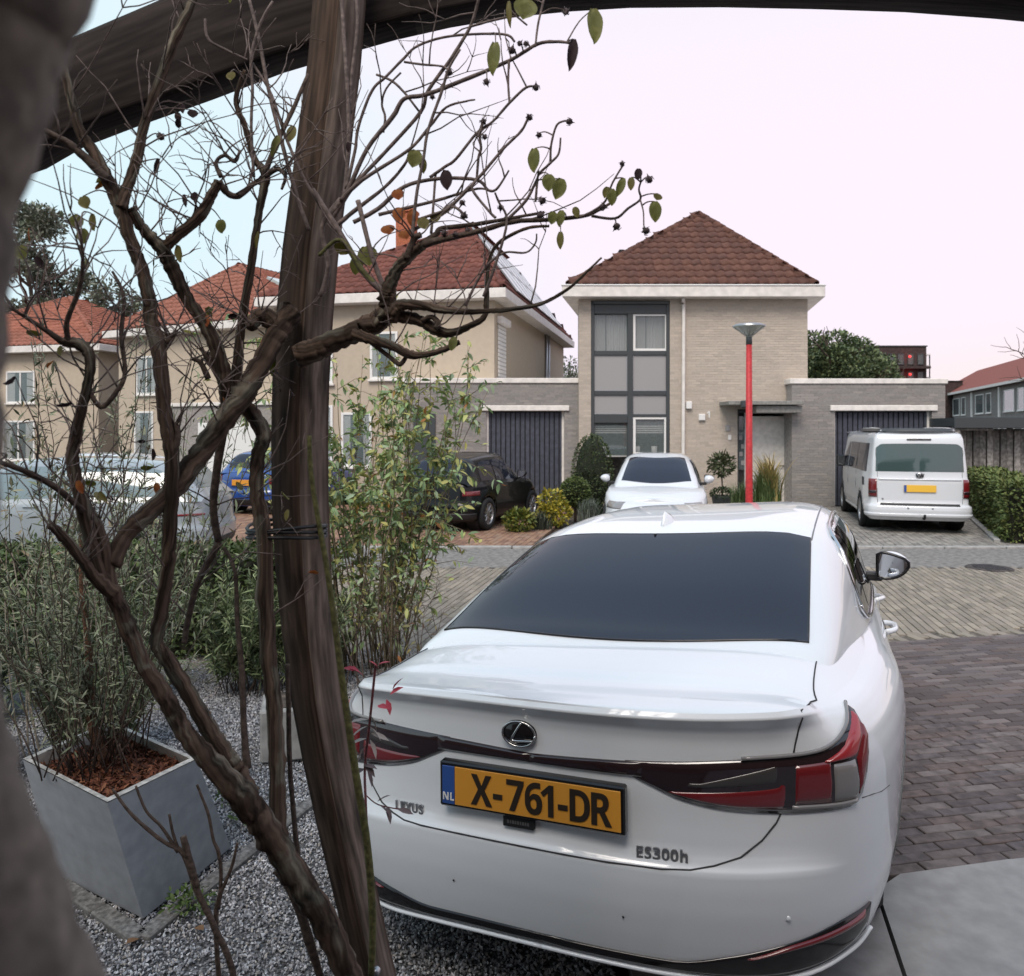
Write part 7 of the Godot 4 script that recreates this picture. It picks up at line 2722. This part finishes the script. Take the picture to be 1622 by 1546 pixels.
		["cane", [[400, 100, 2], [430, 150, 2.2], [450, 210, 2.4], [480, 280, 2.6], [510, 330, 3]], 1.47, 1.49],
	]
	# young green stem up the post's right edge
	var green := [
		[[[588, 1546, 5], [590, 1450, 6], [582, 1340, 6], [566, 1240, 6], [548, 1120, 5.5], [532, 1000, 5], [518, 900, 4.5], [500, 800, 4], [492, 740, 4], [490, 690, 3.5]], 1.53, 1.52],
		[[[505, 405, 3], [540, 380, 3.5], [575, 430, 4], [606, 460, 4]], 1.47, 1.46],
	]
	for q in S:
		var st := geo(true)
		stem_on(st, q[1], q[2], q[3], o, 0.16 if q[0] in ["trunk", "stem"] else 0.1)
		obj(q[0], st, M.bark if q[0] in ["trunk", "stem"] else (M.cane if q[0] == "cane" else M.twig), t)
	for q in green:
		var st := geo(true)
		stem_on(st, q[0], q[1], q[2], o, 0.06)
		obj("green_stem", st, M.green_stem, t)
	# thin side twigs that start on the drawn stems
	var tw := geo(true)
	var tips := []
	for i in S.size():
		var q = S[i]
		var pts: Array = q[1]
		var left: bool = pts[-1][0] < 500 and pts[0][0] < 470
		var cnt := 0
		if q[0] == "cane":
			cnt = 1 if pts[0][0] > 500 else 2
		elif q[0] == "branch":
			cnt = 7 if left else 3
		elif q[0] == "stem":
			cnt = 10 if left else 4
		for k in cnt:
			var f := rng.randf_range(0.3, 0.98) * (pts.size() - 1)
			var a: Array = pts[int(f)]
			var b: Array = pts[mini(int(f) + 1, pts.size() - 1)]
			var dd := lerpf(q[2], q[3], f / (pts.size() - 1))
			var px := lerpf(a[0], b[0], f - int(f))
			var py := lerpf(a[1], b[1], f - int(f))
			if py > 1000 or px > 840 or (px > 620 and py > 560):
				continue
			var p := at(px, py, dd) - o
			var dir := Vector3(rng.randf_range(-0.7, 0.7) + (0.25 if px > 560 else 0.0), rng.randf_range(0.1, 1.0), rng.randf_range(-0.5, 0.5)).normalized()
			twig(tw, p, dir, rng.randf_range(0.07, 0.22), 0.0017, tips, 2)
	var near := []
	for q in S:
		var pts: Array = q[1]
		for i in pts.size() - 1:
			for k in 4:
				var f := (i + k / 4.0) / (pts.size() - 1)
				near.append([lerpf(pts[i][0], pts[i + 1][0], k / 4.0), lerpf(pts[i][1], pts[i + 1][1], k / 4.0), lerpf(q[2], q[3], f)])
	vine_leaves(t, o, tips, tw, near)
	obj("twigs", tw, M.cane, t, "stuff")
	bare_shoots()


func twig(st: SurfaceTool, p: Vector3, d: Vector3, l: float, r: float, tips: Array, depth: int) -> void:
	var pts := PackedVector3Array([p])
	var rad := [r]
	for k in 5:
		d = (d + rand_dir() * 0.28).normalized()
		p += d * l / 5.0
		pts.append(p)
		rad.append(r * (1.0 - 0.13 * (k + 1)))
	tube(st, pts, rad, 5)
	tips.append([p, d])
	if depth > 0:
		for k in rng.randi_range(0, 2):
			twig(st, pts[rng.randi_range(2, 4)], (d + rand_dir() * 0.9).normalized(), l * rng.randf_range(0.35, 0.7), r * 0.75, tips, depth - 1)


func stem_on(st: SurfaceTool, raw: Array, d0: float, d1: float, o: Vector3, knobs: float) -> void:
	var p := []
	var r := []
	for i in raw.size():
		var d := lerpf(d0, d1, float(i) / (raw.size() - 1))
		p.append(at(raw[i][0], raw[i][1], d) - o)
		r.append(raw[i][2] / F * d)
	var fine := 8 if knobs > 0.12 else 5
	var c := curve(p, fine)
	var rr := []
	for i in c.size():
		var f := float(i) / fine
		var k := mini(int(f), r.size() - 1)
		rr.append(lerpf(r[k], r[mini(k + 1, r.size() - 1)], f - k) * (1.0 + 0.35 * knobs * sin(i * 2.1 + raw[0][0])))
		if i > 0 and i < c.size() - 1:
			c[i] += rand_dir() * rr[i] * knobs * 0.45
	if knobs > 0.12:
		bark_tube(st, c, rr)
	else:
		tube(st, c, rr, 10, knobs)


# a stem with twisted ridges, hollows and a few knots
func bark_tube(st: SurfaceTool, pts: PackedVector3Array, rad: Array) -> void:
	var fr := ring_frames(pts)
	var sides := 18
	var ridge := []
	for k in sides:
		ridge.append(rng.randf_range(-1, 1))
	var rows := []
	var turn := 0.0
	var swell := 0.0
	var length := 0.0
	for i in pts.size():
		turn += rng.randf_range(-0.05, 0.16)
		swell = maxf(swell * 0.45, rng.randf_range(0.12, 0.34) if rng.randf() < 0.10 else 0.0)
		var where := rng.randf() * TAU
		var row := PackedVector3Array()
		for k in sides:
			ridge[k] = clampf(ridge[k] * 0.86 + rng.randf_range(-0.5, 0.5), -1.2, 1.2)
			var a := TAU * k / sides + turn
			var g: float = 1.0 + 0.085 * ridge[k] + swell * (0.45 + 0.55 * cos(TAU * k / sides - where))
			row.append(pts[i] + (fr[i][0] * cos(a) + fr[i][1] * sin(a)) * rad[i] * g)
		rows.append(row)
		if i > 0:
			length += pts[i].distance_to(pts[i - 1])
	sheet(st, rows, true, true, Vector2(1.0, length * 3.0))
	for e in [0, pts.size() - 1]:
		var c := PackedVector3Array()
		for k in sides:
			c.append(pts[e])
		sheet(st, [c, rows[e]] if e == 0 else [rows[e], c], true, true)


func round_leaf(w: float, h: float) -> ArrayMesh:
	var st := geo(true)
	var rows := []
	for i in 8:
		var f := i / 7.0
		var hw := w / 2 * pow(sin(PI * clampf(0.06 + f * 0.92, 0, 1)), 0.6) * (1.0 - 0.18 * f)
		var row := PackedVector3Array()
		for k in 7:
			var g := k / 3.0 - 1.0
			row.append(Vector3(g * hw, -f * h, 0.10 * h * g * g * (0.4 + f) - 0.16 * h * f * f + 0.02 * h * sin(f * 11 + g * 4)))
		rows.append(row)
	sheet(st, rows)
	return done(st)


# a thin stalk from the nearest drawn stem to the place where something hangs
func stalk(tw: SurfaceTool, near: Array, px: float, py: float, d: float, o: Vector3) -> void:
	var best := 1e9
	var b := []
	for q in near:
		var m := Vector2(q[0] - px, q[1] - py).length() + (12.0 if q[1] < py else 0.0)
		if m < best:
			best = m
			b = q
	if best < 5.0 or best > 130.0:
		return
	var p0 := at(b[0], b[1], b[2]) - o
	var p1 := at(px, py, d) - o
	var mid := (p0 + p1) / 2 + Vector3(rng.randf_range(-0.1, 0.1), rng.randf_range(0.0, 0.22), rng.randf_range(-0.1, 0.1)) * p0.distance_to(p1)
	var c := curve([p0, mid, p1], 4)
	var r := []
	for i in c.size():
		r.append(lerpf(0.0016, 0.0008, float(i) / c.size()))
	tube(tw, c, r, 5)


func vine_leaves(t: Node3D, o: Vector3, tips: Array, tw: SurfaceTool, near: Array) -> void:
	var im := func(a: Color, b: Color, sd: int) -> StandardMaterial3D:
		var m := mat(Color.WHITE, 0.6)
		m.albedo_texture = noise_tex(0.02, [[0.25, a], [0.55, b], [0.8, a.lightened(0.08)]], 128, 4, sd)
		m.uv1_triplanar = true
		m.uv1_scale = Vector3.ONE * 14.0
		m.backlight_enabled = true
		m.backlight = Color(0.6, 0.62, 0.3)
		return m
	var g1 = im.call(col(0.16, 0.17, 0.055), col(0.235, 0.24, 0.085), 170)
	var g2 = im.call(col(0.16, 0.14, 0.045), col(0.22, 0.19, 0.07), 171)
	var rust = im.call(col(0.32, 0.09, 0.03), col(0.45, 0.16, 0.045), 172)
	var dark := mat(col(0.03, 0.014, 0.018), 0.8)
	# round leaves: centre px, width, height, material, depth, tilt
	for q in [[940, 40, 29, 52, 0, 1.42], [785, 92, 23, 50, 0, 1.41], [909, 86, 19, 48, 3, 1.39], [835, 14, 42, 30, 0, 1.42], [806, 22, 10, 40, 1, 1.42], [847, 253, 22, 37, 0, 1.39], [660, 251, 27, 27, 0, 1.45], [669, 262, 14, 24, 1, 1.46], [869, 289, 24, 26, 0, 1.39], [890, 299, 25, 33, 0, 1.38], [963, 305, 14, 18, 1, 1.37], [969, 312, 18, 26, 0, 1.37], [988, 297, 15, 30, 0, 1.36], [1000, 291, 13, 20, 1, 1.36], [1012, 276, 14, 18, 3, 1.36], [1037, 335, 22, 32, 0, 1.36], [1043, 312, 18, 10, 1, 1.36], [888, 380, 13, 27, 1, 1.38], [876, 345, 18, 20, 0, 1.39], [890, 346, 16, 26, 0, 1.39], [910, 336, 13, 17, 1, 1.39], [350, 358, 20, 21, 0, 1.42], [131, 321, 22, 20, 1, 1.28], [125, 352, 26, 22, 0, 1.27], [147, 352, 14, 26, 1, 1.28], [130, 374, 22, 24, 0, 1.27], [441, 232, 14, 34, 0, 1.45], [465, 212, 18, 24, 1, 1.48], [251, 264, 9, 26, 3, 1.38], [409, 380, 7, 26, 1, 1.42], [291, 318, 8, 20, 3, 1.36], [306, 312, 16, 14, 3, 1.36], [706, 285, 22, 30, 3, 1.44], [629, 308, 22, 16, 2, 1.46], [633, 340, 24, 22, 2, 1.46], [655, 345, 20, 26, 2, 1.45], [612, 364, 26, 14, 2, 1.46], [690, 344, 20, 16, 1, 1.45], [668, 354, 22, 18, 1, 1.44], [640, 372, 26, 14, 2, 1.45], [580, 405, 34, 30, 0, 1.5], [568, 420, 24, 30, 0, 1.51], [720, 545, 16, 22, 0, 1.42], [545, 395, 30, 18, 1, 1.48], [365, 120, 18, 12, 1, 1.4], [282, 402, 16, 26, 1, 1.38], [552, 233, 8, 16, 3, 1.5], [290, 172, 12, 14, 3, 1.4], [305, 180, 18, 12, 3, 1.4], [280, 186, 12, 16, 3, 1.4], [30, 400, 26, 22, 0, 1.25], [434, 575, 12, 40, 0, 1.49]]:
		var d: float = q[5]
		var h: float = q[3] / F * d
		var w: float = q[2] / F * d
		var m: Material = [g1, g2, rust, dark][q[4]]
		var lf := obj("leaf", round_leaf(w, h), m, t)
		var tilt := rng.randf_range(-0.35, 0.35)
		stalk(tw, near, q[0], q[1] - q[3] / 2, d, o)
		lf.transform = Transform3D(Basis(Vector3.BACK, tilt) * Basis(Vector3.UP, rng.randf_range(-0.35, 0.35)), at(q[0] - sin(tilt) * 0.0, q[1] - q[3] / 2, d - 0.004) - o)
	# shrivelled heads at the tips
	var hm := mat(col(0.07, 0.05, 0.052), 0.85)
	var head := geo(true)
	lathe(head, [[0.0, -0.011], [0.006, -0.008], [0.0075, -0.001], [0.004, 0.004], [0.0015, 0.008], [0.0, 0.014]], 9)
	for k in 5:
		var a := TAU * k / 5
		tube(head, PackedVector3Array([Vector3(0, 0.002, 0), Vector3(cos(a) * 0.008, 0.002, sin(a) * 0.008), Vector3(cos(a) * 0.010, -0.007, sin(a) * 0.01)]), [0.0016, 0.0013, 0.0006], 4)
	var hmesh := done(head)
	for q in [[771, 131, 1.41], [765, 192, 1.42], [767, 216, 1.42], [853, 214, 1.39], [903, 193, 1.37], [838, 185, 1.4], [685, 154, 1.45], [824, 68, 1.41], [834, 70, 1.41], [811, 78, 1.41], [735, 340, 1.43], [741, 364, 1.43], [733, 322, 1.43], [858, 318, 1.39], [857, 340, 1.39], [956, 328, 1.37], [986, 259, 1.36], [1028, 283, 1.36], [1022, 366, 1.36], [976, 360, 1.38], [793, 330, 1.42], [849, 137, 1.4], [711, 113, 1.44], [896, 19, 1.41], [330, 314, 1.38], [254, 215, 1.37], [704, 368, 1.43], [720, 372, 1.43]]:
		stalk(tw, near, q[0], q[1] - 3, q[2], o)
		var hd := obj("withered_head", hmesh, hm, t)
		hd.transform = Transform3D(dir_basis(rand_dir(), rng.randf() * 3, rng.randf_range(0.55, 0.85)), at(q[0], q[1], q[2]) - o)
	# a few rags of dry leaf on the twigs at the left
	var rag := round_leaf(0.012, 0.02)
	var n := 0
	for tip in tips:
		if rng.randf() < 0.16 and n < 40:
			var r := obj("dry_leaf", rag, [dark, g2, rust][n % 3] if n % 5 else g1, t)
			r.transform = Transform3D(Basis(rand_dir(), rng.randf() * 3), tip[0])
			n += 1


func bare_shoots() -> void:
	# bare shoots that stand on the gravel before the planter
	var t := thing("bare_shoots", "thin bare shoots standing before the planter's grey side", "plant", at(380, 0, 1.9) * Vector3(1, 0, 1))
	var o := t.position
	for s in [
		[[[372, 1760, 5], [372, 1560, 5], [340, 1470, 5], [312, 1410, 5], [290, 1352, 4], [262, 1335, 3], [232, 1312, 3], [205, 1286, 2.5], [178, 1250, 2]], 1.9, 1.9],
		[[[282, 1350, 3], [256, 1310, 2.5], [232, 1285, 2.2], [215, 1245, 2]], 1.9, 1.9],
		[[[282, 1345, 3], [274, 1320, 2.4], [268, 1290, 2]], 1.9, 1.9],
		[[[312, 1405, 5], [302, 1370, 6], [290, 1325, 5]], 1.9, 1.9],
		[[[360, 1700, 4], [342, 1480, 4], [348, 1420, 4], [356, 1400, 3], [368, 1370, 2.5], [376, 1335, 2]], 1.92, 1.92],
		[[[346, 1440, 3], [350, 1385, 3], [346, 1350, 3], [338, 1330, 2.5], [330, 1290, 2.5], [318, 1258, 2], [312, 1243, 2]], 1.92, 1.92],
		[[[540, 1640, 5], [505, 1540, 6], [490, 1490, 8], [470, 1430, 7], [448, 1395, 4], [434, 1380, 3]], 1.6, 1.6],
	]:
		var st := geo(true)
		stem_on(st, s[0], s[1], s[2], o, 0.1)
		obj("shoot", st, M.twig, t)
	# and the tangle of thin grey twigs at the left
	var u := thing("twiggy_shrub", "tangle of thin pale twigs with sparse leaves at the left edge before the silver estate", "shrub", Vector3(-2.35, 0, -4.35))
	var tw := geo(true)
	var tips := []
	for i in 15:
		limb(tw, Vector3(rng.randf_range(-0.2, 0.2), 0.02, rng.randf_range(-0.2, 0.2)), Vector3(rng.randf_range(-0.35, 0.3), 1, rng.randf_range(-0.3, 0.3)).normalized(), rng.randf_range(0.9, 1.3), 0.0055, 2, tips, 0.3, 2, 0.6, 0.2)
	obj("twigs", tw, rough_mat(col(0.20, 0.175, 0.14), 0.3, 6.0, 0.9, 0.1, 180), u, "stuff")
	var xf := []
	var cs := []
	for q in tips:
		for k in 3:
			xf.append(Transform3D(dir_basis((q[1] + rand_dir()).normalized(), rng.randf_range(-1, 1), rng.randf_range(0.6, 1.2)), q[0] + rand_dir() * 0.02))
			cs.append(pick([Color(0.18, 0.21, 0.12), Color(0.25, 0.25, 0.16), Color(0.12, 0.15, 0.085), Color(0.20, 0.15, 0.09)]))
	scatter("foliage", leaf_mesh(0.055, 0.014), M.leaf_dull, xf, cs, u)
